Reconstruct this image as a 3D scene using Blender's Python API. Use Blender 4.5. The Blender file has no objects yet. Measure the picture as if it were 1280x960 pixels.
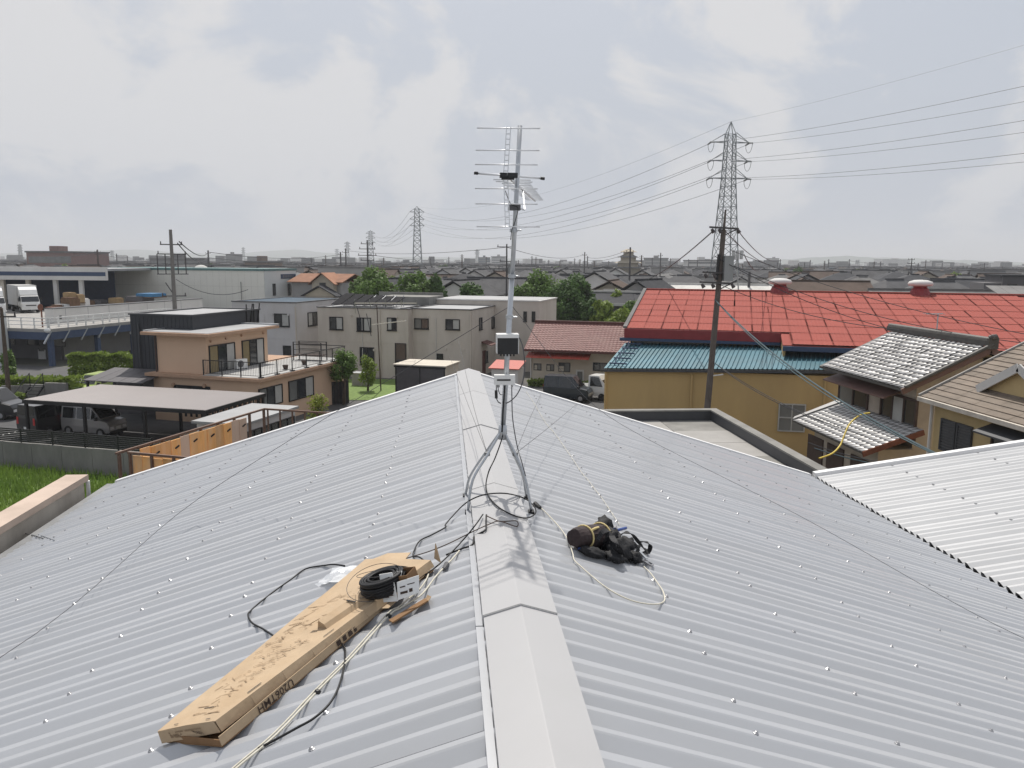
import bpy, math, random
from mathutils import Vector, Matrix, noise as mnoise

# ------------------------------------------------------------------ camera
SC = bpy.context.scene
COL = SC.collection
H = 10.0                                   # eye height above the ground
FPX = 1000.0                               # focal length in photo pixels (1280 wide)
PITCH = math.atan(153 / 1000); YAW = math.radians(4.8); ROLL = math.radians(0.4)
EYE = Vector((0, 0, H))
_f = Vector((math.sin(YAW) * math.cos(PITCH), math.cos(YAW) * math.cos(PITCH), -math.sin(PITCH)))
_r0 = Vector((math.cos(YAW), -math.sin(YAW), 0)); _u0 = _r0.cross(_f)
_r = _r0 * math.cos(ROLL) + _u0 * math.sin(ROLL); _u = _u0 * math.cos(ROLL) - _r0 * math.sin(ROLL)
cam = bpy.data.cameras.new('camera'); camo = bpy.data.objects.new('camera', cam); COL.objects.link(camo)
camo.matrix_world = Matrix(((_r.x, _u.x, -_f.x, EYE.x), (_r.y, _u.y, -_f.y, EYE.y), (_r.z, _u.z, -_f.z, EYE.z), (0, 0, 0, 1)))
cam.sensor_fit = 'HORIZONTAL'; cam.sensor_width = 36.0; cam.lens = 36.0 * FPX / 1280
cam.clip_start = 0.05; cam.clip_end = 30000
SC.camera = camo

# ------------------------------------------------------------------ light
SUN_EL = math.radians(58); SUN_AZ = math.radians(2)       # azimuth clockwise from +Y (ahead)
sun = bpy.data.lights.new('sun', 'SUN'); sun.energy = 4.3; sun.angle = math.radians(0.8); sun.color = (1.0, 0.95, 0.88)
suno = bpy.data.objects.new('sun', sun); COL.objects.link(suno)
sd = Vector((math.sin(SUN_AZ) * math.cos(SUN_EL), math.cos(SUN_AZ) * math.cos(SUN_EL), math.sin(SUN_EL)))
suno.rotation_euler = sd.to_track_quat('Z', 'Y').to_euler(); suno.location = (0, 0, 60)

world = bpy.data.worlds.new('World'); SC.world = world; world.use_nodes = True
wt = world.node_tree; wt.nodes.clear()
def wn(t, **k):
    n = wt.nodes.new(t)
    for a, b in k.items(): setattr(n, a, b)
    return n
def wmath(op, a, b=None, clamp=False):
    n = wn('ShaderNodeMath', operation=op, use_clamp=clamp)
    for i, s in enumerate((a, b)):
        if s is None: continue
        if isinstance(s, (int, float)): n.inputs[i].default_value = s
        else: wt.links.new(s, n.inputs[i])
    return n.outputs[0]
sky = wn('ShaderNodeTexSky', sky_type='NISHITA'); sky.sun_disc = False
sky.sun_elevation = SUN_EL; sky.sun_rotation = SUN_AZ; sky.air_density = 1.3; sky.dust_density = 7.0; sky.ozone_density = 1.2
tc = wn('ShaderNodeTexCoord'); sep = wn('ShaderNodeSeparateXYZ'); wt.links.new(tc.outputs['Generated'], sep.inputs[0])
zc = wmath('MAXIMUM', sep.outputs['Z'], 0.0)
n1 = wn('ShaderNodeTexNoise'); n1.inputs['Scale'].default_value = 4.2; n1.inputs['Detail'].default_value = 12; n1.inputs['Roughness'].default_value = 0.56; n1.inputs['Distortion'].default_value = 0.35
mp = wn('ShaderNodeMapping'); mp.inputs['Location'].default_value = (2.2, 1.4, 0.15); mp.inputs['Scale'].default_value = (1.0, 1.0, 1.5); wt.links.new(tc.outputs['Generated'], mp.inputs[0]); wt.links.new(mp.outputs[0], n1.inputs[0])
cr = wn('ShaderNodeValToRGB'); cr.color_ramp.elements[0].position = 0.48; cr.color_ramp.elements[1].position = 0.58
cr.color_ramp.interpolation = 'EASE'
wt.links.new(n1.outputs[0], cr.inputs[0])
# thin veil of haze: the whole sky is milky, more so towards the horizon
veil = wmath('POWER', wmath('SUBTRACT', 1.0, zc, True), 3.0)
veilf = wmath('ADD', wmath('MULTIPLY', veil, 0.22), 0.74, True)
mixv = wn('ShaderNodeMixRGB'); wt.links.new(veilf, mixv.inputs[0]); wt.links.new(sky.outputs[0], mixv.inputs[1]); mixv.inputs[2].default_value = (4.65, 5.05, 5.8, 1)
cloudf = wmath('MULTIPLY', cr.outputs[0], wmath('SUBTRACT', 0.95, wmath('MULTIPLY', wmath('POWER', wmath('SUBTRACT', 1.0, zc, True), 8.0), 0.6)))
mixc = wn('ShaderNodeMixRGB'); wt.links.new(cloudf, mixc.inputs[0]); wt.links.new(mixv.outputs[0], mixc.inputs[1]); mixc.inputs[2].default_value = (6.35, 6.32, 6.4, 1)
bg = wn('ShaderNodeBackground'); bg.inputs['Strength'].default_value = 0.115; wt.links.new(mixc.outputs[0], bg.inputs[0])
wo = wn('ShaderNodeOutputWorld'); wt.links.new(bg.outputs[0], wo.inputs[0])

SC.view_settings.view_transform = 'Standard'; SC.view_settings.look = 'None'
SC.view_settings.exposure = 0.0; SC.view_settings.gamma = 1.0; SC.view_settings.use_curve_mapping = False
SC.cycles.max_bounces = 6; SC.cycles.diffuse_bounces = 3; SC.cycles.glossy_bounces = 3; SC.cycles.transmission_bounces = 3
SC.cycles.volume_bounces = 0; SC.cycles.transparent_max_bounces = 6; SC.cycles.use_denoising = True

# ------------------------------------------------------------------ pixel -> place
def ray(px, py): return _r * ((px - 640) / FPX) + _u * ((480 - py) / FPX) + _f
def atz(px, py, z): d = ray(px, py); return EYE + d * ((z - H) / d.z)
def aty(px, py, y): d = ray(px, py); return EYE + d * (y / d.y)
XR, ZR, SL, SR = 0.34, 8.37, 0.312, 0.312          # ridge of the metal roof and its slopes
def on_roof(px, py, side, up=0.0):
    s = 1 if side == 'R' else -1
    n = Vector((s * SL, 0, 1)); c = ZR + up + s * SL * XR
    d = ray(px, py); return EYE + d * ((c - n.dot(EYE)) / n.dot(d))
def roof_z(x): return ZR - SL * abs(x - XR)

# ------------------------------------------------------------------ materials
M = {}
def pm(name, col, rough=0.7, metal=0.0, var=0.18, scale=3.0, bump=0.0, bscale=None, dirt=None, dirt_amt=0.35, dirt_scale=0.6, spec=0.5, rand=0.0, coat=0.0, stretch=(1, 1, 1)):
    m = bpy.data.materials.new(name); m.use_nodes = True; nt = m.node_tree; nt.nodes.clear()
    out = nt.nodes.new('ShaderNodeOutputMaterial'); b = nt.nodes.new('ShaderNodeBsdfPrincipled'); nt.links.new(b.outputs[0], out.inputs[0])
    b.inputs['Roughness'].default_value = rough; b.inputs['Metallic'].default_value = metal; b.inputs['Specular IOR Level'].default_value = spec
    if coat: b.inputs['Coat Weight'].default_value = coat; b.inputs['Coat Roughness'].default_value = 0.08
    geo = nt.nodes.new('ShaderNodeNewGeometry'); mpn = nt.nodes.new('ShaderNodeMapping'); mpn.inputs['Scale'].default_value = stretch
    nt.links.new(geo.outputs['Position'], mpn.inputs[0])
    no = nt.nodes.new('ShaderNodeTexNoise'); no.inputs['Scale'].default_value = scale; no.inputs['Detail'].default_value = 6; no.inputs['Roughness'].default_value = 0.6
    nt.links.new(mpn.outputs[0], no.inputs[0])
    mr = nt.nodes.new('ShaderNodeMapRange'); mr.inputs['From Min'].default_value = 0.25; mr.inputs['From Max'].default_value = 0.75
    mr.inputs['To Min'].default_value = 1 - var; mr.inputs['To Max'].default_value = 1 + var; nt.links.new(no.outputs[0], mr.inputs[0])
    mul = nt.nodes.new('ShaderNodeVectorMath'); mul.operation = 'SCALE'; mul.inputs[0].default_value = col[:3]; nt.links.new(mr.outputs[0], mul.inputs['Scale'])
    cs = mul.outputs[0]
    if rand:
        oi = nt.nodes.new('ShaderNodeObjectInfo'); mr2 = nt.nodes.new('ShaderNodeMapRange'); mr2.inputs['To Min'].default_value = 1 - rand; mr2.inputs['To Max'].default_value = 1 + rand
        nt.links.new(oi.outputs['Random'], mr2.inputs[0]); m2 = nt.nodes.new('ShaderNodeVectorMath'); m2.operation = 'SCALE'
        nt.links.new(cs, m2.inputs[0]); nt.links.new(mr2.outputs[0], m2.inputs['Scale']); cs = m2.outputs[0]
    if dirt is not None:
        nd = nt.nodes.new('ShaderNodeTexNoise'); nd.inputs['Scale'].default_value = dirt_scale; nd.inputs['Detail'].default_value = 8; nd.inputs['Roughness'].default_value = 0.65
        nt.links.new(mpn.outputs[0], nd.inputs[0])
        rp = nt.nodes.new('ShaderNodeMapRange'); rp.inputs['From Min'].default_value = 0.45; rp.inputs['From Max'].default_value = 0.72; rp.inputs['To Max'].default_value = dirt_amt
        nt.links.new(nd.outputs[0], rp.inputs[0])
        mx = nt.nodes.new('ShaderNodeMixRGB'); nt.links.new(rp.outputs[0], mx.inputs[0]); nt.links.new(cs, mx.inputs[1]); mx.inputs[2].default_value = (*dirt[:3], 1); cs = mx.outputs[0]
    nt.links.new(cs, b.inputs['Base Color'])
    if bump:
        nb = nt.nodes.new('ShaderNodeTexNoise'); nb.inputs['Scale'].default_value = bscale or scale * 4; nb.inputs['Detail'].default_value = 4
        nt.links.new(mpn.outputs[0], nb.inputs[0]); bp = nt.nodes.new('ShaderNodeBump'); bp.inputs['Strength'].default_value = bump; bp.inputs['Distance'].default_value = 0.02
        nt.links.new(nb.outputs[0], bp.inputs['Height']); nt.links.new(bp.outputs[0], b.inputs['Normal'])
    M[name] = m; m['bsdf'] = b.name
    return m

pm('steel_roof', (0.38, 0.393, 0.415), 0.32, 0.10, 0.04, 1.3, 0.05, 2.2, spec=0.9, dirt=(0.31, 0.315, 0.32), dirt_amt=0.45, dirt_scale=1.3, rand=0.03, stretch=(0.3, 1, 1), coat=0.35)
pm('steel_cap', (0.41, 0.41, 0.415), 0.40, 0.12, 0.02, 2, 0.015, 1.5, dirt=(0.36, 0.36, 0.355), dirt_amt=0.3, dirt_scale=1.2)
pm('trim_white', (0.74, 0.74, 0.745), 0.45, 0.05, 0.03, 2)
pm('steel_dark', (0.20, 0.205, 0.21), 0.6, 0.3, 0.2)
pm('gutter_dark', (0.05, 0.05, 0.05), 0.8)
pm('galv', (0.50, 0.52, 0.54), 0.38, 0.7, 0.12, 14)
pm('alu', (0.72, 0.73, 0.74), 0.35, 0.6, 0.05)
pm('chrome', (0.42, 0.42, 0.43), 0.35, 1.0, 0.05)
pm('black_plastic', (0.018, 0.018, 0.019), 0.5, 0, 0.2, 20)
pm('black_rubber', (0.013, 0.013, 0.014), 0.5, 0, 0.3, 30, spec=0.3)
pm('grey_plastic', (0.09, 0.09, 0.095), 0.5)
pm('white_plastic', (0.74, 0.74, 0.72), 0.45, 0, 0.05, 10)
pm('cardboard', (0.46, 0.345, 0.225), 0.85, 0, 0.10, 9, 0.08, 30, dirt=(0.38, 0.24, 0.12), dirt_amt=0.35, dirt_scale=5)
pm('cardboard_dark', (0.22, 0.125, 0.06), 0.9, 0, 0.15, 9)
pm('ink', (0.06, 0.04, 0.03), 0.9)
pm('ink_pale', (0.30, 0.21, 0.13), 0.9)
pm('rope_white', (0.60, 0.57, 0.48), 0.85, 0, 0.15, 60)
pm('rope_yellow', (0.58, 0.47, 0.22), 0.85, 0, 0.2, 60)
pm('bag_brown', (0.036, 0.024, 0.024), 0.85, 0, 0.25, 25, 0.3, 40)
pm('bag_black', (0.016, 0.016, 0.018), 0.8, 0, 0.4, 25, 0.4, 40)
pm('tool_blue', (0.02, 0.06, 0.25), 0.45)
pm('tool_orange', (0.6, 0.18, 0.02), 0.5)
pm('plaster_pale', (0.50, 0.46, 0.40), 0.9, 0, 0.10, 2, dirt=(0.28, 0.24, 0.20), dirt_amt=0.45, dirt_scale=0.8, stretch=(1, 1, 0.35))
pm('parapet', (0.58, 0.53, 0.46), 0.9, 0, 0.14, 2.5, 0.2, 9, dirt=(0.32, 0.28, 0.23), dirt_amt=0.65, dirt_scale=1.2, stretch=(1, 1, 0.5))
pm('parapet_cap', (0.50, 0.40, 0.33), 0.9, 0, 0.10, 2.5, dirt=(0.32, 0.25, 0.2), dirt_amt=0.5, dirt_scale=1.6)
pm('concrete', (0.22, 0.215, 0.20), 0.9, 0, 0.18, 1.5, 0.2, 8, dirt=(0.11, 0.105, 0.10), dirt_amt=0.65, dirt_scale=0.7, stretch=(1, 1, 0.4))
pm('concrete_pale', (0.31, 0.30, 0.285), 0.9, 0, 0.12, 1.2, dirt=(0.27, 0.26, 0.24), dirt_amt=0.5, dirt_scale=0.4)
pm('concrete_new', (0.52, 0.47, 0.38), 0.9, 0, 0.1, 1.2, dirt=(0.4, 0.36, 0.3), dirt_amt=0.4, dirt_scale=0.5)
pm('asphalt', (0.07, 0.07, 0.072), 0.92, 0, 0.2, 1.5, dirt=(0.13, 0.125, 0.12), dirt_amt=0.6, dirt_scale=0.15)
pm('ground', (0.115, 0.11, 0.10), 0.95, 0, 0.25, 0.25, dirt=(0.07, 0.08, 0.045), dirt_amt=0.8, dirt_scale=0.03)
pm('soil', (0.10, 0.075, 0.05), 0.95, 0, 0.3, 3)
pm('rice', (0.17, 0.26, 0.045), 0.75, 0, 0.3, 1.2, dirt=(0.09, 0.18, 0.03), dirt_amt=0.6, dirt_scale=0.35)
pm('lawn', (0.12, 0.19, 0.035), 0.85, 0, 0.3, 2.5)
pm('leaf', (0.11, 0.185, 0.04), 0.6, 0, 0.45, 0.9, spec=0.3)
pm('leaf_light', (0.19, 0.26, 0.045), 0.6, 0, 0.4, 1.1, spec=0.3)
pm('leaf_yellow', (0.26, 0.30, 0.05), 0.6, 0, 0.3, 1.4, spec=0.3)
pm('leaf_dark', (0.07, 0.13, 0.034), 0.65, 0, 0.4, 0.9, spec=0.3)
pm('bark', (0.10, 0.075, 0.055), 0.95, 0, 0.3, 6)
pm('peach', (0.62, 0.44, 0.31), 0.88, 0, 0.05, 1.2, dirt=(0.42, 0.28, 0.19), dirt_amt=0.35, dirt_scale=0.6, stretch=(1, 1, 0.4))
pm('peach_trim', (0.42, 0.27, 0.18), 0.85, 0, 0.12)
pm('deck_grey', (0.40, 0.40, 0.39), 0.85, 0, 0.12, 1.0, dirt=(0.25, 0.25, 0.25), dirt_amt=0.5, dirt_scale=0.8)
pm('charcoal', (0.032, 0.035, 0.042), 0.6, 0, 0.08, 1.5)
pm('house_grey', (0.56, 0.545, 0.54), 0.9, 0, 0.06, 1.0, dirt=(0.40, 0.37, 0.34), dirt_amt=0.5, dirt_scale=0.35, stretch=(1, 1, 0.35))
pm('house_beige', (0.56, 0.51, 0.45), 0.9, 0, 0.07, 1.0, dirt=(0.36, 0.31, 0.26), dirt_amt=0.55, dirt_scale=0.35, stretch=(1, 1, 0.3))
pm('house_cream', (0.58, 0.53, 0.45), 0.9, 0, 0.06, 1.0, dirt=(0.32, 0.28, 0.22), dirt_amt=0.4, dirt_scale=0.35, stretch=(1, 1, 0.35))
pm('house_white', (0.60, 0.59, 0.57), 0.85, 0, 0.06, 1.0, dirt=(0.4, 0.38, 0.35), dirt_amt=0.3, dirt_scale=0.2)
pm('warehouse', (0.72, 0.71, 0.65), 0.7, 0, 0.04, 0.6, dirt=(0.62, 0.61, 0.56), dirt_amt=0.4, dirt_scale=0.15)
pm('warehouse_seam', (0.60, 0.59, 0.54), 0.7)
pm('warehouse_end', (0.60, 0.62, 0.61), 0.7, 0, 0.04, 0.6)
pm('teal_trim', (0.10, 0.19, 0.19), 0.6)
pm('navy', (0.035, 0.06, 0.12), 0.6, 0, 0.15)
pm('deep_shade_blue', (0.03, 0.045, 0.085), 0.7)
pm('roof_flat', (0.30, 0.305, 0.31), 0.6, 0.1, 0.12, 0.8, dirt=(0.25, 0.25, 0.26), dirt_amt=0.5, dirt_scale=0.5)
pm('coping_dark', (0.06, 0.063, 0.07), 0.55, 0.2, 0.1)
pm('carport_roof', (0.20, 0.182, 0.182), 0.6, 0.1, 0.05, 1.0, dirt=(0.17, 0.15, 0.15), dirt_amt=0.4, dirt_scale=0.5)
pm('black_metal', (0.015, 0.015, 0.017), 0.45, 0.2, 0.1)
pm('dark_sheet', (0.085, 0.08, 0.085), 0.6, 0.1, 0.2, 2)
pm('brown_steel', (0.145, 0.085, 0.06), 0.7, 0.1, 0.25, 5)
pm('orange_panel', (0.80, 0.42, 0.15), 0.75, 0, 0.18, 2.2, dirt=(0.75, 0.55, 0.38), dirt_amt=0.7, dirt_scale=1.6, rand=0.22, stretch=(1, 1, 0.25))
pm('pink_panel', (0.62, 0.46, 0.36), 0.75, 0, 0.12, 2.2, rand=0.1, stretch=(1, 1, 0.3))
pm('glass', (0.03, 0.034, 0.038), 0.08, 0, 0.2, 0.7, spec=0.8)
pm('glass_grey', (0.16, 0.165, 0.16), 0.25, 0, 0.2, 0.7, spec=0.6)
pm('curtain', (0.42, 0.42, 0.40), 0.6, 0, 0.1)
pm('curtain_tan', (0.24, 0.185, 0.09), 0.7, 0, 0.15)
pm('red_slate', (0.31, 0.080, 0.063), 0.85, 0, 0.06, 2.5, dirt=(0.29, 0.085, 0.07), dirt_amt=0.5, dirt_scale=0.45, rand=0.035, spec=0.15)
pm('red_dark', (0.24, 0.025, 0.028), 0.6)
pm('teal_roof', (0.06, 0.165, 0.21), 0.42, 0.15, 0.14, 0.6, dirt=(0.07, 0.13, 0.14), dirt_amt=0.5, dirt_scale=0.5, rand=0.10)
pm('tan_wall', (0.50, 0.35, 0.155), 0.9, 0, 0.07, 0.7, dirt=(0.36, 0.25, 0.12), dirt_amt=0.5, dirt_scale=0.4, stretch=(1, 1, 0.3))
pm('maroon_tile', (0.20, 0.085, 0.075), 0.6, 0, 0.22, 4, dirt=(0.26, 0.15, 0.13), dirt_amt=0.6, dirt_scale=1.0)
pm('maroon_dark', (0.10, 0.035, 0.03), 0.7)
pm('red_metal', (0.42, 0.075, 0.05), 0.6, 0, 0.15, 3)
pm('tile_grey', (0.42, 0.415, 0.41), 0.50, 0.5, 0.18, 6, rand=0.22, spec=0.9)
pm('tile_ridge', (0.085, 0.08, 0.072), 0.55, 0, 0.25, 6)
pm('house_plaster', (0.46, 0.40, 0.33), 0.9, 0, 0.1, 1.5, dirt=(0.25, 0.2, 0.16), dirt_amt=0.5, dirt_scale=0.9)
pm('wood_dark', (0.07, 0.045, 0.035), 0.8, 0, 0.25, 5)
pm('eave_brown', (0.15, 0.085, 0.07), 0.6, 0, 0.15)
pm('shingle', (0.165, 0.13, 0.10), 0.8, 0, 0.3, 3.5, dirt=(0.27, 0.225, 0.18), dirt_amt=0.5, dirt_scale=1.5, rand=0.12, stretch=(1, 0.4, 1))
pm('yellow_wall', (0.54, 0.41, 0.21), 0.9, 0, 0.07, 1.0, dirt=(0.3, 0.21, 0.1), dirt_amt=0.4, dirt_scale=0.6)
pm('shutter_grey', (0.085, 0.085, 0.088), 0.6, 0.1, 0.1)
pm('pole_concrete', (0.21, 0.195, 0.18), 0.9, 0, 0.15, 3)
pm('pole_brown', (0.12, 0.10, 0.088), 0.9, 0, 0.2, 3)
pm('pole_dark', (0.085, 0.08, 0.08), 0.9, 0, 0.2, 3)
pm('transformer', (0.30, 0.31, 0.31), 0.5, 0.3, 0.06)
pm('insulator', (0.06, 0.05, 0.05), 0.4)
pm('wire', (0.045, 0.045, 0.05), 0.6)
pm('wire_grey', (0.14, 0.145, 0.15), 0.5, 0.3)
pm('wire_pale', (0.28, 0.29, 0.30), 0.5, 0.4)
pm('pylon', (0.24, 0.26, 0.265), 0.6, 0.3, 0.1)
pm('yellow_tube', (0.62, 0.46, 0.07), 0.5)
pm('cable_green', (0.06, 0.10, 0.115), 0.6)
pm('car_black', (0.014, 0.015, 0.018), 0.3, 0.2, 0.05, coat=0.6)
pm('car_silver', (0.40, 0.39, 0.385), 0.3, 0.3, 0.05, coat=0.6)
pm('car_white', (0.72, 0.72, 0.70), 0.35, 0, 0.04, coat=0.5)
pm('car_navy', (0.022, 0.032, 0.042), 0.3, 0.2, 0.05, coat=0.6)
pm('car_lime', (0.40, 0.50, 0.14), 0.35, 0, 0.04, coat=0.5)
pm('car_glass', (0.012, 0.014, 0.016), 0.06, 0, 0.05, spec=0.8)
pm('tyre', (0.02, 0.02, 0.02), 0.85)
pm('rim', (0.35, 0.35, 0.36), 0.4, 0.6)
pm('lamp_red', (0.45, 0.02, 0.02), 0.3)
pm('lamp_clear', (0.7, 0.7, 0.7), 0.15)
pm('truck_box', (0.52, 0.52, 0.51), 0.5, 0.1, 0.04)
pm('paint_white', (0.72, 0.72, 0.70), 0.7, 0, 0.1, 4)
pm('rust', (0.17, 0.065, 0.04), 0.9, 0, 0.3, 4)
pm('crate_brown', (0.14, 0.08, 0.045), 0.9, 0, 0.3, 3)
pm('crate_tan', (0.33, 0.23, 0.12), 0.9, 0, 0.2, 3)
pm('sheet_blue', (0.04, 0.17, 0.33), 0.6)
pm('solar', (0.006, 0.006, 0.009), 0.5, 0.0, 0.1, spec=0.03)
pm('hill', (0.045, 0.07, 0.04), 0.95, 0, 0.3, 0.004)
pm('plain', (0.15, 0.145, 0.14), 0.95, 0, 0.35, 0.02)
for nm, c in (('roof_grey', (0.135, 0.135, 0.14)), ('roof_slate', (0.075, 0.077, 0.085)), ('roof_brown', (0.13, 0.095, 0.078)), ('roof_pale', (0.26, 0.255, 0.25)),
              ('roof_terracotta', (0.33, 0.175, 0.115)), ('roof_white', (0.58, 0.57, 0.54)), ('roof_blue', (0.10, 0.14, 0.18)), ('roof_red', (0.36, 0.12, 0.09))):
    pm(nm, tuple(q * (0.62 if nm not in ('roof_white', 'roof_terracotta') else 0.9) for q in c), 0.8, 0.0, 0.22, 0.8, rand=0.2, spec=0.12, dirt=tuple(q * 0.9 for q in c), dirt_amt=0.5, dirt_scale=0.5)
pm('hall_brown', (0.21, 0.125, 0.11), 0.9, 0, 0.1, 0.8)
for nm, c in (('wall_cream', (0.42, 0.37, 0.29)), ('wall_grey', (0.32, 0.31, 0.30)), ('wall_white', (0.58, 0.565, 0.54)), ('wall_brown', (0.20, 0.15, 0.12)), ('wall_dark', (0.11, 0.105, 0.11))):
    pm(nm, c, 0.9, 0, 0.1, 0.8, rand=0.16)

def translucent_leaf(name):
    m = M[name]; nt = m.node_tree; b = nt.nodes[m['bsdf']]
    tr = nt.nodes.new('ShaderNodeBsdfTranslucent'); src = b.inputs['Base Color'].links[0].from_socket
    nt.links.new(src, tr.inputs[0]); mx = nt.nodes.new('ShaderNodeMixShader'); mx.inputs[0].default_value = 0.35
    out = [n for n in nt.nodes if n.type == 'OUTPUT_MATERIAL'][0]
    nt.links.new(b.outputs[0], mx.inputs[1]); nt.links.new(tr.outputs[0], mx.inputs[2]); nt.links.new(mx.outputs[0], out.inputs[0])
for nm in ('leaf', 'leaf_light', 'leaf_yellow', 'leaf_dark', 'rice'): translucent_leaf(nm)
# clear film
fm = bpy.data.materials.new('plastic_film'); fm.use_nodes = True; fb = fm.node_tree.nodes['Principled BSDF']
fb.inputs['Base Color'].default_value = (0.8, 0.82, 0.84, 1); fb.inputs['Roughness'].default_value = 0.15; fb.inputs['Alpha'].default_value = 0.72; M['film'] = fm

# ------------------------------------------------------------------ mesh helpers
class MB:
    def __init__(s): s.v = []; s.f = []
    def add(s, vs, fs):
        o = len(s.v); s.v += [tuple(v) for v in vs]; s.f += [tuple(i + o for i in f) for f in fs]; return s
    def box(s, x0, y0, z0, x1, y1, z1):
        return s.add([(x0, y0, z0), (x1, y0, z0), (x1, y1, z0), (x0, y1, z0), (x0, y0, z1), (x1, y0, z1), (x1, y1, z1), (x0, y1, z1)],
                     [(3, 2, 1, 0), (4, 5, 6, 7), (0, 1, 5, 4), (1, 2, 6, 5), (2, 3, 7, 6), (3, 0, 4, 7)])
    def quad(s, a, b, c, d): return s.add([a, b, c, d], [(0, 1, 2, 3)])
    def poly(s, pts): return s.add(pts, [tuple(range(len(pts)))])
    def slab(s, pts, vec):                      # polygon pushed along vec
        n = len(pts); vec = Vector(vec); a = [Vector(p) for p in pts]; b = [p + vec for p in a]
        fs = [tuple(range(n - 1, -1, -1)), tuple(range(n, 2 * n))] + [(i, (i + 1) % n, n + (i + 1) % n, n + i) for i in range(n)]
        return s.add(a + b, fs)
    def bar(s, p, q, w, h=None, up=(0, 0, 1)):
        p = Vector(p); q = Vector(q); h = h or w; d = (q - p).normalized(); up = Vector(up)
        if abs(d.dot(up)) > 0.98: up = Vector((0, 1, 0))
        a = d.cross(up).normalized() * (w / 2); b = a.cross(d).normalized() * (h / 2)
        vs = [p - a - b, p + a - b, p + a + b, p - a + b, q - a - b, q + a - b, q + a + b, q - a + b]
        return s.add(vs, [(0, 1, 2, 3), (7, 6, 5, 4), (0, 4, 5, 1), (1, 5, 6, 2), (2, 6, 7, 3), (3, 7, 4, 0)])
    def cyl(s, p, q, r0, r1=None, n=8, caps=True):
        p = Vector(p); q = Vector(q); r1 = r0 if r1 is None else r1; d = (q - p).normalized()
        up = Vector((0, 0, 1)) if abs(d.z) < 0.95 else Vector((1, 0, 0)); a = d.cross(up).normalized(); b = d.cross(a)
        vs = []
        for c, r in ((p, r0), (q, r1)):
            for i in range(n): t = 2 * math.pi * i / n; vs.append(c + (a * math.cos(t) + b * math.sin(t)) * r)
        fs = [(i, (i + 1) % n, n + (i + 1) % n, n + i) for i in range(n)]
        if caps: fs += [tuple(range(n - 1, -1, -1)), tuple(range(n, 2 * n))]
        return s.add(vs, fs)
    def tube(s, pts, r, n=6, closed=False):
        pts = [Vector(p) for p in pts]; m = len(pts); vs = []; prev = None
        for i, p in enumerate(pts):
            a = pts[(i - 1) % m] if (i > 0 or closed) else p; b = pts[(i + 1) % m] if (i < m - 1 or closed) else p
            d = (b - a)
            d = d.normalized() if d.length > 1e-9 else Vector((1, 0, 0))
            if prev is None: up = Vector((0, 0, 1)) if abs(d.z) < 0.9 else Vector((1, 0, 0)); x = d.cross(up).normalized()
            else: x = (prev - d * prev.dot(d)); x = x.normalized() if x.length > 1e-6 else d.orthogonal().normalized()
            prev = x; y = d.cross(x); rr = r(i / (m - 1)) if callable(r) else r
            for k in range(n): t = 2 * math.pi * k / n; vs.append(p + (x * math.cos(t) + y * math.sin(t)) * rr)
        fs = []
        for i in range(m if closed else m - 1):
            j = (i + 1) % m
            for k in range(n): fs.append((i * n + k, i * n + (k + 1) % n, j * n + (k + 1) % n, j * n + k))
        if not closed: fs += [tuple(range(n - 1, -1, -1)), tuple(range((m - 1) * n, m * n))]
        return s.add(vs, fs)
    def lathe(s, prof, n=16, c=(0, 0, 0)):
        vs = []; cx_, cy_, cz_ = c
        for r, z in prof:
            for k in range(n): t = 2 * math.pi * k / n; vs.append((cx_ + r * math.cos(t), cy_ + r * math.sin(t), cz_ + z))
        m = len(prof); fs = [(i * n + k, i * n + (k + 1) % n, (i + 1) * n + (k + 1) % n, (i + 1) * n + k) for i in range(m - 1) for k in range(n)]
        fs += [tuple(range(n - 1, -1, -1)), tuple(range((m - 1) * n, m * n))]
        return s.add(vs, fs)
    def blob(s, c, rad, seed=0, amp=0.25, freq=2.0, nu=14, nv=9):
        c = Vector(c); vs = []; rad = Vector(rad)
        for j in range(nv + 1):
            ph = math.pi * j / nv
            for i in range(nu):
                th = 2 * math.pi * i / nu; d = Vector((math.sin(ph) * math.cos(th), math.sin(ph) * math.sin(th), math.cos(ph)))
                k = 1 + amp * mnoise.noise(d * freq + Vector((seed * 7.1, seed * 3.3, seed)))
                vs.append(c + Vector((d.x * rad.x, d.y * rad.y, d.z * rad.z)) * k)
        fs = [(j * nu + i, (j + 1) * nu + i, (j + 1) * nu + (i + 1) % nu, j * nu + (i + 1) % nu) for j in range(nv) for i in range(nu)]
        return s.add(vs, fs)
    def mesh(s, name, mat, smooth=False):
        me = bpy.data.meshes.new(name); me.from_pydata(s.v, [], s.f); me.materials.append(M[mat] if isinstance(mat, str) else mat)
        if smooth: me.polygons.foreach_set('use_smooth', [True] * len(me.polygons))
        me.update(); return me
    def build(s, name, mat, parent=None, smooth=False): return link(name, s.mesh(name, mat, smooth), parent)
def link(name, data, parent=None):
    o = bpy.data.objects.new(name, data); COL.objects.link(o); o.parent = parent; return o
def tag(o, label=None, cat=None, group=None, kind=None):
    if label: o['label'] = label
    if cat: o['category'] = cat
    if group: o['group'] = group
    if kind: o['kind'] = kind
    return o
def thing(name, label, cat, loc=(0, 0, 0), rotz=0.0, group=None):
    o = link(name, None); o.location = loc; o.rotation_euler = (0, 0, rotz); o.empty_display_size = 0.2
    return tag(o, label, cat, group)
def copy_tree(o, parent=None):
    c = o.copy(); COL.objects.link(c); c.parent = parent
    for ch in o.children: copy_tree(ch, c)
    return c
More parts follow.
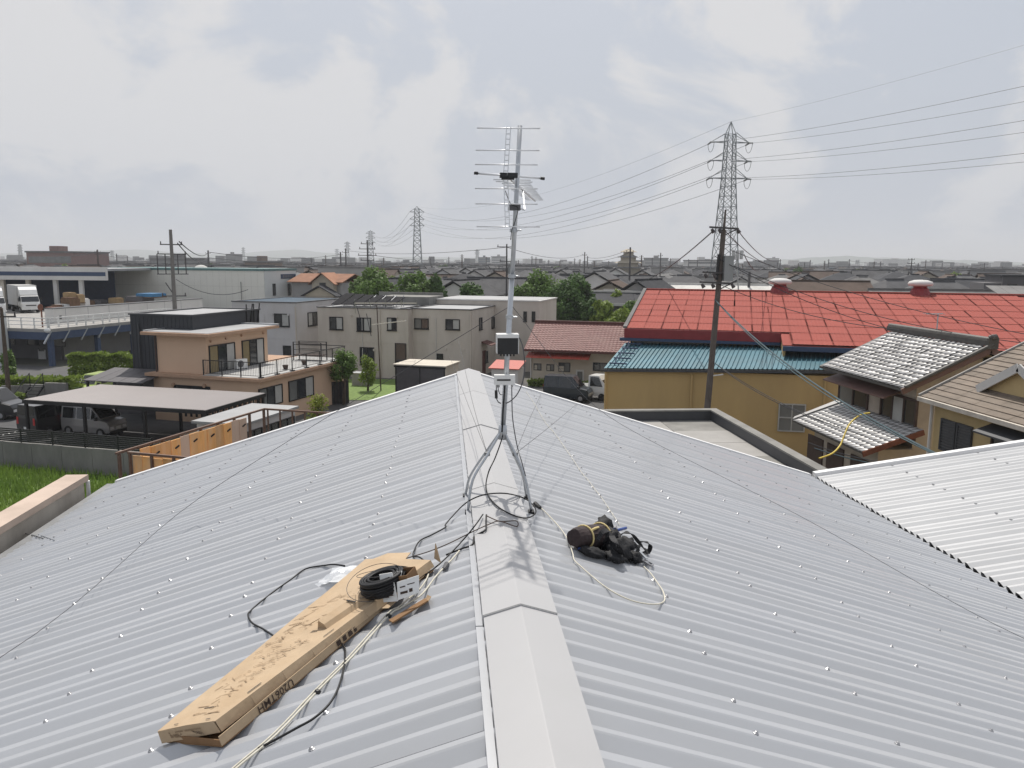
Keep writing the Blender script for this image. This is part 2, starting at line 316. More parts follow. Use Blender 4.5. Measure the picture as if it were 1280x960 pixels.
def spline(pts, k=6):
    pts = [Vector(p) for p in pts]; out = []
    for i in range(len(pts) - 1):
        p0 = pts[max(i - 1, 0)]; p1 = pts[i]; p2 = pts[i + 1]; p3 = pts[min(i + 2, len(pts) - 1)]
        for j in range(k):
            t = j / k; out.append(0.5 * ((2 * p1) + (p2 - p0) * t + (2 * p0 - 5 * p1 + 4 * p2 - p3) * t * t + (3 * p1 - p0 - 3 * p2 + p3) * t ** 3))
    out.append(pts[-1]); return out
def sag(a, b, drop, n=14):
    a = Vector(a); b = Vector(b); return [a.lerp(b, i / n) - Vector((0, 0, drop * 4 * (i / n) * (1 - i / n))) for i in range(n + 1)]

class Frame:                                    # a thing's own axes: u along its front, v away from us
    def __init__(s, name, label, cat, origin, deg, group=None):
        s.o = Vector((origin[0], origin[1], 0)); s.a = math.radians(deg)
        s.u = Vector((math.cos(s.a), math.sin(s.a), 0)); s.vv = Vector((-math.sin(s.a), math.cos(s.a), 0))
        s.root = thing(name, label, cat, s.o, s.a, group) if name else None
    def loc(s, p): d = p - s.o; return d.dot(s.u), d.dot(s.vv), p.z
    def atz(s, px, py, z): return s.loc(atz(px, py, z))[:2]
    def on(s, axis, k, px, py):                 # pixel on the plane u=k or v=k -> (other coordinate, z)
        n = s.u if axis == 'u' else s.vv; d = ray(px, py); t = (k - (EYE - s.o).dot(n)) / d.dot(n); q = s.loc(EYE + d * t)
        return (q[1] if axis == 'u' else q[0]), q[2]
    def rect(s, axis, k, x0, y0, x1, y1):
        xc, yc = (x0 + x1) / 2, (y0 + y1) / 2
        return s.on(axis, k, x0, yc)[0], s.on(axis, k, x1, yc)[0], s.on(axis, k, xc, y1)[1], s.on(axis, k, xc, y0)[1]
    def world(s, u, v, z): return s.o + s.u * u + s.vv * v + Vector((0, 0, z))
def window(parent, axis, k, sgn, a0, a1, z0, z1, frame='black_metal', panes=('glass', 'glass'), fw=0.05, sill=False):
    def bx(mb, a, b, c, d, t0, t1):
        lo, hi = sorted((k + sgn * t0, k + sgn * t1))
        if axis == 'u': mb.box(lo, a, c, hi, b, d)
        else: mb.box(a, lo, c, b, hi, d)
    m = MB(); n = len(panes); w = (a1 - a0) / n
    bx(m, a0 - fw, a0, z0 - fw, z1 + fw, -0.02, 0.07); bx(m, a1, a1 + fw, z0 - fw, z1 + fw, -0.02, 0.07)
    bx(m, a0, a1, z0 - fw, z0, -0.02, 0.07); bx(m, a0, a1, z1, z1 + fw, -0.02, 0.07)
    for i in range(1, n): bx(m, a0 + w * i - fw * 0.45, a0 + w * i + fw * 0.45, z0, z1, -0.02, 0.06)
    f = m.build('window', frame, parent)
    for i, p in enumerate(panes):
        g = MB(); bx(g, a0 + w * i, a0 + w * (i + 1), z0, z1, -0.02, 0.02 + 0.012 * (i % 2)); g.build('pane', p, f)
    if sill: g = MB(); bx(g, a0 - 0.1, a1 + 0.1, z0 - 0.13, z0 - fw, -0.02, 0.12); g.build('sill', frame, f)
    return f
def box_part(parent, name, mat, *b): return MB().box(*b).build(name, mat, parent)

# ------------------------------------------------------------------ ground
gm = MB(); gm.quad((-9000, -300, 0), (9000, -300, 0), (9000, 11000, 0), (-9000, 11000, 0))
tag(gm.build('ground', 'ground'), kind='structure')

# ------------------------------------------------------------------ the metal roof we stand on
PITCHR = 0.134; SHEET = 5 * PITCHR; Y_END = 11.77
RIB_W = [0.048, 0.030, 0.030, 0.032, 0.040]; TILT = math.tan(math.radians(30))
def rib_top(i): w = RIB_W[i]; return (PITCHR - w - 0.014) * TILT + 0.003
def sheet_mesh(L, flip, name='roof_sheet'):
    prof = [(-0.012, -0.003), (-0.012, 0.0035)]
    for i in range(5):
        y = i * PITCHR; w = RIB_W[i]; h = rib_top(i)
        if i: prof.append((y, 0.0))
        if i == 2: k_ = (PITCHR - w - 0.014) * 0.45; prof += [(y + k_, k_ * TILT), (y + k_ + 0.0008, k_ * TILT + 0.0045)]
        prof += [(y + PITCHR - w - 0.014, h - 0.004), (y + PITCHR - w - 0.005, h), (y + PITCHR - 0.007, h), (y + PITCHR - 0.003, h - 0.006)]
    prof.append((SHEET, 0.0))
    if flip: prof = [(-y, z) for y, z in prof]
    m = MB(); n = len(prof); segs = 3
    for k in range(segs + 1):
        for y, z in prof: m.v.append((0.04 + (L - 0.04) * k / segs, y, z))
    for k in range(segs):
        for i in range(n - 1): m.f.append((k * n + i, (k + 1) * n + i, (k + 1) * n + i + 1, k * n + i + 1) if not flip else (k * n + i + 1, (k + 1) * n + i + 1, (k + 1) * n + i, k * n + i))
    return m.mesh(name, 'steel_roof')
TH = math.atan(SL); LL = 5.11 / math.cos(TH); LR = 5.34 / math.cos(TH)
bldg = thing('workshop_building', 'workshop building under a silver ribbed metal gable roof with a folded ridge cap', 'building')
wm = MB(); NSH = 22; Y0 = Y_END - NSH * SHEET
wm.slab([(-4.6, Y_END - 0.15, 0), (5.5, Y_END - 0.15, 0), (5.5, Y_END - 0.15, roof_z(5.5) - 0.08), (XR, Y_END - 0.15, ZR - 0.08), (-4.6, Y_END - 0.15, roof_z(-4.6) - 0.08)], (0, Y0 - Y_END + 0.3, 0))
wm.build('wall', 'plaster_pale', bldg)
scr = MB(); scr.lathe([(0.013, 0.0), (0.013, 0.003), (0.009, 0.005), (0.008, 0.010), (0.004, 0.012)], 8)
scr_me = scr.mesh('screw', 'chrome')
meL = sheet_mesh(LL, True); meR = sheet_mesh(LR, False); rs = random.Random(3); far_scr = MB(); nscr = 0
for i in range(NSH):
    for side in (-1, 1):
        y = Y_END - SHEET * (i + 1)
        s = link('roof_sheet', meR if side > 0 else meL, bldg)
        s.location = (XR, y, ZR - 0.030 + rs.uniform(-0.0012, 0.0012)); s.rotation_euler = (rs.uniform(-0.0015, 0.0015), TH, 0 if side > 0 else math.pi)
        for row in range(7):
            xs = (0.90 + row * 0.768 - (0.0 if side > 0 else 0.06)) / math.cos(TH)
            if xs > (LR if side > 0 else LL) - 0.04: continue
            for rib in ((0, 3) if (i + row) % 2 == 0 or side > 0 else (1, 3)):
                yy = (rib + 1) * PITCHR - 0.006 - RIB_W[rib] / 2; wy = y + yy
                if wy < 1.7: continue
                p = (xs + rs.uniform(-0.012, 0.012), (yy + rs.uniform(-0.003, 0.003)) * side, rib_top(rib) - 0.0005)
                if wy > 8.6:
                    q = Matrix.Translation(s.location) @ s.rotation_euler.to_matrix().to_4x4() @ Vector(p)
                    far_scr.box(q.x - 0.010, q.y - 0.010, q.z, q.x + 0.010, q.y + 0.010, q.z + 0.010)
                else:
                    c = link('screw', scr_me, s); c.location = p; c.rotation_euler = (rs.uniform(-0.1, 0.1), rs.uniform(-0.1, 0.1), 0); nscr += 1
tag(far_scr.build('screw', 'chrome', bldg), kind='stuff')
# ridge cap in overlapping lengths
joints = [Y0, -0.6, 1.45, 3.54, 5.6, 7.69, 9.75, Y_END + 0.06]
for i in range(len(joints) - 1):
    a, b = joints[i] - (0.05 if i else 0), joints[i + 1]
    dz = 0.006 * (1 if i % 2 else 0); m = MB(); w = 0.172 + 0.002 * (i % 2); za = 8.425 + dz; ze = za - w * 0.30
    prof = [(-w - 0.004, ze - 0.05), (-w, ze - 0.048), (-w, ze), (-0.004, za - 0.001), (0, za), (0.004, za - 0.001), (w, ze), (w, ze - 0.048), (w + 0.004, ze - 0.05)]
    n = len(prof); st = 3
    for k in range(st + 1):
        for x, z in prof: m.v.append((XR + x + 0.002 * math.sin(i * 2 + k), a + (b - a) * k / st, z))
    for k in range(st):
        for j in range(n - 1): m.f.append((k * n + j, k * n + j + 1, (k + 1) * n + j + 1, (k + 1) * n + j))
    m.f.append(tuple(range(n))); m.f.append(tuple(range(st * n + n - 1, st * n - 1, -1)))
    m.build('ridge_cap', 'steel_cap', bldg)
    if i:
        j = MB()
        for sx in (-1, 1): j.slab([(XR + sx * 0.0, a + 0.01, 8.432), (XR + sx * 0.175, a + 0.01, 8.432 - 0.175 * 0.3), (XR + sx * 0.175, a + 0.004, 8.432 - 0.175 * 0.3), (XR + sx * 0.0, a + 0.004, 8.432)], (0, 0, 0.0008))
        j.build('sealant', 'steel_dark', bldg)
# under-flashing with the toothed closure strip on the left
for a, b in ((Y0, 1.42), (1.43, 3.46), (3.47, 5.55), (5.56, 7.6), (7.61, 9.7), (9.71, Y_END)):
    m = MB(); m.box(XR - 0.208, a, 8.315, XR - 0.176, b, 8.343); m.build('cap_flashing', 'steel_roof', bldg)
# verge trims at the far gable
for side, xe in ((-1, -4.79), (1, 5.68)):
    m = MB(); z1 = ZR + 0.045; ze = roof_z(xe) + 0.045
    m.slab([(XR + side * 0.172, Y_END + 0.02, z1 - 0.053), (xe, Y_END + 0.02, ze), (xe, Y_END + 0.02, ze - 0.16), (XR + side * 0.172, Y_END + 0.02, z1 - 0.213)], (0, -0.10, 0))
    m.build('verge_trim', 'trim_white', bldg)
m = MB(); m.box(-4.93, Y0, roof_z(-4.77) - 0.12, -4.79, Y_END, roof_z(-4.77) - 0.02); m.build('gutter', 'steel_dark', bldg)
m = MB(); m.box(5.60, Y0, roof_z(5.66) - 0.16, 5.95, Y_END, roof_z(5.66) - 0.075); m.build('valley_gutter', 'gutter_dark', bldg)

# ------------------------------------------------------------------ the wing beyond the valley
wing = thing('adjoining_building', 'adjoining building whose white metal roof rises from the valley gutter', 'building', (5.80, 0, 0))
W2 = 6.9; m2 = 0.135; zv = roof_z(5.66) - 0.03; th2 = math.atan(m2); me2 = sheet_mesh(W2 / math.cos(th2), True); me2.materials.clear(); pm('steel_roof_pale', (0.50, 0.505, 0.51), 0.42, 0.12, 0.05, 1.3, 0.04, 2.2, rand=0.02); me2.materials.append(M['steel_roof_pale'])
far2 = MB()
for i in range(NSH):
    y = Y_END + 0.1 - SHEET * (i + 1)
    s = link('roof_sheet', me2, wing); s.location = (W2, y, zv + W2 * m2 - 0.03); s.rotation_euler = (rs.uniform(-0.002, 0.002), th2, math.pi)
    for row in range(5):
        for rib in (0, 3):
            xs = 1.2 + row * 1.4; yy = y + (rib + 1) * PITCHR - 0.02
            if yy > 3: far2.box(xs - 0.013, yy - 0.013, zv + xs * m2 + 0.02, xs + 0.013, yy + 0.013, zv + xs * m2 + 0.034)
tag(far2.build('screw', 'chrome', wing), kind='stuff')
m = MB(); m.slab([(0.06, Y_END, 0), (12, Y_END, 0), (12, Y_END, zv), (W2, Y_END, zv + W2 * m2 - 0.05), (0.06, Y_END, zv - 0.05)], (0, Y0 - Y_END, 0)); m.build('wall', 'plaster_pale', wing)
m = MB(); m.slab([(W2 - 0.05, Y0, zv + W2 * m2 + 0.01), (13, Y0, zv + 0.1), (13, Y0, zv), (W2 - 0.05, Y0, zv + W2 * m2 - 0.03)], (0, Y_END + 0.1 - Y0, 0)); m.build('roof_slope', 'steel_roof_pale', wing)
m = MB(); m.box(W2 - 0.17, Y0, zv + W2 * m2 + 0.02, W2 + 0.17, Y_END + 0.12, zv + W2 * m2 + 0.07); m.build('ridge_cap', 'steel_cap', wing)
m = MB(); m.slab([(0.0, Y_END + 0.14, zv + 0.06), (W2 - 0.18, Y_END + 0.14, zv + W2 * m2 + 0.05), (W2 - 0.18, Y_END + 0.14, zv + W2 * m2 - 0.12), (0.0, Y_END + 0.14, zv - 0.11)], (0, -0.11, 0)); m.build('verge_trim', 'trim_white', wing)

# ------------------------------------------------------------------ parapet wall along the left eave
par = thing('parapet_wall', 'stained pale concrete parapet wall with a flat coping along the left eave', 'wall', (-5.2, 0, 0))
m = MB(); m.box(-0.08, Y0, 0, 0.10, Y_END - 0.35, 6.90); m.build('wall', 'parapet', par)
m = MB(); m.box(-0.14, Y0, 6.90, 0.16, Y_END - 0.33, 6.985); m.build('coping', 'parapet_cap', par)
m = MB(); m.cyl((0.14, Y_END - 0.32, 0), (0.14, Y_END - 0.32, 6.89), 0.03); m.build('downpipe', 'white_plastic', par)

# ------------------------------------------------------------------ antenna mast on its roof stand
YM = 5.4
mast = thing('antenna_mast', 'galvanised steel antenna mast on a four-legged stand astride the ridge', 'mast', (0.37, YM, 8.43))
hub = aty(628, 538, YM); base = Vector((0.37, YM, 8.43))
def L(p): return Vector(p) - base
feet = [(on_roof(582, 618, 'L', 0.03), 'bl'), (on_roof(585, 638, 'L', 0.03), 'fl'), (on_roof(664, 638, 'R', 0.03), 'fr'), (on_roof(658, 620, 'R', 0.03), 'br')]
mid = {'fl': [(609, 569), (591, 600)], 'bl': [(606, 567), (588, 595)], 'fr': [(645, 569), (657, 600)], 'br': [(641, 566), (653, 594)]}
for ft, k in feet:
    yy = ft.y; pts = [hub + Vector((0, 0, 0.01)), aty(*mid[k][0], YM + (yy - YM) * 0.45), aty(*mid[k][1], YM + (yy - YM) * 0.8), ft]
    m = MB(); m.tube([L(p) for p in spline(pts, 5)], 0.0092, 8); lg = m.build('leg', 'galv', mast, True)
    m = MB(); q = L(ft); m.box(q.x - 0.02, q.y - 0.03, q.z - 0.032, q.x + 0.02, q.y + 0.03, q.z - 0.002); m.build('foot', 'black_rubber', lg)
top = aty(650, 157, YM); m1 = aty(637, 395, YM)
m = MB(); m.cyl(L(hub - Vector((0, 0, 0.05))), L(aty(640, 345, YM)), 0.0185, 0.0185, 10); m.build('lower_tube', 'galv', mast, True)
m = MB(); m.cyl(L(aty(640, 350, YM)), L(top), 0.0155, 0.0155, 10); m.build('upper_tube', 'galv', mast, True)
m = MB(); m.cyl(L(hub - Vector((0, 0, 0.06))), L(hub + Vector((0.004, 0, 0.04))), 0.035, 0.028, 10); m.build('hub', 'galv', mast, True)
for px, py in ((640, 345), (642, 288), (637, 396)):
    c = L(aty(px, py, YM)); m = MB(); m.cyl(c - Vector((0, 0, 0.012)), c + Vector((0, 0, 0.012)), 0.027, 0.027, 10); m.cyl(c, c + Vector((0.05, -0.02, 0)), 0.005); m.build('clamp', 'galv', mast)
for px, py in ((609, 567), (644, 567)):
    c = L(aty(px, py, YM - 0.05)); m = MB(); m.cyl(c - Vector((0, 0, 0.015)), c + Vector((0, 0, 0.01)), 0.02, 0.02, 8); m.build('guy_clamp', 'steel_dark', mast)
m = MB(); m.tube([L(p) for p in spline([aty(631, 482, YM - 0.04), aty(629, 510, YM - 0.04), aty(627.5, 540, YM - 0.04)], 4)], 0.006); m.build('taped_cable', 'black_rubber', mast)

# UHF antenna
ant = thing('television_antenna', 'white television antenna with a slotted reflector strip and horizontal rods on the mast', 'antenna', aty(636, 222, YM - 0.06))
ab = ant.location.copy()
def A(px, py, y=YM - 0.06): return aty(px, py, y) - ab
def Az(zx, zy, y=YM - 0.06): return A(560 + zx / 6, 140 + zy / 6, y)
for a, b in (((455, 112), (432, 470)), ((432, 470), (447, 866))):     # ladder-like strip: two rails and rungs
    a = Az(*a); b = Az(*b); d = (b - a); w = Vector((0.0135, 0, 0)); m = MB()
    m.bar(a - w, b - w, 0.005, 0.012); m.bar(a + w, b + w, 0.005, 0.012)
    for k in range(9): c = a.lerp(b, (k + 0.3) / 9); m.bar(c - w, c + w, 0.010 if k % 2 else 0.005, 0.006)
    m.build('reflector_strip', 'alu', ant)
for y_, x0, x1 in ((120, 218, 692), (286, 207, 686), (393, 202, 672), (573, 202, 672), (688, 206, 672), (859, 214, 690)):
    m = MB(); m.cyl(Az(x0, y_), Az(x1, y_ + 3), 0.0042, 0.0042, 8); m.build('element', 'alu', ant, True)
m = MB(); m.cyl(Az(200, 459, YM - 0.09), Az(720, 499, YM - 0.09), 0.0065, 0.0065, 8); dp = m.build('dipole', 'alu', ant, True)
for zx, zy, dx in ((195, 457, 30), (725, 500, -30)):
    m = MB(); m.cyl(Az(zx, zy, YM - 0.09), Az(zx + dx, zy + (3 if dx > 0 else -3), YM - 0.09), 0.010); m.build('end_cap', 'black_plastic', dp)
p = Az(390, 455, YM - 0.1); q = Az(522, 492, YM - 0.1); m = MB(); m.box(p.x, p.y - 0.01, q.z, p.x + 0.045, p.y + 0.05, p.z); m.box(q.x - 0.065, p.y - 0.01, q.z, q.x, p.y + 0.05, p.z); m.box(p.x + 0.01, p.y, q.z - 0.012, q.x - 0.02, p.y + 0.03, q.z + 0.014)
m.build('feed_housing', 'black_plastic', ant)
bs = Az(470, 505, YM); be = aty(669, 251, YM * 1.36) - ab; m = MB(); m.bar(bs, be, 0.014, 0.014); m.build('boom', 'alu', ant)
bd = (be - bs).normalized()
for k in range(15):
    c = bs.lerp(be, (k + 0.6) / 15); w = 0.125 if k < 2 else 0.105 - 0.002 * k
    m = MB(); m.cyl(c + Vector((-w, 0, 0.004)), c + Vector((w, 0, 0.004)), 0.0045, 0.0045, 6); m.build('director', 'alu', ant, True)
m = MB(); m.bar(Az(505, 715, YM), Az(575, 735, YM + 0.25), 0.009); m.bar(Az(575, 735, YM + 0.25), bs.lerp(be, 0.42), 0.009); m.build('boom_brace', 'galv', ant)
m = MB(); c = Az(508, 715, YM); m.box(c.x - 0.05, c.y - 0.03, c.z - 0.02, c.x + 0.03, c.y + 0.03, c.z + 0.02); m.build('mast_clamp', 'grey_plastic', ant)
m = MB(); m.tube(spline([Az(430, 590), Az(470, 690), Az(525, 720), Az(500, 830), Az(480, 880), Az(470, 960)], 4), 0.0028); m.build('feed_cable', 'black_rubber', ant)

# amplifier housings on the mast
c0 = aty(621, 419, YM - 0.10); c1 = aty(648.5, 442, YM - 0.10)
bx_ = thing('amplifier_box', 'black weatherproof box with a white shell clamped to the mast', 'box', ((c0.x + c1.x) / 2, YM - 0.1, c1.z))
w = (c1.x - c0.x) / 2; h = c0.z - c1.z
m = MB(); m.box(-w, -0.012, h - 0.018, w, 0.10, h + 0.006); m.box(-w, -0.004, 0.0, -w + 0.005, 0.10, h - 0.018); m.box(w - 0.005, -0.004, 0.0, w, 0.10, h - 0.018); m.box(-w + 0.010, 0.085, 0.0, w - 0.010, 0.10, h - 0.018); m.build('shell', 'white_plastic', bx_)
m = MB(); m.box(-w + 0.0055, -0.008, -0.004, w - 0.0055, 0.085, h - 0.0185)
for k in range(5): m.cyl((-w + 0.03 + k * 0.022, 0.04, -0.004), (-w + 0.03 + k * 0.022, 0.04, -0.022), 0.006)
m.build('body', 'black_plastic', bx_)
c0 = aty(618, 469, YM - 0.08); c1 = aty(644, 481, YM - 0.08)
bx2 = thing('junction_box', 'small white slotted junction box lower on the mast, hung with cables', 'box', ((c0.x + c1.x) / 2, YM - 0.08, c1.z))
w = (c1.x - c0.x) / 2; h = c0.z - c1.z
m = MB(); m.box(-w, 0, 0, w, 0.045, h); m.build('case', 'white_plastic', bx2)
m = MB(); m.box(-w * 0.75, -0.003, h * 0.42, w * 0.55, 0.001, h * 0.58); m.build('slot', 'black_plastic', bx2)
for sx, s2 in ((-0.75, 1), (-0.55, 1), (0.72, 1)):
    m = MB(); m.cyl((w * sx, 0.02, -0.02), (w * sx, 0.02, 0.0), 0.007); m.build('connector', 'chrome', bx2)
def cable(name, label, pts, r, mat, cat='cable', k=5, group=None, n=6):
    m = MB(); m.tube(spline(pts, k), r, n); return tag(m.build(name, mat, None, True), label, cat, group)
def Z4(zx, zy, y=YM - 0.06): return aty(540 + zx / 3.694, 400 + zy / 3.694, y)
cable('coaxial_cable', 'grey cable looping from the black box down beside the mast', [Z4(400, 75), Z4(418, 120), Z4(428, 200), Z4(420, 280), Z4(395, 340), Z4(365, 372), Z4(342, 385)], 0.0042, 'grey_plastic')
cable('coaxial_cable', 'thin grey cable dropping from the white junction box to the right leg', [Z4(368, 288), Z4(369, 360), Z4(372, 450), Z4(385, 540), Z4(398, 600), Z4(410, 640, YM - 0.15), Z4(432, 720, YM - 0.18)], 0.004, 'grey_plastic')
lp = cable('coaxial_cable', 'short black cable loop with a thick plug below the junction box', [Z4(300, 285), Z4(297, 320), Z4(298, 360), Z4(306, 378), Z4(318, 385)], 0.0038, 'black_rubber')
m = MB(); m.cyl(Z4(296, 325), Z4(297, 362), 0.010); m.build('plug', 'black_plastic', lp)
cable('coaxial_cable', 'short pale cable loop beside the plug under the junction box', [Z4(304, 285), Z4(306, 320), Z4(314, 342), Z4(325, 345)], 0.0034, 'grey_plastic')

# black cable dropping from the mast, one big loop over the ridge cap, then across to the coil
def capz(px, py, up=0.012):                    # on the ridge cap or the roof beside it
    p = atz(px, py, 8.40)
    if abs(p.x - XR) < 0.18:
        s = 1 if p.x > XR else -1; n = Vector((s * 0.30, 0, 1)); c = 8.431 + up + s * 0.30 * XR; d = ray(px, py); return EYE + d * ((c - n.dot(EYE)) / n.dot(d))
    return on_roof(px, py, 'R' if p.x > XR else 'L', 0.022 + up)
def P4(zx, zy): return (540 + zx / 3.694, 400 + zy / 3.694)
def P2(zx, zy): return (500 + zx / 6, 640 + zy / 6)
def P1(zx, zy): return (180 + zx / 3.368, 680 + zy / 3.368)
def P3(zx, zy): return (660 + zx / 6, 620 + zy / 6)
loop = [hub + Vector((0, -0.05, -0.02)), Z4(316, 570, YM - 0.08) , Z4(290, 640, YM - 0.13), Z4(262, 700, YM - 0.2)] + [capz(*P4(a, b), up) for a, b, up in
        ((249, 765, 0.02), (262, 815, 0.008), (312, 868, 0.008), (385, 905, 0.008), (440, 914, 0.01), (478, 892, 0.03), (470, 858, 0.03), (425, 823, 0.03), (350, 802, 0.05), (270, 802, 0.06), (205, 818, 0.06), (150, 850, 0.05), (95, 905, 0.02), (62, 945, 0.012))]
loop += [on_roof(*P2(a, b), 'L', 0.036) for a, b in ((340, 115), (240, 170), (150, 215), (110, 280), (100, 330))] + [on_roof(*P2(a, b), 'L', 0.05) for a, b in ((145, 338), (180, 365))]
cable('coaxial_cable', 'black cable falling from the mast and looping once over the ridge cap', loop, 0.0048, 'black_rubber')
hole = capz(607, 655, 0.0)
cable('coaxial_cable', 'thick black cable bundle coming out of the ridge cap joint', [capz(608, 643.5, 0.03), capz(607.5, 652, 0.014), capz(606.5, 663, 0.012), on_roof(*P2(560, 180), 'L', 0.05), on_roof(*P2(542, 245), 'L', 0.035), on_roof(*P2(470, 272), 'L', 0.03), on_roof(*P2(400, 300), 'L', 0.03), on_roof(*P2(345, 322), 'L', 0.03)], 0.0054, 'black_rubber')
cable('earth_lead', 'brown lead folded back in a flat loop on the ridge cap', [capz(*P2(a, b), u) for a, b, u in ((650, 28, 0.03), (690, 48, 0.025), (750, 70, 0.014), (820, 68, 0.012), (870, 66, 0.012), (886, 85, 0.012), (878, 108, 0.012), (830, 96, 0.014), (770, 74, 0.02), (725, 70, 0.018), (660, 95, 0.014), (560, 140, 0.02))] +
      [on_roof(*P2(a, b), 'L', 0.03) for a, b in ((470, 185), (350, 243), (220, 295), (100, 332), (20, 355))], 0.0034, 'wood_dark')
cable('coaxial_cable', 'black cable running straight from the cap joint to the cardboard box', [capz(*P2(622, 18), 0.02), capz(*P2(575, 85), 0.04), on_roof(*P2(520, 155), 'L', 0.07)] + [on_roof(*P2(a, b), 'L', 0.04) for a, b in ((450, 235), (370, 320), (290, 395), (200, 465), (135, 512))], 0.0048, 'black_rubber')
c = cable('white_cable', 'white cable pair tied with black tape leading down the roof past the box', [on_roof(*P2(445, 290), 'L', 0.03), on_roof(*P2(395, 350), 'L', 0.03)] + [on_roof(*P2(a, b), 'L', 0.034) for a, b in ((345, 400), (262, 492), (170, 612), (80, 675), (0, 722))] + [on_roof(*P1(a, b), 'L', 0.03) for a, b in ((1030, 303), (880, 470), (730, 620), (560, 800), (390, 943), (330, 1010))], 0.0050, 'rope_white')
m = MB(); m.tube(spline([on_roof(*P2(a, b), 'L', 0.034) for a, b in ((205, 370), (212, 470), (150, 575), (60, 655), (-10, 712))] + [on_roof(*P1(a, b), 'L', 0.03) for a, b in ((1022, 296), (868, 468), (716, 620), (548, 796), (378, 940), (316, 1004))], 5), 0.0045); m.build('second_strand', 'rope_white', c, True)
for a, b in ((1030, 303), (730, 622)):
    p = on_roof(*P1(a, b), 'L', 0.03); m = MB(); m.blob(p, (0.016, 0.013, 0.011), 3); m.build('tape_tie', 'black_plastic', c)
m = MB(); p = on_roof(*P2(345, 400), 'L', 0.03); q = on_roof(*P2(325, 430), 'L', 0.03); m.cyl(p + (p - q) * 0.3, q, 0.017, 0.012, 8); m.build('cable_plug', 'grey_plastic', c)
cable('rubber_hose', 'thin black hose bowed out left of the cardboard box and back under it', [on_roof(*P1(a, b), 'L', 0.03) for a, b in ((845, 92), (800, 86), (760, 90), (680, 105), (620, 148), (560, 190), (495, 240), (452, 278), (438, 300), (455, 332), (500, 357), (550, 390), (620, 440))], 0.0054, 'black_rubber')
cable('rubber_hose', 'thin black hose curving out from under the right side of the cardboard box', [on_roof(*P1(a, b), 'L', 0.03) for a, b in ((740, 350), (830, 415), (847, 470), (830, 570), (790, 660), (720, 730), (640, 776), (560, 820), (480, 862))], 0.0054, 'black_rubber')

# guys
gtop = aty(637, 383, YM)
cable('guy_wire', 'thin guy wire from the mast down to the left eave', [gtop, on_roof(250, 622, 'L', 0.25), on_roof(0, 822, 'L', 0.05), on_roof(0, 822, 'L', 0.05) + Vector((-1.6, -0.9, -0.5))], 0.0022, 'wire', 'wire', 8)
cable('guy_wire', 'thin guy wire from the mast down to the valley gutter', [aty(638, 380, YM), on_roof(760, 520, 'R', 0.35), on_roof(1000, 645, 'R', 0.16), on_roof(1280, 798, 'R', 0.04), Vector((5.6, 5.2, 6.85))], 0.0022, 'wire', 'wire', 8)
gl = [aty(609, 567, YM - 0.05), aty(644, 567, YM - 0.05)]
cable('guy_wire', 'slack stay wire from the left legs up over the ridge cap end', [gl[0], aty(590, 500, 7.5), aty(573, 425, 10.2)], 0.0018, 'wire', 'wire')
cable('guy_wire', 'slack stay wire from the left legs crossing low over the ridge cap', [gl[0], aty(586, 508, 7.5), aty(562, 445, 10.8)], 0.0018, 'wire', 'wire')
cable('guy_wire', 'stay wire from the right legs to the nearer point of the far gable edge', [gl[1], on_roof(660, 528, 'R', 0.22), on_roof(676, 493, 'R', 0.04)], 0.0020, 'wire', 'wire')
cable('guy_wire', 'stay wire from the right legs to the farther point of the far gable edge', [gl[1], on_roof(685, 535, 'R', 0.22), on_roof(721, 505, 'R', 0.04)], 0.0020, 'wire', 'wire')

# ropes on the right slope
r_ = cable('rope', 'pale rope curling over the right slope from a black toggle to the tool bag', [on_roof(*P3(a, b), 'R', 0.035) for a, b in ((60, 62), (100, 92), (180, 172), (250, 252), (302, 335), (335, 430), (348, 482), (400, 532), (480, 602), (580, 682), (700, 752), (820, 796), (950, 812), (1010, 797), (1026, 768), (1010, 710), (970, 650), (920, 580), (870, 530))], 0.0040, 'rope_white', 'rope')
m = MB(); m.cyl(on_roof(*P3(52, 55), 'R', 0.035), on_roof(*P3(92, 90), 'R', 0.035), 0.016, 0.013, 8); m.build('toggle', 'black_plastic', r_)
cp = spline([on_roof(*p, 'R', 0.028) for p in ((658, 490), (667, 503), (675, 517), (684, 531), (693, 541), (703, 555), (712, 568), (720, 580), (728, 592), (735, 600), (744, 612), (752, 622), (760, 634), (768, 646), (775, 657))], 4)
ch = tag(MB().tube(cp, 0.0022).build('knotted_cord', 'rope_white', None, True), 'thin knotted cord trailing up the right slope behind the tool bag', 'rope')
m = MB()
for i, p in enumerate(cp):
    if i % 3 == 0: m.blob(p, (0.006, 0.010, 0.005), i, 0.2, 2, 6, 4)
m.build('knots', 'rope_white', ch)['kind'] = 'stuff'
m = MB(); m.cyl(on_roof(48, 668, 'L', 0.02), on_roof(68, 675, 'L', 0.03), 0.006); m.tube([on_roof(40, 668, 'L', 0.05), on_roof(52, 672, 'L', 0.02), on_roof(56, 673, 'L', 0.02)], 0.004)
tag(m.build('eave_hook', 'galv'), 'small metal hook clipped to the ribs beside the parapet', 'hook')
cable('guy_wire', 'short dark wire from the eave hook over the parapet coping', [on_roof(54, 673, 'L', 0.03), on_roof(10, 664, 'L', 0.05), Vector((-5.2, 8.6, 7.02))], 0.004, 'wire', 'wire')

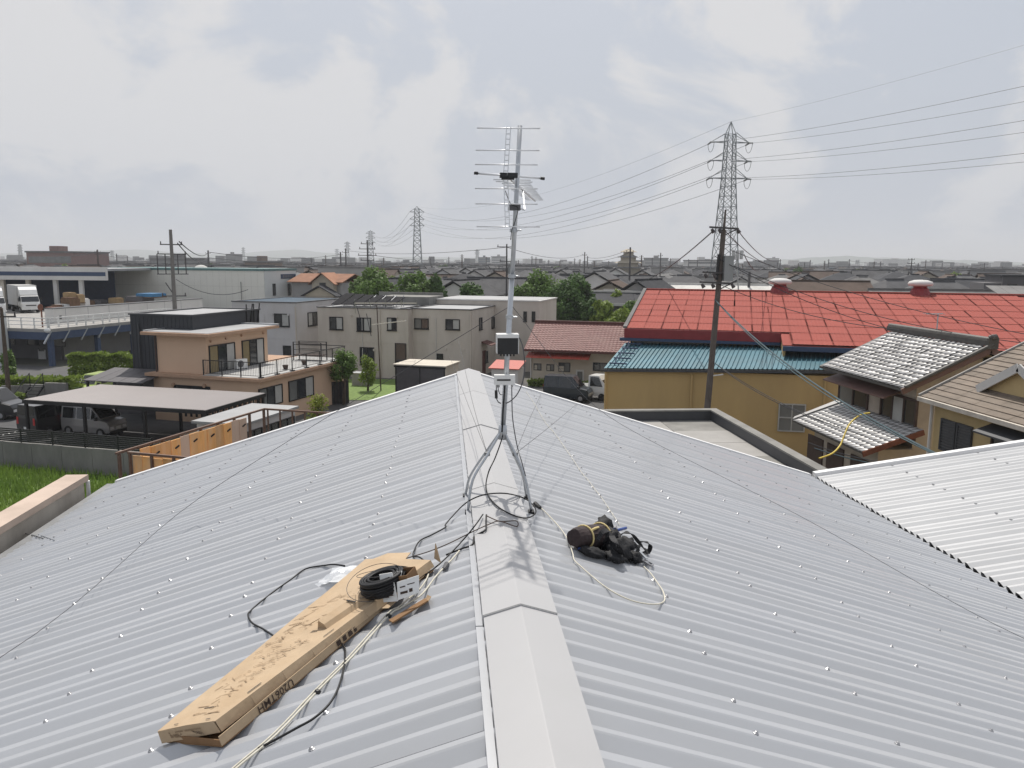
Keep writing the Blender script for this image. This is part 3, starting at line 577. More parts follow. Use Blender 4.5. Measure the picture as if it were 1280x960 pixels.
# ------------------------------------------------------------------ things lying on the roof
def roof_frame(name, label, cat, p, d2, side, up=0.022):
    s = 1 if side == 'R' else -1
    n = Vector((s * SL, 0, 1)).normalized(); d = Vector((d2[0], d2[1], 0)); d = (d - n * d.dot(n)).normalized(); x = d.cross(n).normalized()
    o = thing(name, label, cat); p = Vector(p) + n * up
    o.matrix_world = Matrix(((x.x, d.x, n.x, p.x), (x.y, d.y, n.y, p.y), (x.z, d.z, n.z, p.z), (0, 0, 0, 1)))
    return o, (lambda q: Vector(((Vector(q) - p).dot(x), (Vector(q) - p).dot(d), (Vector(q) - p).dot(n))))
def text_mesh(txt, size):
    cu = bpy.data.curves.new('lettering', 'FONT'); cu.body = txt; cu.size = size; cu.align_x = 'CENTER'; cu.align_y = 'CENTER'; cu.resolution_u = 2; cu.offset = 0.0004
    t = bpy.data.objects.new('lettering', cu); COL.objects.link(t)
    dg = bpy.context.evaluated_depsgraph_get(); dg.update(); me = bpy.data.meshes.new_from_object(t.evaluated_get(dg)); bpy.data.objects.remove(t); bpy.data.curves.remove(cu); return me
def lettering(parent, txt, size, mat, loc, x, y):         # x: reading direction, y: up of the letters
    me = text_mesh(txt, size); me.materials.clear(); me.materials.append(M[mat]); o = link('lettering', me, parent)
    x = Vector(x).normalized(); y = Vector(y); y = (y - x * y.dot(x)).normalized(); z = x.cross(y)
    o.matrix_local = Matrix(((x.x, y.x, z.x, loc[0]), (x.y, y.y, z.y, loc[1]), (x.z, y.z, z.z, loc[2]), (0, 0, 0, 1))); return o

pn = on_roof(240, 932, 'L'); carton, CL = roof_frame('cardboard_carton', 'long flat brown cardboard carton lying across the ribs with its lid gaping', 'box', pn, (0.80, 1.225), 'L')
LBX = 1.50
def top_pt(px, py, h): d = carton.matrix_world; n = Vector((d[0][2], d[1][2], d[2][2])); o = Vector((d[0][3], d[1][3], d[2][3])); r = ray(px, py); return CL(EYE + r * (((o + n * h) - EYE).dot(n) / r.dot(n)))
NL = top_pt(197, 914, 0.066); NR = top_pt(269, 901, 0.090); FR = top_pt(538, 700, 0.066); FL = top_pt(457, 699, 0.062)
NL.z, NR.z, FR.z, FL.z = 0.066, 0.090, 0.066, 0.062
def lerp2(a, b, t): return a.lerp(b, t)
m = MB(); N = 8; T = 0.004
tops = []
for k in range(N + 1):
    t = k / N; a = lerp2(NL, FL, t); b = lerp2(NR, FR, t); w = 0.004 * math.sin(k * 1.7)
    tops.append((a + Vector((0, 0, w * 0.5)), (a + b) / 2 + Vector((0, 0, 0.004 + w)), b))
for k in range(N):
    for j in range(2):
        q = [tops[k][j], tops[k][j + 1], tops[k + 1][j + 1], tops[k + 1][j]]; m.slab(q, (0, 0, -T))
ld = m.build('lid', 'cardboard', carton)
m = MB()                                              # lid flaps: right, left, near end
for k in range(N):
    a, b = tops[k][2], tops[k + 1][2]; dr = 0.052 - 0.012 * k / N
    m.slab([a + Vector((0.001, 0, 0)), b + Vector((0.001, 0, 0)), b + Vector((0.012, 0, -dr)), a + Vector((0.014, 0, -dr))], (-0.004, 0, 0))
m.build('side_flap', 'cardboard', ld)
m = MB()
for k in range(N):
    a, b = tops[k][0], tops[k + 1][0]; m.slab([a, b, b + Vector((-0.004, 0, -0.055)), a + Vector((-0.004, 0, -0.055))], (0.004, 0, 0))
m.build('side_flap', 'cardboard', ld)
m = MB(); m.slab([tops[0][0] + Vector((0.002, -0.002, 0)), tops[0][2] + Vector((-0.012, -0.002, 0)), tops[0][2] + Vector((0.012, -0.008, -0.050)), tops[0][0] + Vector((0.008, -0.008, -0.056))], (0, 0.004, 0)); ef = m.build('end_flap', 'cardboard', ld)
# tray: floor and right wall
BR = top_pt(278, 934, 0.0); BF = top_pt(500, 745, 0.0); BR.z = BF.z = 0.002
m = MB(); m.slab([(NL.x + 0.015, NL.y + 0.01, 0.0), (BR.x, BR.y, 0.0), (BF.x, BF.y, 0.0), (FR.x, FR.y, 0.0), (FL.x + 0.01, FL.y, 0.0)], (0, 0, 0.004)); tr = m.build('tray', 'cardboard_dark', carton)
m = MB(); hw = 0.048
m.slab([BR + Vector((0.002, 0, 0.004)), BF + Vector((0.002, 0, 0.004)), BF + Vector((0.004, 0, hw * 0.85)), BR + Vector((0.004, 0, hw))], (-0.004, 0, 0)); sw = m.build('side_wall', 'cardboard', tr)
m = MB(); m.slab([(NL.x + 0.015, NL.y + 0.012, 0.004), (BR.x - 0.004, BR.y + 0.002, 0.004), (BR.x - 0.002, BR.y + 0.004, 0.03), (NL.x + 0.015, NL.y + 0.014, 0.04)], (0, 0.004, 0)); m.build('end_wall', 'cardboard_dark', tr)
wd = (BF - BR).normalized(); cpt = BR.lerp(BF, 0.255) + Vector((0.0052, 0, hw * 0.52 - 0.0))
lettering(sw, 'U206TMH', 0.050, 'ink', cpt + Vector((0.0012, 0, 0)), -wd, (-0.04, 0, -1))
for k, (t, ln) in enumerate(((0.60, 0.03), (0.635, 0.025), (0.67, 0.03), (0.70, 0.02))):
    c = BR.lerp(BF, t) + Vector((0.0058, 0, hw * 0.5)); m = MB(); m.box(c.x - 0.0006, c.y - ln / 2, c.z - 0.014, c.x + 0.0006, c.y + ln / 2, c.z + 0.012); m.build('print_block', 'ink', sw)
# slots, folds and faded print on the lid
def on_top(t, s, up=0.0035):
    a = lerp2(NL, FL, t); b = lerp2(NR, FR, t); return a.lerp(b, s) + Vector((0, 0, up + 0.004 * math.sin(s * math.pi)))
for t, s, l, w in ((0.16, 0.93, 0.075, 0.007), (0.47, 0.95, 0.07, 0.005), (0.075, 0.55, 0.004, 0.055), (0.012, 0.28, 0.004, 0.022), (0.012, 0.83, 0.004, 0.024)):
    m = MB(); c = on_top(t, s, 0.004); d = (FR - NR).normalized(); x = (NR - NL).normalized()
    m.slab([c - d * l / 2 - x * w / 2, c - d * l / 2 + x * w / 2, c + d * l / 2 + x * w / 2, c + d * l / 2 - x * w / 2], (0, 0, 0.001)); m.build('slot', 'gutter_dark', ld)
pr = random.Random(21); m = MB(); d = (FR - NR).normalized(); x = (NR - NL).normalized()
for k in range(230):
    t = pr.uniform(0.03, 0.78); s = pr.uniform(0.10, 0.80); g = mnoise.noise(Vector((t * 9, s * 3, 1.0)))
    if g < -0.05: continue
    ang = pr.choice((0.0, 0.0, 0.55, -0.5, 1.2)) + pr.uniform(-0.15, 0.15); l = pr.choice((0.006, 0.010, 0.018, 0.035)); w = pr.uniform(0.0012, 0.0028)
    e = x * math.cos(ang) + d * math.sin(ang); f = d * math.cos(ang) - x * math.sin(ang); c = on_top(t, s, 0.0038)
    m.slab([c - e * l - f * w, c + e * l - f * w, c + e * l + f * w, c - e * l + f * w], (0, 0, 0.0004))
tag(m.build('faded_print', 'ink_pale', ld), kind='stuff')
a = tops[0][0] + Vector((0.002, -0.0045, 0)); b = tops[0][2] + Vector((0.002, -0.0055, 0)); m = MB()
for row, (z, s0, s1, st) in enumerate(((-0.018, 0.16, 0.78, 22), (-0.030, 0.20, 0.40, 8), (-0.036, 0.20, 0.40, 8), (-0.042, 0.20, 0.40, 8))):
    for k in range(st):
        c = a.lerp(b, s0 + (s1 - s0) * k / st) + Vector((0, -0.0022, z * (0.85 + 0.15 * k / st)))
        if pr.random() < 0.8: m.box(c.x, c.y, c.z - 0.003, c.x + 0.006, c.y + 0.001, c.z + 0.003)
tag(m.build('small_print', 'ink_pale', ef), kind='stuff')
c = a.lerp(b, 0.66) + Vector((0, -0.0035, -0.032)); lettering(ef, 'U206TMH', 0.019, 'ink', c, (-1, 0, 0.05), (0, 0.1, -1))
# open far end with a flap standing up
m = MB(); e0 = FL + Vector((0, 0, 0)); e1 = FR
m.slab([FL.lerp(FR, 0.1), FL.lerp(FR, 0.62), FL.lerp(FR, 0.55) + Vector((0, 0.11, -0.01)), FL.lerp(FR, 0.2) + Vector((0, 0.10, -0.01))], (0, 0, -0.004)); m.build('end_flap', 'cardboard', ld)
m = MB(); m.slab([FR + Vector((-0.02, 0.06, -0.02)), FR + Vector((0.045, 0.02, -0.03)), FR + Vector((0.03, 0.05, 0.075))], (0.003, 0.003, 0)); m.build('corner_flap', 'cardboard', ld)
m = MB(); f0 = BF + Vector((0, 0, 0.02)); m.slab([f0 + Vector((0.004, -0.17, 0.0)), f0 + Vector((0.004, 0.22, 0.0)), f0 + Vector((0.05, 0.20, -0.006)), f0 + Vector((0.045, -0.16, -0.006))], (0, 0, 0.004)); m.build('side_flap', 'cardboard', tr)

def lying(px, py, up): return on_roof(px, py, 'L', up)
# coil of black cable on the carton
cpos = lying(478, 738, 0.115); coil, _ = roof_frame('cable_coil', 'thick coil of black cable resting on the far end of the carton', 'cable', cpos, (0.25, 1), 'L', 0.0)
m = MB(); rr = random.Random(5)
for lay in range(7):
    for k in range(4):
        R = 0.073 + 0.0125 * k + rr.uniform(-0.003, 0.003); zz = 0.008 + lay * 0.0118; t0 = rr.uniform(0, 6)
        m.tube([(0.02 + (R + 0.003 * math.sin(2 * t + t0)) * math.cos(t) * 1.06, (R + 0.003 * math.sin(2 * t + t0)) * math.sin(t), zz + 0.003 * math.sin(t + t0)) for t in [2 * math.pi * i / 28 for i in range(28)]], 0.0080, 6, True)
m.build('windings', 'black_rubber', coil, True)
for k, (R, cxx, cyy, tl) in enumerate(((0.145, 0.0, 0.03, 0.05), (0.155, -0.02, 0.0, -0.08), (0.15, 0.03, 0.05, 0.1))):
    m = MB(); m.tube([(cxx + R * math.cos(t), cyy + R * math.sin(t), 0.035 + tl * math.cos(t + k) * 0.5 + 0.02 * k) for t in [2 * math.pi * i / 32 for i in range(26)]], 0.0016, 5); m.build('loose_wire', 'wire', coil)
m = MB(); m.tube(spline([(0.09, 0.06, 0.09), (0.12, 0.1, 0.06), (0.16, 0.13, 0.02)], 4), 0.0058); m.build('cable_end', 'black_rubber', coil)

def small_box(name, label, px, py, up, d2, dims, mats, tilt=0.0):
    o, _ = roof_frame(name, label, 'box', lying(px, py, up), d2, 'L', 0.0); w, l, h = dims; t = 0.003
    o.matrix_world = o.matrix_world @ Matrix.Rotation(tilt, 4, 'Y')
    for nm, b in (('base', (-w, -l, 0, w, l, t)), ('front_wall', (-w, -l, t, w, -l + t, h)), ('back_wall', (-w, l - t, t, w, l, h)), ('side_wall', (-w, -l + t, t, -w + t, l - t, h)), ('side_wall', (w - t, -l + t, t, w, l - t, h))):
        MB().box(*b).build(nm, mats[0] if nm != 'back_wall' else mats[1], o)
    return o
sb = small_box('product_box', 'small opened brown cardboard box with a white label behind the white box', 508, 731, 0.115, (0.5, 1), (0.055, 0.05, 0.075), ('cardboard_dark', 'cardboard_dark'))
m = MB(); m.slab([(-0.03, -0.042, 0.062), (0.012, -0.042, 0.062), (0.012, -0.012, 0.085), (-0.03, -0.012, 0.085)], (0, 0, 0.002)); m.build('label', 'white_plastic', sb)
wb, _ = roof_frame('leaflet_carton', 'white printed carton folded open against the coil', 'box', lying(503, 749, 0.085), (0.45, 1), 'L', 0.0); wb.matrix_world = wb.matrix_world @ Matrix.Scale(1.3, 4)
m = MB(); m.slab([(-0.085, -0.005, 0), (-0.015, -0.012, 0.0), (-0.025, 0.03, 0.105), (-0.092, 0.04, 0.10)], (0, 0.003, 0)); p1 = m.build('panel', 'white_plastic', wb)
m = MB(); m.slab([(-0.013, -0.012, 0.004), (0.075, 0.012, 0.012), (0.078, 0.045, 0.07), (-0.012, 0.02, 0.065)], (0, 0.003, 0)); p2 = m.build('panel', 'white_plastic', wb)
for a, b, c, d, par_ in ((-0.076, -0.05, 0.018, 0.022, p1), (-0.076, -0.058, 0.028, 0.042, p1), (-0.048, -0.028, 0.024, 0.028, p1), (-0.074, -0.045, 0.048, 0.052, p1), (-0.045, -0.025, 0.036, 0.039, p1), (0.0, 0.03, 0.022, 0.030, p2), (0.036, 0.05, 0.022, 0.034, p2), (0.0, 0.022, 0.044, 0.048, p2), (0.03, 0.06, 0.048, 0.051, p2)):
    m = MB(); yo = (lambda x, z: -0.0105 + 0.35 * z * 0.9 - (x + 0.085) * 0.1) if par_ is p1 else (lambda x, z: -0.0135 + (x + 0.013) * 0.27 + (z - 0.008) * 0.53)
    m.quad((a, yo(a, c), c), (b, yo(b, c), c), (b, yo(b, d), d), (a, yo(a, d), d)); m.build('print_block', 'ink', par_)
# folded cardboard spacer on the lid, loose strip and plastic bag
sp, _ = roof_frame('cardboard_spacer', 'small folded cardboard spacer lying on the carton lid', 'cardboard', lying(432, 767, 0.098), (0.72, 0.7), 'L', 0.0); sp.matrix_world = sp.matrix_world @ Matrix.Scale(1.35, 4)
m = MB(); m.slab([(-0.035, -0.11, 0), (-0.012, -0.11, 0.035), (0.018, -0.11, 0.022), (0.03, -0.11, 0.0)], (0.0, 0.22, 0)); m.build('body', 'cardboard', sp)
m = MB(); m.slab([(-0.036, -0.13, 0.03), (-0.010, -0.112, 0.038), (-0.014, -0.10, 0.036), (-0.04, -0.115, 0.028)], (0, 0, 0.003)); m.build('tab', 'cardboard', sp)
m = MB(); m.bar((-0.01, 0.03, 0.039), (0.02, 0.045, 0.026), 0.006, 0.003); m.build('slit', 'gutter_dark', sp)
st, _ = roof_frame('cardboard_strip', 'loose brown cardboard strip on the ribs beside the white cables', 'cardboard', lying(512, 764, 0.03), (0.9, 0.62), 'L', 0.0)
m = MB(); m.slab([(-0.028, -0.11, 0), (0.028, -0.12, 0.004), (0.032, 0.10, 0.004), (-0.02, 0.115, 0.0)], (0, 0, 0.008)); m.build('flat', 'cardboard_dark', st)
m = MB(); m.slab([(-0.02, 0.115, 0.0), (0.032, 0.10, 0.004), (0.034, 0.125, 0.018), (-0.018, 0.135, 0.014)], (0, 0, 0.003)); m.build('fold', 'cardboard', st)
fbag, _ = roof_frame('plastic_bag', 'crumpled clear plastic bag beside the coil', 'bag', lying(425, 720, 0.03), (0.5, 1), 'L', 0.0)
m = MB(); n = 9
for j in range(n):
    for i in range(n):
        u, v = i / (n - 1) - 0.5, j / (n - 1) - 0.5; k = 1 - 0.3 * abs(u); m.v.append((u * 0.22, v * 0.24 * k + 0.02 * u, 0.008 + 0.045 * max(0, 0.6 - abs(u) - abs(v)) + 0.018 * mnoise.noise(Vector((u * 9, v * 9, 0.3)))))
m.f += [(j * n + i, j * n + i + 1, (j + 1) * n + i + 1, (j + 1) * n + i) for j in range(n - 1) for i in range(n - 1)]
m.build('film', 'film', fbag)

# tool bag and harness on the right slope
def rr_(px, py, up): return on_roof(px, py, 'R', 0.022 + up)
bag, BL = roof_frame('tool_bag', 'brown and black tool bag with harness straps slumped on the right slope', 'bag', on_roof(760, 690, 'R'), (0.0, 1), 'R')
def B(zx, zy, up): return BL(rr_(*P3(zx, zy), up))
c0 = B(345, 315, 0.075); c1 = B(545, 295, 0.085); ax = (c1 - c0).normalized(); m = MB()
rings = []; upv = Vector((0, 0, 1)); sx = ax.cross(upv).normalized(); uy = sx.cross(ax)
for t, r in ((-0.02, 0.001), (0.0, 0.056), (0.12, 0.066), (0.5, 0.073), (0.9, 0.080), (1.02, 0.078), (0.98, 0.068), (0.45, 0.06)):
    rings.append([c0.lerp(c1, t) + (sx * math.cos(a) * 1.0 + uy * math.sin(a) * 0.92) * r * (1 + 0.16 * mnoise.noise(Vector((math.cos(a) * 1.6, math.sin(a) * 1.6, t * 3.1)))) for a in [2 * math.pi * i / 18 for i in range(18)]])
for rg in rings: m.v += [tuple(v) for v in rg]
for j in range(len(rings) - 1): m.f += [(j * 18 + i, j * 18 + (i + 1) % 18, (j + 1) * 18 + (i + 1) % 18, (j + 1) * 18 + i) for i in range(18)]
m.f.append(tuple(range(18))); m.f.append(tuple(range(7 * 18, 8 * 18)))
m.build('pouch', 'bag_brown', bag, False)
for t, r in ((0.36, 0.076), (0.98, 0.084)):
    m = MB(); cc = c0.lerp(c1, t); m.tube([cc + (sx * math.cos(a) + uy * math.sin(a) * 0.93) * r for a in [2 * math.pi * i / 20 for i in range(20)]], 0.006, 6, True); m.build('rope_band', 'rope_yellow', bag, True)
m = MB(); m.tube(spline([B(325, 345, 0.02), B(380, 325, 0.075), B(440, 285, 0.11), B(500, 245, 0.15), B(555, 235, 0.14)], 4), 0.009); m.build('rope_handle', 'rope_yellow', bag, True)
for i, (zx, zy, up, rad, sd_) in enumerate(((535, 300, 0.085, (0.075, 0.085, 0.06), 15), (600, 345, 0.06, (0.085, 0.10, 0.085), 1), (670, 390, 0.055, (0.09, 0.10, 0.075), 2), (740, 380, 0.05, (0.075, 0.085, 0.06), 3), (570, 225, 0.05, (0.06, 0.07, 0.06), 6), (640, 455, 0.03, (0.07, 0.06, 0.035), 8), (800, 460, 0.03, (0.05, 0.05, 0.035), 9), (480, 420, 0.025, (0.09, 0.05, 0.03), 11))):
    m = MB(); m.blob(B(zx, zy, up), rad, sd_, 0.55, 2.4, 18, 11); m.build('pocket' if i < 5 else 'padding', 'bag_black', bag, True)
def ribbon(pts, w, mat, nm='strap'):
    pts = spline(pts, 5); m = MB(); n = len(pts)
    for i, p in enumerate(pts):
        d = (pts[min(i + 1, n - 1)] - pts[max(i - 1, 0)]).normalized(); s_ = d.cross(Vector((0.3, 0.2, 1))).normalized(); a = math.sin(i * 0.35) * 0.5; s_ = (s_ * math.cos(a) + d.cross(s_) * math.sin(a))
        m.v += [tuple(p - s_ * w / 2), tuple(p + s_ * w / 2), tuple(p + s_ * w / 2 + Vector((0, 0, 0.004))), tuple(p - s_ * w / 2 + Vector((0, 0, 0.004)))]
    for i in range(n - 1):
        for k in range(4): m.f.append((i * 4 + k, i * 4 + (k + 1) % 4, i * 4 + 4 + (k + 1) % 4, i * 4 + 4 + k))
    m.f += [(0, 1, 2, 3), (4 * n - 1, 4 * n - 2, 4 * n - 3, 4 * n - 4)]
    return m.build(nm, mat, bag)
ribbon([B(680, 300, 0.07), B(730, 275, 0.11), B(780, 290, 0.11), B(830, 350, 0.07), B(870, 400, 0.03), B(905, 420, 0.01)], 0.035, 'bag_black')
ribbon([B(830, 345, 0.05), B(880, 345, 0.08), B(915, 370, 0.07), B(905, 415, 0.02), B(850, 440, 0.015), B(800, 470, 0.02), B(760, 490, 0.01)], 0.030, 'bag_black')
ribbon([B(610, 260, 0.11), B(640, 330, 0.13), B(680, 380, 0.12), B(700, 440, 0.06)], 0.04, 'bag_black')
ribbon([B(520, 330, 0.1), B(560, 270, 0.15), B(620, 262, 0.14), B(660, 300, 0.12)], 0.03, 'bag_black')
m = MB(); p = B(745, 320, 0.07); q = B(890, 470, 0.025); m.bar(p, q, 0.022, 0.006); bk = m.build('webbing', 'galv', bag)
m = MB(); p = B(865, 480, 0.02); q = B(930, 520, 0.012); d = (q - p).normalized(); s_ = d.cross(Vector((0, 0, 1))).normalized() * 0.024
m.bar(p + s_, q + s_, 0.008, 0.010); m.bar(p - s_, q - s_, 0.008, 0.010); m.bar(p + s_, p - s_, 0.008, 0.010); m.bar(q + s_, q - s_, 0.010, 0.010); m.bar(p.lerp(q, 0.4) + s_, p.lerp(q, 0.4) - s_, 0.026, 0.006); m.build('buckle', 'chrome', bag)
m = MB(); m.tube(spline([B(770, 430, 0.05), B(800, 400, 0.06), B(815, 380, 0.06)], 3), 0.012); m.build('carabiner', 'chrome', bag)
for a, b, r in (((365, 375), (500, 385), 0.013), ((380, 395), (500, 395), 0.010), ((640, 265), (735, 240), 0.010)):
    m = MB(); m.cyl(B(*a, 0.02 if a[1] > 300 else 0.09), B(*b, 0.02 if a[1] > 300 else 0.10), r, r, 8); m.build('tool_handle', 'tool_blue', bag, True)
for zx, zy in ((590, 465), (635, 478), (680, 490)):
    m = MB(); m.blob(B(zx, zy, 0.008), (0.022, 0.016, 0.012), zx, 0.3, 2, 8, 5); m.build('tool_tip', 'tool_orange', bag)
m = MB(); m.blob(B(540, 240, 0.13), (0.014, 0.014, 0.014), 2, 0.2, 2, 8, 5); m.cyl(B(650, 250, 0.1), B(655, 235, 0.1), 0.014); m.build('socket', 'chrome', bag)

# ------------------------------------------------------------------ vegetation helpers
def crown_mesh(name, mat, seed, rx, ry, rz, n, leaf, clumps=16, droop=0.0, pointy=0.0):
    r = random.Random(seed); m = MB(); cs = []
    for k in range(clumps):
        while True:
            p = Vector((r.uniform(-1, 1), r.uniform(-1, 1), r.uniform(-1, 1)))
            if 0.15 < p.length < 0.95: break
        sc_ = 1 - pointy * max(0, p.z); cs.append((Vector((p.x * rx * 0.72 * sc_, p.y * ry * 0.72 * sc_, p.z * rz * 0.78)), r.uniform(0.26, 0.46)))
    for k in range(n):
        c, s = cs[r.randrange(clumps)]
        d = Vector((r.gauss(0, 1), r.gauss(0, 1), r.gauss(0, 1))).normalized(); q = s * (r.random() ** 0.35)
        p = c + Vector((d.x * rx * q, d.y * ry * q, d.z * rz * q - droop * r.random()))
        a = Vector((r.gauss(0, 1), r.gauss(0, 1), r.gauss(0, 0.8))).normalized(); b = a.cross(d + Vector((0.01, 0.02, 0.03)))
        if b.length < 1e-3: continue
        b = b.normalized(); l = leaf * r.uniform(0.6, 1.3)
        m.v += [tuple(p - a * l), tuple(p + b * l * 0.55), tuple(p + a * l), tuple(p - b * l * 0.55)]; i = len(m.v); m.f.append((i - 4, i - 3, i - 2, i - 1))
    return m.mesh(name, mat)
def trunk_mesh(h, r0, seed, limbs=4):
    r = random.Random(seed); m = MB(); pts = [Vector((0, 0, 0)), Vector((r.uniform(-.1, .1), r.uniform(-.1, .1), h * 0.5)), Vector((r.uniform(-.15, .15), r.uniform(-.15, .15), h))]
    m.tube(pts, lambda t: r0 * (1 - 0.6 * t), 7)
    for k in range(limbs):
        a = r.uniform(0, 6.28); b = pts[1].lerp(pts[2], k / limbs); m.cyl(b, b + Vector((math.cos(a), math.sin(a), 0.9)) * h * 0.4, r0 * 0.4, r0 * 0.12, 5, False)
    return m.mesh('trunk', 'bark', True)
def tree(name, label, cat, px, ytop, y, w_px, mat, seed, h=None, group=None, n=4200, leaf=0.24, pointy=0.35, base_frac=0.25):
    t = aty(px, ytop, y); hh = t.z if h is None else h; z0 = t.z - hh
    o = thing(name, label, cat, (t.x, t.y, max(z0, 0)), seed * 1.3, group); hh = t.z - max(z0, 0)
    rx = w_px / 2 / FPX * y * 1.2; rz = hh * (1 - base_frac) / 2
    c = link('crown', crown_mesh('crown', mat, seed, rx, rx, rz, n, leaf, 18, 0, pointy), o); c.location = (0, 0, hh * base_frac + rz * 0.97)
    link('trunk', trunk_mesh(hh * (base_frac + 0.35), 0.03 * hh ** 0.9 + 0.02, seed), o); return o

# ------------------------------------------------------------------ vehicles
def loft_body(st):
    m = MB()
    for x, zb, zl, zt, w, wt in st:
        m.v += [(x, -w * 0.94, zb), (x, -w, zb + (zl - zb) * 0.45), (x, -w * 0.985, zl), (x, -wt, zt), (x, wt, zt), (x, w * 0.985, zl), (x, w, zb + (zl - zb) * 0.45), (x, w * 0.94, zb)]
    n = 8
    for i in range(len(st) - 1): m.f += [(i * n + k, i * n + (k + 1) % n, (i + 1) * n + (k + 1) % n, (i + 1) * n + k) for k in range(n)]
    m.f.append(tuple(range(n - 1, -1, -1))); m.f.append(tuple(range((len(st) - 1) * n, len(st) * n))); return m
def car(name, label, loc, deg, st, wheels, body, glass_side, ws, rear, roof=None, lamps=True, group=None, wr=0.28):
    o = thing(name, label, 'car' if 'truck' not in name else 'truck', loc, math.radians(deg), group)
    loft_body(st).build('body', body, o)
    for s in (-1, 1):
        for x0, x1 in glass_side:
            def pt(x, f):
                for i in range(len(st) - 1):
                    if st[i][0] <= x <= st[i + 1][0]:
                        t = (x - st[i][0]) / (st[i + 1][0] - st[i][0]); a = [p + (q - p) * t for p, q in zip(st[i], st[i + 1])]
                        return Vector((x, s * (a[4] * 0.985 + (a[5] - a[4] * 0.985) * f + 0.012), a[2] + (a[3] - a[2]) * f))
            m = MB(); m.quad(pt(x0, 0.06), pt(x1, 0.06), pt(x1, 0.88), pt(x0, 0.88)); m.build('side_window', 'car_glass', o)
    for nm, (i, f0, f1) in (('windscreen', ws), ('rear_window', rear)):
        if i is None: continue
        a, b = st[i], st[i + 1]; s = 1 if nm == 'windscreen' else -1
        m = MB(); wa, wb = min(a[5], a[4]) * 0.9, min(b[5], b[4]) * 0.9
        A_ = Vector((a[0], 0, a[3])); B_ = Vector((b[0], 0, b[3])); nrm = Vector((-(B_.z - A_.z), 0, B_.x - A_.x)).normalized() * 0.012
        if nrm.z < 0: nrm = -nrm
        p = A_.lerp(B_, f0) + nrm; q = A_.lerp(B_, f1) + nrm; m.quad(p + Vector((0, -wa, 0)), p + Vector((0, wa, 0)), q + Vector((0, wb, 0)), q + Vector((0, -wb, 0))); m.build(nm, 'car_glass', o)
    W = max(s_[4] for s_ in st)
    for x in wheels:
        for s in (-1, 1):
            m = MB(); m.cyl((x, s * (W - 0.17), wr), (x, s * (W + 0.005), wr), wr, wr, 16); wl = m.build('wheel', 'tyre', o)
            m = MB(); m.cyl((x, s * (W - 0.02), wr), (x, s * (W + 0.012), wr), wr * 0.6, wr * 0.55, 12); m.build('rim', 'rim', wl)
    xf = st[-1][0]; xr = st[0][0]
    for s in (-1, 1):
        m = MB(); m.box(xf - 0.10, s * W * 0.62 - 0.13, st[-1][2] - 0.22, xf + 0.02, s * W * 0.62 + 0.13, st[-1][2] - 0.06); m.build('headlight', 'lamp_clear', o)
        m = MB(); m.box(xr - 0.015, s * W * 0.8 - 0.07, 0.75, xr + 0.05, s * W * 0.8 + 0.07, 1.15); m.build('tail_lamp', 'lamp_red', o)
    for x_, nm in ((xf + 0.015, 'front_plate'), (xr - 0.02, 'rear_plate')): box_part(o, nm, 'paint_white', x_ - 0.01, -0.17, 0.45, x_ + 0.01, 0.17, 0.62)
    box_part(o, 'bumper', 'black_plastic', xf - 0.14, -W * 0.86, 0.22, xf + 0.005, W * 0.86, 0.40)
    for s in (-1, 1): box_part(o, 'mirror', 'black_plastic', st[-3][0] - 0.25, s * (W + 0.1) - 0.07, 1.0, st[-3][0] - 0.13, s * (W + 0.1) + 0.07, 1.18)
    if roof: m = MB(); m.slab([(st[1][0] + 0.1, -st[1][5] * 0.98, st[1][3] + 0.004), (roof, -st[1][5] * 0.98, st[1][3] + 0.004), (roof, st[1][5] * 0.98, st[1][3] + 0.004), (st[1][0] + 0.1, st[1][5] * 0.98, st[1][3] + 0.004)], (0, 0, 0.012)); m.build('roof_panel', 'car_black', o)
    return o
KEI = [(-1.68, 0.30, 0.95, 1.0, 0.70, 0.66), (-1.60, 0.24, 0.98, 1.70, 0.735, 0.60), (0.45, 0.24, 0.98, 1.72, 0.735, 0.60), (1.15, 0.24, 0.98, 1.02, 0.735, 0.66), (1.58, 0.28, 0.90, 0.93, 0.72, 0.60), (1.70, 0.34, 0.70, 0.72, 0.66, 0.55)]
VAN = [(-2.1, 0.35, 1.05, 1.1, 0.80, 0.74), (-2.02, 0.26, 1.08, 1.83, 0.84, 0.68), (0.75, 0.26, 1.08, 1.84, 0.84, 0.68), (1.45, 0.26, 1.06, 1.10, 0.84, 0.74), (1.98, 0.30, 0.92, 0.95, 0.80, 0.66), (2.12, 0.38, 0.70, 0.72, 0.72, 0.6)]

# ------------------------------------------------------------------ left neighbours: field, wall, carport, cars
F0 = Frame(None, '', '', (-15.28, 37.68), -20)
rice = MB(); rc = random.Random(8)
q = [F0.world(-16, -0.4, 0.05), F0.world(3.2, -0.4, 0.05), F0.world(3.2, -22, 0.05), F0.world(-16, -22, 0.05)]
tag(MB().poly(q).build('rice_field', 'rice'), kind='structure')
for k in range(26000):
    p = F0.world(rc.uniform(-14, 3), rc.uniform(-18, -0.5), 0.05); a = rc.uniform(0, 6.28); h_ = rc.uniform(0.25, 0.5); dx = Vector((math.cos(a), math.sin(a), 0)); l = Vector((rc.gauss(0, 0.1), rc.gauss(0, 0.1), h_))
    rice.v += [tuple(p - dx * 0.03), tuple(p + dx * 0.03), tuple(p + l)]; i = len(rice.v); rice.f.append((i - 3, i - 2, i - 1))
tag(rice.build('rice_plants', 'rice'), 'dense green rice plants in the field below the parapet', 'rice', kind='stuff')
lot = MB(); lot.poly([F0.world(-40, 0.2, 0.012), F0.world(8, 0.2, 0.012), F0.world(8, 30, 0.012), F0.world(-40, 30, 0.012)]); tag(lot.build('parking_lot', 'asphalt'), kind='structure')
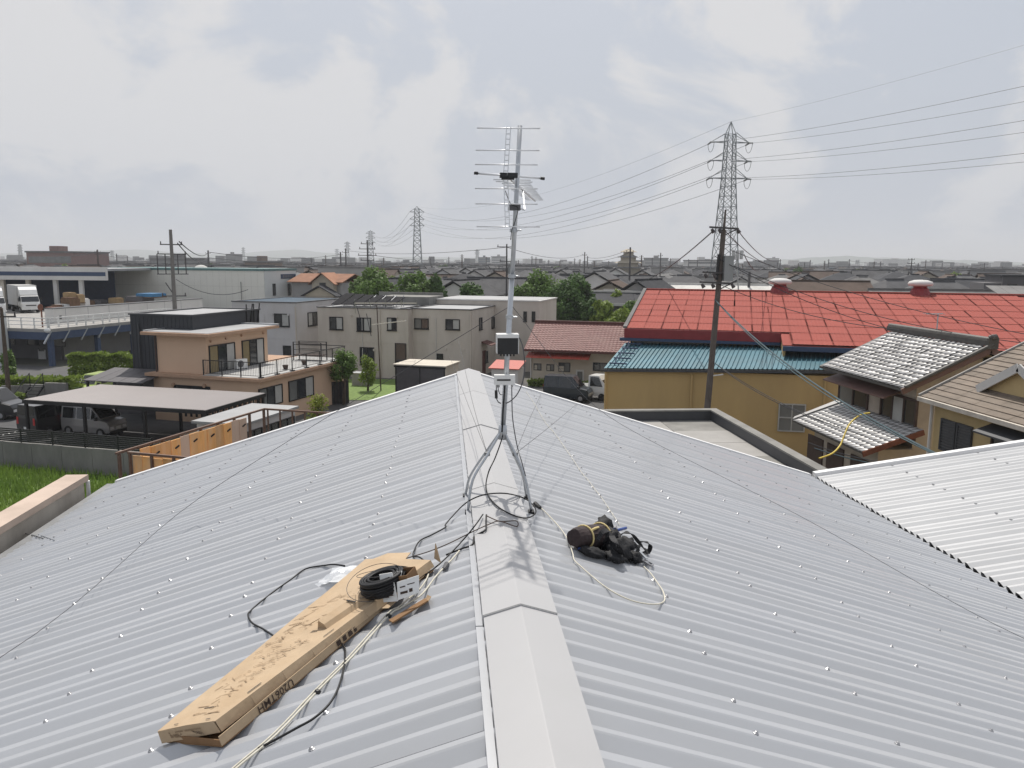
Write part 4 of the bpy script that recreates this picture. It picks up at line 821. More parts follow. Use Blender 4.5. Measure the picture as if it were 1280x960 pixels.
FC = Frame('carport', 'wide carport with black posts and a pale corrugated flat roof', 'carport', (-12.07, 40.69), -19)
pad = MB(); pad.poly([FC.world(-5.2, -1.0, 0.02), FC.world(1.5, -1.0, 0.02), FC.world(1.5, 5.6, 0.02), FC.world(-5.2, 5.6, 0.02)]); tag(pad.build('concrete_pavement', 'concrete_new'), kind='structure')
for u0, v0, u1, v1 in ((-17, 5.0, -12.5, 5.1), (-14.5, 1, -14.4, 6), (-19, 3.0, -12, 3.1)):
    lm = MB(); lm.poly([FC.world(u0, v0, 0.017), FC.world(u1, v0, 0.017), FC.world(u1, v1, 0.017), FC.world(u0, v1, 0.017)]); tag(lm.build('painted_line', 'paint_white'), kind='structure')
m = MB(); nw = 110; prof = []
for i in range(nw + 1):
    for t in (0, 0.5): prof.append((-11.1 + 11.1 * (i + t) / nw, 2.50 + (0.025 if t else 0.0)))
prof = prof[:-1]; n = len(prof)
for v in (0.0, 5.55): m.v += [(u, v, z) for u, z in prof]
m.f += [(i, i + 1, n + i + 1, n + i) for i in range(n - 1)]
m.build('roof_sheet', 'carport_roof', FC.root)
for b in ((-11.15, -0.06, 2.30, 0.05, 0.06, 2.49), (-11.15, 5.5, 2.30, 0.05, 5.62, 2.49), (-0.06, 0.06, 2.30, 0.06, 5.5, 2.49), (-11.16, 0.06, 2.30, -11.04, 5.5, 2.49)): box_part(FC.root, 'beam', 'black_metal', *b)
for u, v in ((-11.0, 0.05), (-7.3, 0.05), (-3.6, 0.05), (-0.05, 0.05), (-11.0, 5.4), (-5.5, 5.4), (-0.05, 5.4)): box_part(FC.root, 'post', 'black_metal', u - 0.07, v - 0.07, 0, u + 0.07, v + 0.07, 2.3)
for k in range(22): v = 0.35 + k * 0.235; box_part(FC.root, 'louvre', 'black_metal' if k % 2 else 'brown_steel', -0.02, v, 0.6, 0.02, v + 0.10, 2.3)
for k in range(14): u = -5.2 + k * 0.36; box_part(FC.root, 'louvre', 'black_metal', u, 5.38, 0.9, u + 0.14, 5.42, 2.3)
for k in range(10): u = -10.9 + k * 1.1; box_part(FC.root, 'rafter', 'black_metal', u - 0.03, 0.06, 2.38, u + 0.03, 5.5, 2.49)

wl = Frame('concrete_wall', 'weathered grey concrete boundary wall between the rice field and the parking', 'wall', (-15.28, 37.68), -20)
for k in range(9):
    u1 = 2.2 - k * 1.75; box_part(wl.root, 'panel', 'concrete', u1 - 1.73, -0.1, 0, u1, 0.1, 1.2 + 0.012 * (k % 2))
fe = Frame('slat_fence', 'black horizontal-slat metal fence on top of the concrete wall', 'fence', (-15.28, 37.68), -20)
for k in range(7): box_part(fe.root, 'slat', 'black_metal', -13, -0.03, 1.25 + k * 0.095, 2.0, 0.0, 1.315 + k * 0.095)
for k in range(9): box_part(fe.root, 'post', 'black_metal', -13 + k * 1.87, 0.0, 1.21, -12.94 + k * 1.87, 0.05, 1.92)

p = atz(113, 546, 0); car('parked_car', 'silver small car with a black roof parked under the carport', (p.x, p.y + 0.6, 0.02), -22, KEI, (-1.15, 1.12), 'car_silver', [(-1.5, -0.6), (-0.5, 0.4), (0.5, 0.95)], (2, 0.1, 0.9), (0, 0.3, 0.95), roof=0.4)
p = atz(58, 543, 0); car('parked_car', 'dark minivan with red tail lamps parked under the carport end', (p.x + 0.4, p.y + 0.9, 0.02), 62, VAN, (-1.35, 1.35), 'car_black', [(-1.85, -0.7), (-0.6, 0.65), (0.75, 1.25)], (2, 0.1, 0.9), (0, 0.25, 0.95))
p = atz(0, 524, 0); car('parked_car', 'dark car standing in the open beside the lot entrance', (p.x - 0.9, p.y + 0.6, 0.02), -10, VAN, (-1.35, 1.35), 'car_black', [(-1.85, -0.7), (-0.6, 0.65), (0.75, 1.25)], (2, 0.1, 0.9), (0, 0.25, 0.95))

# orange-panelled pen between us and the carport
FP = Frame('fenced_enclosure', 'rusty brown frame enclosure clad with faded orange panels', 'enclosure', (-11.96, 29.46), -21)
uR = 3.3; vF = 9.4; zt = 3.0
for a, b in (((0, 0, zt), (0, vF, zt)), ((0.3, 0.25, zt), (uR + 1.6, 0.25, zt)), ((0, vF, zt), (uR + 2.5, vF, zt)), ((uR + 1.8, 0.25, zt), (uR + 2.5, vF, zt))): MB().bar(a, b, 0.09, 0.08).build('rail', 'brown_steel', FP.root)
for k in range(9): v = 0.1 + k * 1.15; box_part(FP.root, 'post', 'brown_steel', -0.05, v, 0, 0.05, v + 0.09, zt - 0.04)
for k in range(6): u = 0.35 + k * 0.95; box_part(FP.root, 'post', 'brown_steel', u, 0.2, 0, u + 0.08, 0.29, zt - 0.04)
for k in range(9): u = 0.15 + k * 0.66; box_part(FP.root, 'baluster', 'brown_steel', u, vF - 0.03, 1.2 if k else 0, u + 0.06, vF + 0.03, zt - 0.04)
pk = random.Random(14)
for k in range(12):
    v = 1.1 + k * 0.56; z1 = zt - 0.07 - pk.uniform(0, 0.05); m = MB(); m.box(0.07, v, 0.3, 0.10 + 0.02 * (k % 2), v + 0.535, z1); pn_ = m.build('panel', 'pink_panel' if k in (4, 10, 11) else 'orange_panel', FP.root)
    if k % 2: m = MB(); m.bar((0.13, v + 0.2, z1 - 0.35), (0.13, v + 0.42, z1 - 0.28), 0.05, 0.06); m.build('clip', 'black_metal', pn_)
for k in range(9):
    u = 0.45 + k * 0.44; m = MB(); m.box(u, 0.30, 0.3, u + 0.42, 0.33 + 0.015 * (k % 2), zt - 0.10 - pk.uniform(0, 0.05)); m.build('panel', 'orange_panel', FP.root)
FS = Frame('garden_shed', 'low grey shed with a flat pale roof beyond the orange enclosure', 'shed', (-7.76, 42.17), -20)
box_part(FS.root, 'wall', 'house_grey', -2.6, -4.8, 0, -0.1, -0.1, 2.3); box_part(FS.root, 'roof', 'roof_flat', -2.75, -5.0, 2.3, 0.05, 0.05, 2.42)
for k in range(3): window(FS.root, 'u', -0.1, 1, -4.5 + k * 1.5, -3.3 + k * 1.5, 1.0, 1.9)
window(FS.root, 'v', -4.8, -1, -2.2, -0.6, 1.0, 1.8)

# ------------------------------------------------------------------ peach house
FH = Frame('peach_house', 'two-storey peach stucco house with flat roofs and a wide railed balcony', 'house', (-11.21, 48.04), -22)
R_ = FH.root
box_part(R_, 'lower_wall', 'peach', -7.7, 0.35, 0, 0.0, 10.6, 2.82)
box_part(R_, 'balcony_slab', 'peach_trim', -8.05, 0.0, 2.82, 0.35, 11.0, 3.0)
box_part(R_, 'balcony_floor', 'deck_grey', -3.9, 0.2, 3.0, 0.2, 10.8, 3.03)
box_part(R_, 'upper_wall', 'peach', -7.6, 0.7, 3.0, -3.95, 7.1, 5.36)
box_part(R_, 'roof_slab', 'peach_trim', -8.3, 0.1, 5.36, -3.3, 7.6, 5.54)
box_part(R_, 'roof_surface', 'roof_flat', -8.05, 0.35, 5.54, -3.5, 7.4, 5.57)
for b in ((-8.3, 7.4, 5.54, -3.3, 7.6, 5.66), (-8.3, 0.35, 5.54, -8.12, 7.4, 5.64)): box_part(R_, 'roof_kerb', 'galv', *b)
for x0, y0, x1, y1 in ((262, 431, 293, 466), (303, 425, 329, 456)):
    a0, a1, z0, z1 = FH.rect('u', -3.95, x0, y0, x1, y1); f = window(R_, 'u', -3.95, 1, a0, a1, max(z0, 3.06), z1, 'black_metal', ('curtain_tan', 'glass', 'curtain'), 0.06)
for x0, y0, x1, y1 in ((324, 484, 352, 506), (361, 474, 391, 497)):
    a0, a1, z0, z1 = FH.rect('u', 0.0, x0, y0, x1, y1); window(R_, 'u', 0.0, 1, a0, a1, max(z0, 0.3), z1, 'black_metal', ('glass_grey', 'glass', 'curtain'), 0.06)
a0, a1, z0, z1 = FH.rect('v', 0.35, 219, 483, 262, 490); window(R_, 'v', 0.35, -1, a0, a1, z1 - 0.9, z1, 'black_metal', ('glass', 'glass'))
m = MB(); m.cyl((-7.66, 0.62, 0), (-7.66, 0.62, 5.36), 0.05); m.build('downpipe', 'wood_dark', R_)
for u, v, z in ((-6.2, 0.35, 2.3), (-3.9, 0.35, 2.35)): m = MB(); m.cyl((u, v - 0.12, z), (u, v + 0.01, z), 0.12, 0.12, 10); m.build('vent_hood', 'peach_trim', R_)
for v, z in ((1.1, 5.0), (2.6, 5.05), (4.2, 5.1), (6.6, 5.05)): m = MB(); m.cyl((-3.96, v, z), (-3.86, v, z), 0.07, 0.07, 8); m.build('vent_cap', 'peach_trim', R_)
rl = MB(); rl.bar((-3.9, 0.25, 3.95), (0.1, 0.25, 3.95), 0.045); rl.bar((0.1, 0.25, 3.95), (0.1, 10.6, 3.95), 0.045); rl.bar((0.1, 10.6, 3.95), (-3.9, 10.6, 3.95), 0.045)
rl.bar((-3.9, 0.25, 3.15), (0.1, 0.25, 3.15), 0.03); rl.bar((0.1, 0.25, 3.15), (0.1, 10.6, 3.15), 0.03)
rail = rl.build('railing', 'black_metal', R_)
for k in range(4): box_part(rail, 'post', 'black_metal', -3.9 + k * 1.33, 0.22, 3.03, -3.85 + k * 1.33, 0.28, 3.93)
for k in range(7): v = 0.35 + k * 1.68; box_part(rail, 'post', 'black_metal', 0.075, v, 3.03, 0.125, v + 0.05, 3.93); box_part(rail, 'foot', 'black_metal', -0.02, v - 0.12, 3.03, 0.22, v + 0.17, 3.08)
bl = MB()
for k in range(34): bl.box(-3.8 + k * 0.116, 0.24, 3.16, -3.788 + k * 0.116, 0.252, 3.93)
for k in range(60): bl.box(0.094, 0.4 + k * 0.168, 3.16, 0.106, 0.412 + k * 0.168, 3.93)
tag(bl.build('balusters', 'black_metal', rail), kind='stuff')
def aircon(F, u, v, z, label, rot=0):
    o = thing('air_conditioner', label, 'air conditioner', F.world(u, v, z), F.a + rot)
    box_part(o, 'casing', 'white_plastic', -0.4, -0.15, 0.05, 0.4, 0.15, 0.65); m = MB(); m.cyl((-0.1, -0.165, 0.35), (-0.1, -0.149, 0.35), 0.23, 0.23, 16); m.build('fan_grille', 'grey_plastic', o)
    for s in (-0.3, 0.3): box_part(o, 'foot', 'black_plastic', s - 0.05, -0.17, 0, s + 0.05, 0.17, 0.05)
v_, z_ = FH.on('u', -3.4, 302, 461); aircon(FH, -3.45, v_, 3.03, 'white air conditioner unit on the peach balcony by the glass doors', math.radians(70))
for k, (px, py, lab) in enumerate(((451, 0, ''),)): pass
for k, (u, v, lb) in enumerate(((-0.7, 4.2, 'small dark planter pot near the balcony corner'), (-0.8, 6.6, 'round dark planter pot by the middle of the balcony rail'))):
    m = MB(); m.lathe([(0.13, 0), (0.19, 0.25), (0.2, 0.28), (0.16, 0.28), (0.1, 0.2)], 12); o = tag(m.build('planter_pot', 'wood_dark'), lb, 'pot'); o.location = FH.world(u, v, 3.03)
tb = thing('balcony_rack', 'dark metal drying rack standing on the far end of the balcony', 'rack', FH.world(-1.8, 9.0, 3.03), FH.a)
for u in (-1.1, 1.1):
    box_part(tb, 'upright', 'black_metal', u - 0.03, -0.4, 0, u + 0.03, -0.34, 1.3); box_part(tb, 'upright', 'black_metal', u - 0.03, 0.34, 0, u + 0.03, 0.4, 1.3)
for z in (0.4, 0.75, 1.1, 1.28): m = MB(); m.bar((-1.1, -0.37, z), (1.1, -0.37, z), 0.035); m.bar((-1.1, 0.37, z), (1.1, 0.37, z), 0.035); m.build('rail', 'black_metal', tb)
box_part(tb, 'shelf', 'wood_dark', -1.1, -0.4, 0.36, 1.1, 0.4, 0.4)

# charcoal house
FB = Frame('charcoal_house', 'charcoal-clad two-storey box house with a flat roof behind the peach house', 'house', (-16.0, 52.31), -20)
box_part(FB.root, 'wall', 'charcoal', -4.7, 0, 0, 0, 7.5, 6.42)
for b in ((-4.78, -0.08, 6.42, 0.08, 0.2, 6.52), (-4.78, 7.3, 6.42, 0.08, 7.58, 6.52), (-4.78, 0.2, 6.42, -4.5, 7.3, 6.52), (-0.2, 0.2, 6.42, 0.08, 7.3, 6.52)): box_part(FB.root, 'coping', 'coping_dark', *b)
box_part(FB.root, 'roof_surface', 'roof_flat', -4.5, 0.2, 6.42, -0.2, 7.3, 6.44)
for k in range(16): u = -4.6 + k * 0.3; box_part(FB.root, 'cladding_rib', 'charcoal', u, -0.02, 0.2, u + 0.03, 0.0, 6.4)
for k in range(4): v = 5.9 + k * 0.45; m = MB(); m.bar((0.03, v, 5.5), (0.03, v + (0.3 if k % 2 else 0), 6.9), 0.06); m.build('bracket', 'black_metal', FB.root)
m = MB(); m.cyl((-4.0, -0.06, 2.9), (-4.0, 0.0, 2.9), 0.06); m.cyl((-4.0, -0.12, 0), (-4.0, -0.12, 5.9), 0.04); m.build('downpipe', 'coping_dark', FB.root)
m = MB(); m.cyl((0.0, 2.0, 4.4), (0.08, 2.0, 4.4), 0.08); m.build('vent_cap', 'white_plastic', FB.root)

# grey stucco row houses
def stucco(name, label, origin, u0, v1, z, mat, wins, roofmat='roof_flat'):
    F = Frame(name, label, 'house', origin, -20); r = F.root
    box_part(r, 'wall', mat, u0, 0, 0, 0, v1, z - 0.06)
    for b in ((u0 - 0.06, -0.06, z - 0.06, 0.06, 0.2, z + 0.02), (u0 - 0.06, v1 - 0.2, z - 0.06, 0.06, v1 + 0.06, z + 0.02), (u0 - 0.06, 0.2, z - 0.06, u0 + 0.2, v1 - 0.2, z + 0.02), (-0.2, 0.2, z - 0.06, 0.06, v1 - 0.2, z + 0.02)): box_part(r, 'coping', 'coping_dark', *b)
    box_part(r, 'roof_surface', roofmat, u0 + 0.2, 0.2, z - 0.06, -0.2, v1 - 0.2, z - 0.03)
    box_part(r, 'belt_course', mat, u0 - 0.01, -0.02, 3.02, 0.02, 0.0, 3.07)
    for ax, x0, y0, x1, y1, pn_ in wins:
        a0, a1, z0, z1 = F.rect(ax, 0.0, x0, y0, x1, y1); window(r, ax, 0.0, 1 if ax == 'u' else -1, a0, a1, max(z0, 0.1), z1, 'black_metal', pn_, 0.07, sill=z0 > 1)
    fr = random.Random(int(abs(origin[0]) * 10))
    for k in range(4):
        u = u0 * (0.12 + 0.25 * k); z_ = fr.choice((5.3, 2.6, 5.2, 2.4)); m = MB(); m.cyl((u, -0.11, z_), (u, 0.0, z_), 0.11, 0.09, 8); m.build('vent_cap', mat, r)
    m = MB(); m.cyl((u0 * 0.5, -0.04, 0.3), (u0 * 0.5, -0.04, 5.2), 0.025); m.build('conduit', 'house_white', r)
    return F
G2 = ('glass_grey', 'glass'); G3 = ('glass', 'curtain')
FA = stucco('grey_house', 'light grey two-storey stucco house with a dark flat roof beside the charcoal house', (-13.15, 72.39), -6.5, 9, 6.3, 'house_grey', [('v', 344, 393, 361, 407, G3), ('v', 355, 433, 363, 444, ('glass',)), ('u', 385, 391, 396, 406, ('curtain', 'glass'))], 'roof_blue')
FBb = stucco('beige_house', 'beige stucco house with tilted black solar panels on its flat roof', (-3.13, 68.22), -8.5, 9, 6.0, 'house_beige', [('v', 413, 397, 428, 411, G3), ('v', 447, 398, 463, 413, ('glass', 'curtain')), ('v', 485, 398, 495, 412, ('curtain', 'glass')), ('v', 451, 435, 467, 455, ('glass', 'glass')), ('v', 495, 430, 507, 455, ('glass',))])
FCc = stucco('beige_house', 'beige stucco corner house with a small maroon door canopy', (2.24, 67.27), -6.4, 6.7, 6.0, 'house_beige', [('v', 519, 399, 535, 410, G2), ('v', 558, 400, 574, 411, G3), ('v', 547, 443, 553, 448, ('glass',)), ('u', 599, 398, 602, 411, ('glass',)), ('u', 614.5, 397, 617.5, 409, ('glass',)), ('u', 606, 440, 609, 452, ('glass',))])
for F, u, v in ((FA, -0.05, -0.08), (FBb, -2.6, -0.08), (FCc, -0.12, -0.08)): m = MB(); m.cyl((u, v, 0), (u, v, 5.9), 0.06); m.build('downpipe', 'house_beige', F.root)
box_part(FBb.root, 'parapet_block', 'concrete', -5.4, 5.6, 5.9, -0.3, 9.5, 6.75); box_part(FBb.root, 'parapet_wall', 'concrete', -7.0, 9.5, 5.9, -0.4, 9.7, 7.0)
for k in range(6):
    u = -7.7 + k * 0.98; m = MB(); m.slab([(u, 1.0, 6.15), (u + 0.92, 1.0, 6.15), (u + 0.92, 3.9, 7.0 - 0.05 * k), (u, 3.9, 7.0 - 0.05 * k)], (0, 0, 0.05)); sp_ = m.build('solar_panel', 'solar', FBb.root)
    m = MB(); m.bar((u + 0.1, 3.8, 5.97), (u + 0.1, 3.8, 6.95), 0.05); m.bar((u + 0.8, 3.8, 5.97), (u + 0.8, 3.8, 6.95), 0.05); m.bar((u + 0.1, 1.1, 6.0), (u + 0.1, 3.8, 6.9), 0.04); m.build('support', 'galv', sp_)
m = MB(); m.slab([(0.0, 2.6, 3.0), (0.9, 2.6, 2.7), (0.9, 4.4, 2.7), (0.0, 4.4, 3.0)], (0, 0, 0.06)); m.build('door_canopy', 'maroon_dark', FCc.root)
box_part(FCc.root, 'door', 'maroon_dark', 0.0, 2.9, 0.1, 0.05, 3.8, 2.2)
FD = Frame('pale_house', 'pale flat-roofed house with narrow windows behind the corner house', 'house', FCc.world(0, 6.7, 0), -20)
uu = FD.on('v', 0.1, 674, 395)[0]
box_part(FD.root, 'wall', 'house_beige', -5.9, 0.02, 0, uu, 7.5, 6.42); box_part(FD.root, 'coping', 'house_white', -6.0, -0.05, 6.42, uu + 0.08, 7.6, 6.52); box_part(FD.root, 'roof_surface', 'roof_flat', -5.7, 0.2, 6.52, uu - 0.2, 7.3, 6.54)
for x0, x1 in ((655, 658), (665.5, 668.5)): a0, a1, z0, z1 = FD.rect('v', 0.02, x0, 390, x1, 402); window(FD.root, 'v', 0.02, -1, a0, a1, z0, z1, 'black_metal', ('glass',), 0.05)

aircon(FBb, -6.6, -0.45, 0.0, 'white air conditioner unit at the foot of the solar-panel house')
aircon(FCc, -4.6, -0.45, 0.0, 'white air conditioner unit at the foot of the corner house')
aircon(FA, -1.6, -0.45, 0.0, 'white air conditioner unit at the foot of the light grey house')
# sheds and garden
FDs = Frame('storage_shed', 'dark storage shed with a tan flat roof below the ridge end', 'shed', (-0.05, 56.62), -20)
box_part(FDs.root, 'wall', 'house_cream', -3.8, 0.06, 0, 0, 3.0, 2.5); box_part(FDs.root, 'roof', 'house_cream', -3.95, -0.12, 2.55, 0.12, 3.1, 2.63); box_part(FDs.root, 'fascia', 'black_metal', -3.9, -0.05, 2.4, 0.05, 0.055, 2.55)
for k in range(2): box_part(FDs.root, 'door', 'dark_sheet', -3.72 + k * 1.86, 0.0, 0.05, -1.94 + k * 1.86, 0.055, 2.38)
for k in range(3): box_part(FDs.root, 'door_post', 'black_metal', -3.82 + k * 1.87, -0.01, 0, -3.74 + k * 1.87, 0.058, 2.4)
p0 = atz(648, 461, 2.2); FRs = Frame('storage_hut', 'small white hut with a red lean-to roof behind the junction box', 'shed', (p0.x, p0.y), -20)
box_part(FRs.root, 'wall', 'house_white', -2.1, 0.1, 0, -0.05, 1.9, 2.1); m = MB(); m.slab([(-2.3, -0.05, 2.12), (0.05, -0.05, 2.12), (0.05, 2.1, 2.5), (-2.3, 2.1, 2.5)], (0, 0, 0.06)); m.build('roof', 'red_metal', FRs.root)
lw = MB(); p = [atz(418, 500, 0.03), atz(505, 500, 0.03), atz(505, 474, 0.03), atz(418, 474, 0.03)]; lw.poly([(q.x, q.y, 0.03) for q in p]); tag(lw.build('lawn', 'lawn'), kind='structure')
tree('ornamental_tree', 'small clipped garden tree with yellowish tips beside the peach house', 'tree', 428, 437, 56, 34, 'leaf', 31, n=2600, leaf=0.10, pointy=0.1, base_frac=0.42)
tree('garden_shrub', 'soft green garden shrub in front of the beige house wall', 'shrub', 459, 441, 62, 26, 'leaf_light', 33, n=1800, leaf=0.09, pointy=0.2, base_frac=0.1)
tree('garden_shrub', 'bright yellow-green round shrub by the grey shed', 'shrub', 394, 487, 47, 30, 'leaf_yellow', 35, n=1800, leaf=0.07, pointy=0.25, base_frac=0.05)
gf = Frame('garden_fence', 'dark board fence between the peach house and the lawn', 'fence', atz(386, 508, 0)[:2], 24)
for k in range(12): box_part(gf.root, 'board', 'black_metal', k * 0.24, 0, 0, k * 0.24 + 0.225, 0.04, 1.6)
gb = Frame('garden_screen', 'black privacy screen panel standing on the lawn edge', 'screen', atz(426, 492, 0)[:2], -20)
for k in range(5): box_part(gb.root, 'board', 'black_metal', k * 0.13, 0, 0, k * 0.13 + 0.12, 0.04, 1.7)
sb_ = Frame('garden_store', 'low pale utility cabinet beside the lawn', 'cabinet', atz(440, 482, 0)[:2], -20); box_part(sb_.root, 'case', 'concrete_pale', 0, 0, 0, 1.5, 0.8, 1.0); box_part(sb_.root, 'lid', 'galv', -0.05, -0.05, 1.0, 1.55, 0.85, 1.06)
ap = aty(471, 383, 62.0); am = thing('rooftop_aerial', 'tall dark garden pole carrying two old television aerials', 'aerial', (ap.x, 62, 0))
m = MB(); m.cyl((0.2, 0, 0), (0, 0, ap.z + 0.1), 0.05, 0.035, 8); m.build('pole', 'wood_dark', am)
b0 = aty(443, 379, 61.9) - am.location; b1 = aty(521, 379, 61.9) - am.location; m = MB(); m.bar(b0, b1, 0.07); m.build('boom', 'rope_white', am)
for k in range(5): c = b0.lerp(b1, k / 4); m = MB(); m.bar(c + Vector((0.1 * (k == 0), -0.6, 0.3)), c + Vector((0, 0.6, -0.3 - 0.5 * (k == 0))), 0.035); m.build('element', 'wire_pale', am)
b0 = aty(465, 406, 61.9) - am.location; b1 = aty(507, 401, 61.9) - am.location; m = MB(); m.bar(b0, b1, 0.06); m.build('boom', 'rope_white', am)
for k in range(9): c = b0.lerp(b1, k / 8); m = MB(); m.bar(c + Vector((0, -0.35, 0)), c + Vector((0, 0.35, 0)), 0.03); m.build('element', 'wire_pale', am)
m = MB(); m.bar(aty(458, 392, 61.9) - am.location, aty(464, 420, 61.9) - am.location, 0.05); m.bar(aty(446, 383, 61.9) - am.location, aty(450, 397, 61.9) - am.location, 0.05); m.build('reflector_bar', 'wire', am)

# ------------------------------------------------------------------ truck depot on the left
FK = Frame('truck_depot_deck', 'raised concrete truck deck on navy steel columns with white railings', 'deck', (-37.09, 78.83), -20)
r = FK.root
box_part(r, 'slab', 'concrete_pale', -34, -1.2, 3.2, 0.9, 30, 3.5)
for b in ((-34, -1.28, 2.5, 0.98, -1.16, 3.19), (0.86, -1.1, 2.5, 0.98, 30, 3.19)): box_part(r, 'edge_beam', 'navy', *b)
for u in (-14, -9.2, -4.5, 0.6): box_part(r, 'column', 'navy', u - 0.2, -1.0, -0.2, u + 0.2, -0.6, 2.5)
for v in (5, 10, 15, 20): box_part(r, 'column', 'navy', 0.35, v - 0.2, -0.2, 0.75, v + 0.2, 2.5)
box_part(r, 'back_wall', 'wall_dark', -34, 3.2, 0, -2.2, 3.4, 3.18); box_part(r, 'back_wall', 'wall_grey', -2.4, 3.5, 0, -2.2, 28, 3.18)  # front back wall coloured dark to carry the shade under the deck
a0, a1, z0, z1 = FK.rect('v', 3.2, 49, 437, 58, 459); box_part(r, 'door', 'house_white', a0, 3.12, 0.0, a1, 3.18, z1); box_part(r, 'door_pane', 'glass', a0 + 0.12, 3.09, 1.1, a1 - 0.12, 3.115, z1 - 0.15)
for k in range(4): u = -12.5 + k * 3.1; window(r, 'v', 3.2, -1, u, u + 1.5, 1.4, 2.3, 'black_metal', ('glass',))
rl = MB()
for z in (3.85, 4.2, 4.5): rl.bar((-13, -1.1, z), (0.8, -1.1, z), 0.07); rl.bar((0.8, -1.1, z), (0.8, 17, z), 0.07)
rail = rl.build('railing', 'paint_white', r)
for k in range(10): u = -12.8 + k * 1.5; box_part(rail, 'post', 'paint_white', u - 0.05, -1.15, 3.5, u + 0.05, -1.05, 4.52)
for k in range(9): v = -1 + k * 2.2; box_part(rail, 'post', 'paint_white', 0.75, v - 0.05, 3.5, 0.85, v + 0.05, 4.52); m = MB(); m.bar((0.95, v, 3.3), (0.95, v - 0.9, 2.2), 0.12); m.build('brace', 'galv', rail)
rl = MB(); rl.bar((-0.6, 1.5, 4.4), (-0.6, 17, 4.4), 0.08); rl.bar((-0.6, 1.5, 4.0), (-0.6, 17, 4.0), 0.08); rl.build('guard_rail', 'paint_white', r)
for k in range(8): v = 1.5 + k * 2.2; box_part(r, 'guard_post', 'paint_white', -0.66, v - 0.06, 3.5, -0.54, v + 0.06, 4.45)
box_part(r, 'stair_tower', 'warehouse_end', -5.0, -2.4, 0, -3.75, -1.32, 5.0)
m = MB(); c = FK.loc(aty(59, 413, 77.0)); m.blob(c, (0.35, 0.2, 0.22), 3, 0.2, 2, 8, 6); m.build('floodlight', 'white_plastic', r)
sp_ = thing('depot_sign_post', 'thin rusty post with a round sign on the truck deck', 'sign', FK.world(-1.4, 0.4, 3.5), FK.a); box_part(sp_, 'post', 'rust', -0.05, -0.05, 0, 0.05, 0.05, 2.0); m = MB(); m.cyl((0, -0.06, 1.9), (0, -0.10, 1.9), 0.32, 0.32, 14); m.build('disc', 'rust', sp_)
FW_ = Frame('low_annex', 'low white panelled annex with a dark flat roof beside the truck deck', 'building', FK.world(-4.0, 4.4, 0), -20)
vR = FW_.on('u', 0.0, 253, 380)[0]
box_part(FW_.root, 'wall', 'house_white', -1.1, 0, 0, 0, vR, 4.96); box_part(FW_.root, 'coping', 'coping_dark', -1.15, -0.05, 4.96, 0.05, vR + 0.05, 5.03)
for k in range(int(vR / 3)): box_part(FW_.root, 'panel_joint', 'roof_flat', 0.0, k * 3.0 + 1.5, 3.6, 0.012, k * 3.0 + 1.54, 4.95)
m = MB(); m.box(0.0, 0.7, 3.9, 0.04, 0.95, 4.25); m.build('vent', 'black_plastic', FW_.root)

FT = Frame('truck_terminal', 'truck terminal with a white fascia, blue stripe and open loading bays', 'building', aty(133, 345, 106)[:2], -6)
r = FT.root; zt = aty(133, 334, 106).z; zb = aty(133, 350.5, 106).z; zf = 3.5
box_part(r, 'fascia', 'house_white', -30, 0, zb, 0, 0.4, zt); box_part(r, 'stripe', 'navy', -30, -0.03, zb + (zt - zb) * 0.32, -0.1, -0.004, zb + (zt - zb) * 0.62)
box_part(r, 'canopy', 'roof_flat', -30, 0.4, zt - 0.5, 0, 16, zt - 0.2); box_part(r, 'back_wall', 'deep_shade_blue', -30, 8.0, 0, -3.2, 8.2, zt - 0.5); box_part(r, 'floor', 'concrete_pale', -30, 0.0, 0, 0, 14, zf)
for px in (102, 70, 36, 4): a = FT.on('v', 0.8, px, 360)[0]; box_part(r, 'column', 'house_cream' if px < 50 else 'house_white', a - 0.25, 0.6, zf, a + 0.25, 1.0, zb)
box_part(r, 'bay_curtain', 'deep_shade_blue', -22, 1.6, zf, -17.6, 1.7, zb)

FWh = Frame('warehouse', 'long pale green-grey panelled warehouse with a teal roof edge', 'building', aty(330, 345, 112)[:2], -20)
r = FWh.root; uL = FWh.on('v', 0, 133, 350)[0]; vR = FWh.on('u', 0, 370, 350)[0]; zw = aty(330, 336, 112).z
box_part(r, 'wall', 'warehouse', uL, 0, 0, 0, vR, zw - 0.3); box_part(r, 'end_wall', 'warehouse_end', 0.0, 0.03, 0, 0.03, vR, zw - 0.3)
box_part(r, 'roof', 'teal_trim', uL - 0.1, -0.1, zw - 0.3, 0.1, vR + 0.1, zw)
for k in range(int(-uL / 1.0)): box_part(r, 'panel_seam', 'warehouse_seam', -k * 1.0 - 0.03, -0.012, 0.2, -k * 1.0, 0.0, zw - 0.32)
box_part(r, 'panel_seam', 'warehouse_seam', uL, -0.014, zw * 0.72, 0, -0.001, zw * 0.72 + 0.05)
for x0, x1 in ((341, 344), (360, 362.5)): a0, a1, z0, z1 = FWh.rect('u', 0.03, x0, 355, x1, 369); window(r, 'u', 0.03, 1, a0, a1, z0, z1, 'black_metal', ('glass',), 0.05)
a0, a1, z0, z1 = FWh.rect('u', 0.03, 351, 342.5, 369, 348); sg = box_part(r, 'sign_panel', 'navy', 0.035, a0, z0, 0.12, a1, z1)
for k in range(7): box_part(sg, 'sign_mark', 'roof_pale', 0.121, a0 + (a1 - a0) * (0.12 + 0.11 * k), z0 + 0.12, 0.128, a0 + (a1 - a0) * (0.18 + 0.11 * k), z1 - 0.12)
m = MB(); m.cyl((-3.5, -0.2, 0), (-3.5, -0.2, 7), 0.05); m.build('conduit', 'roof_pale', r)

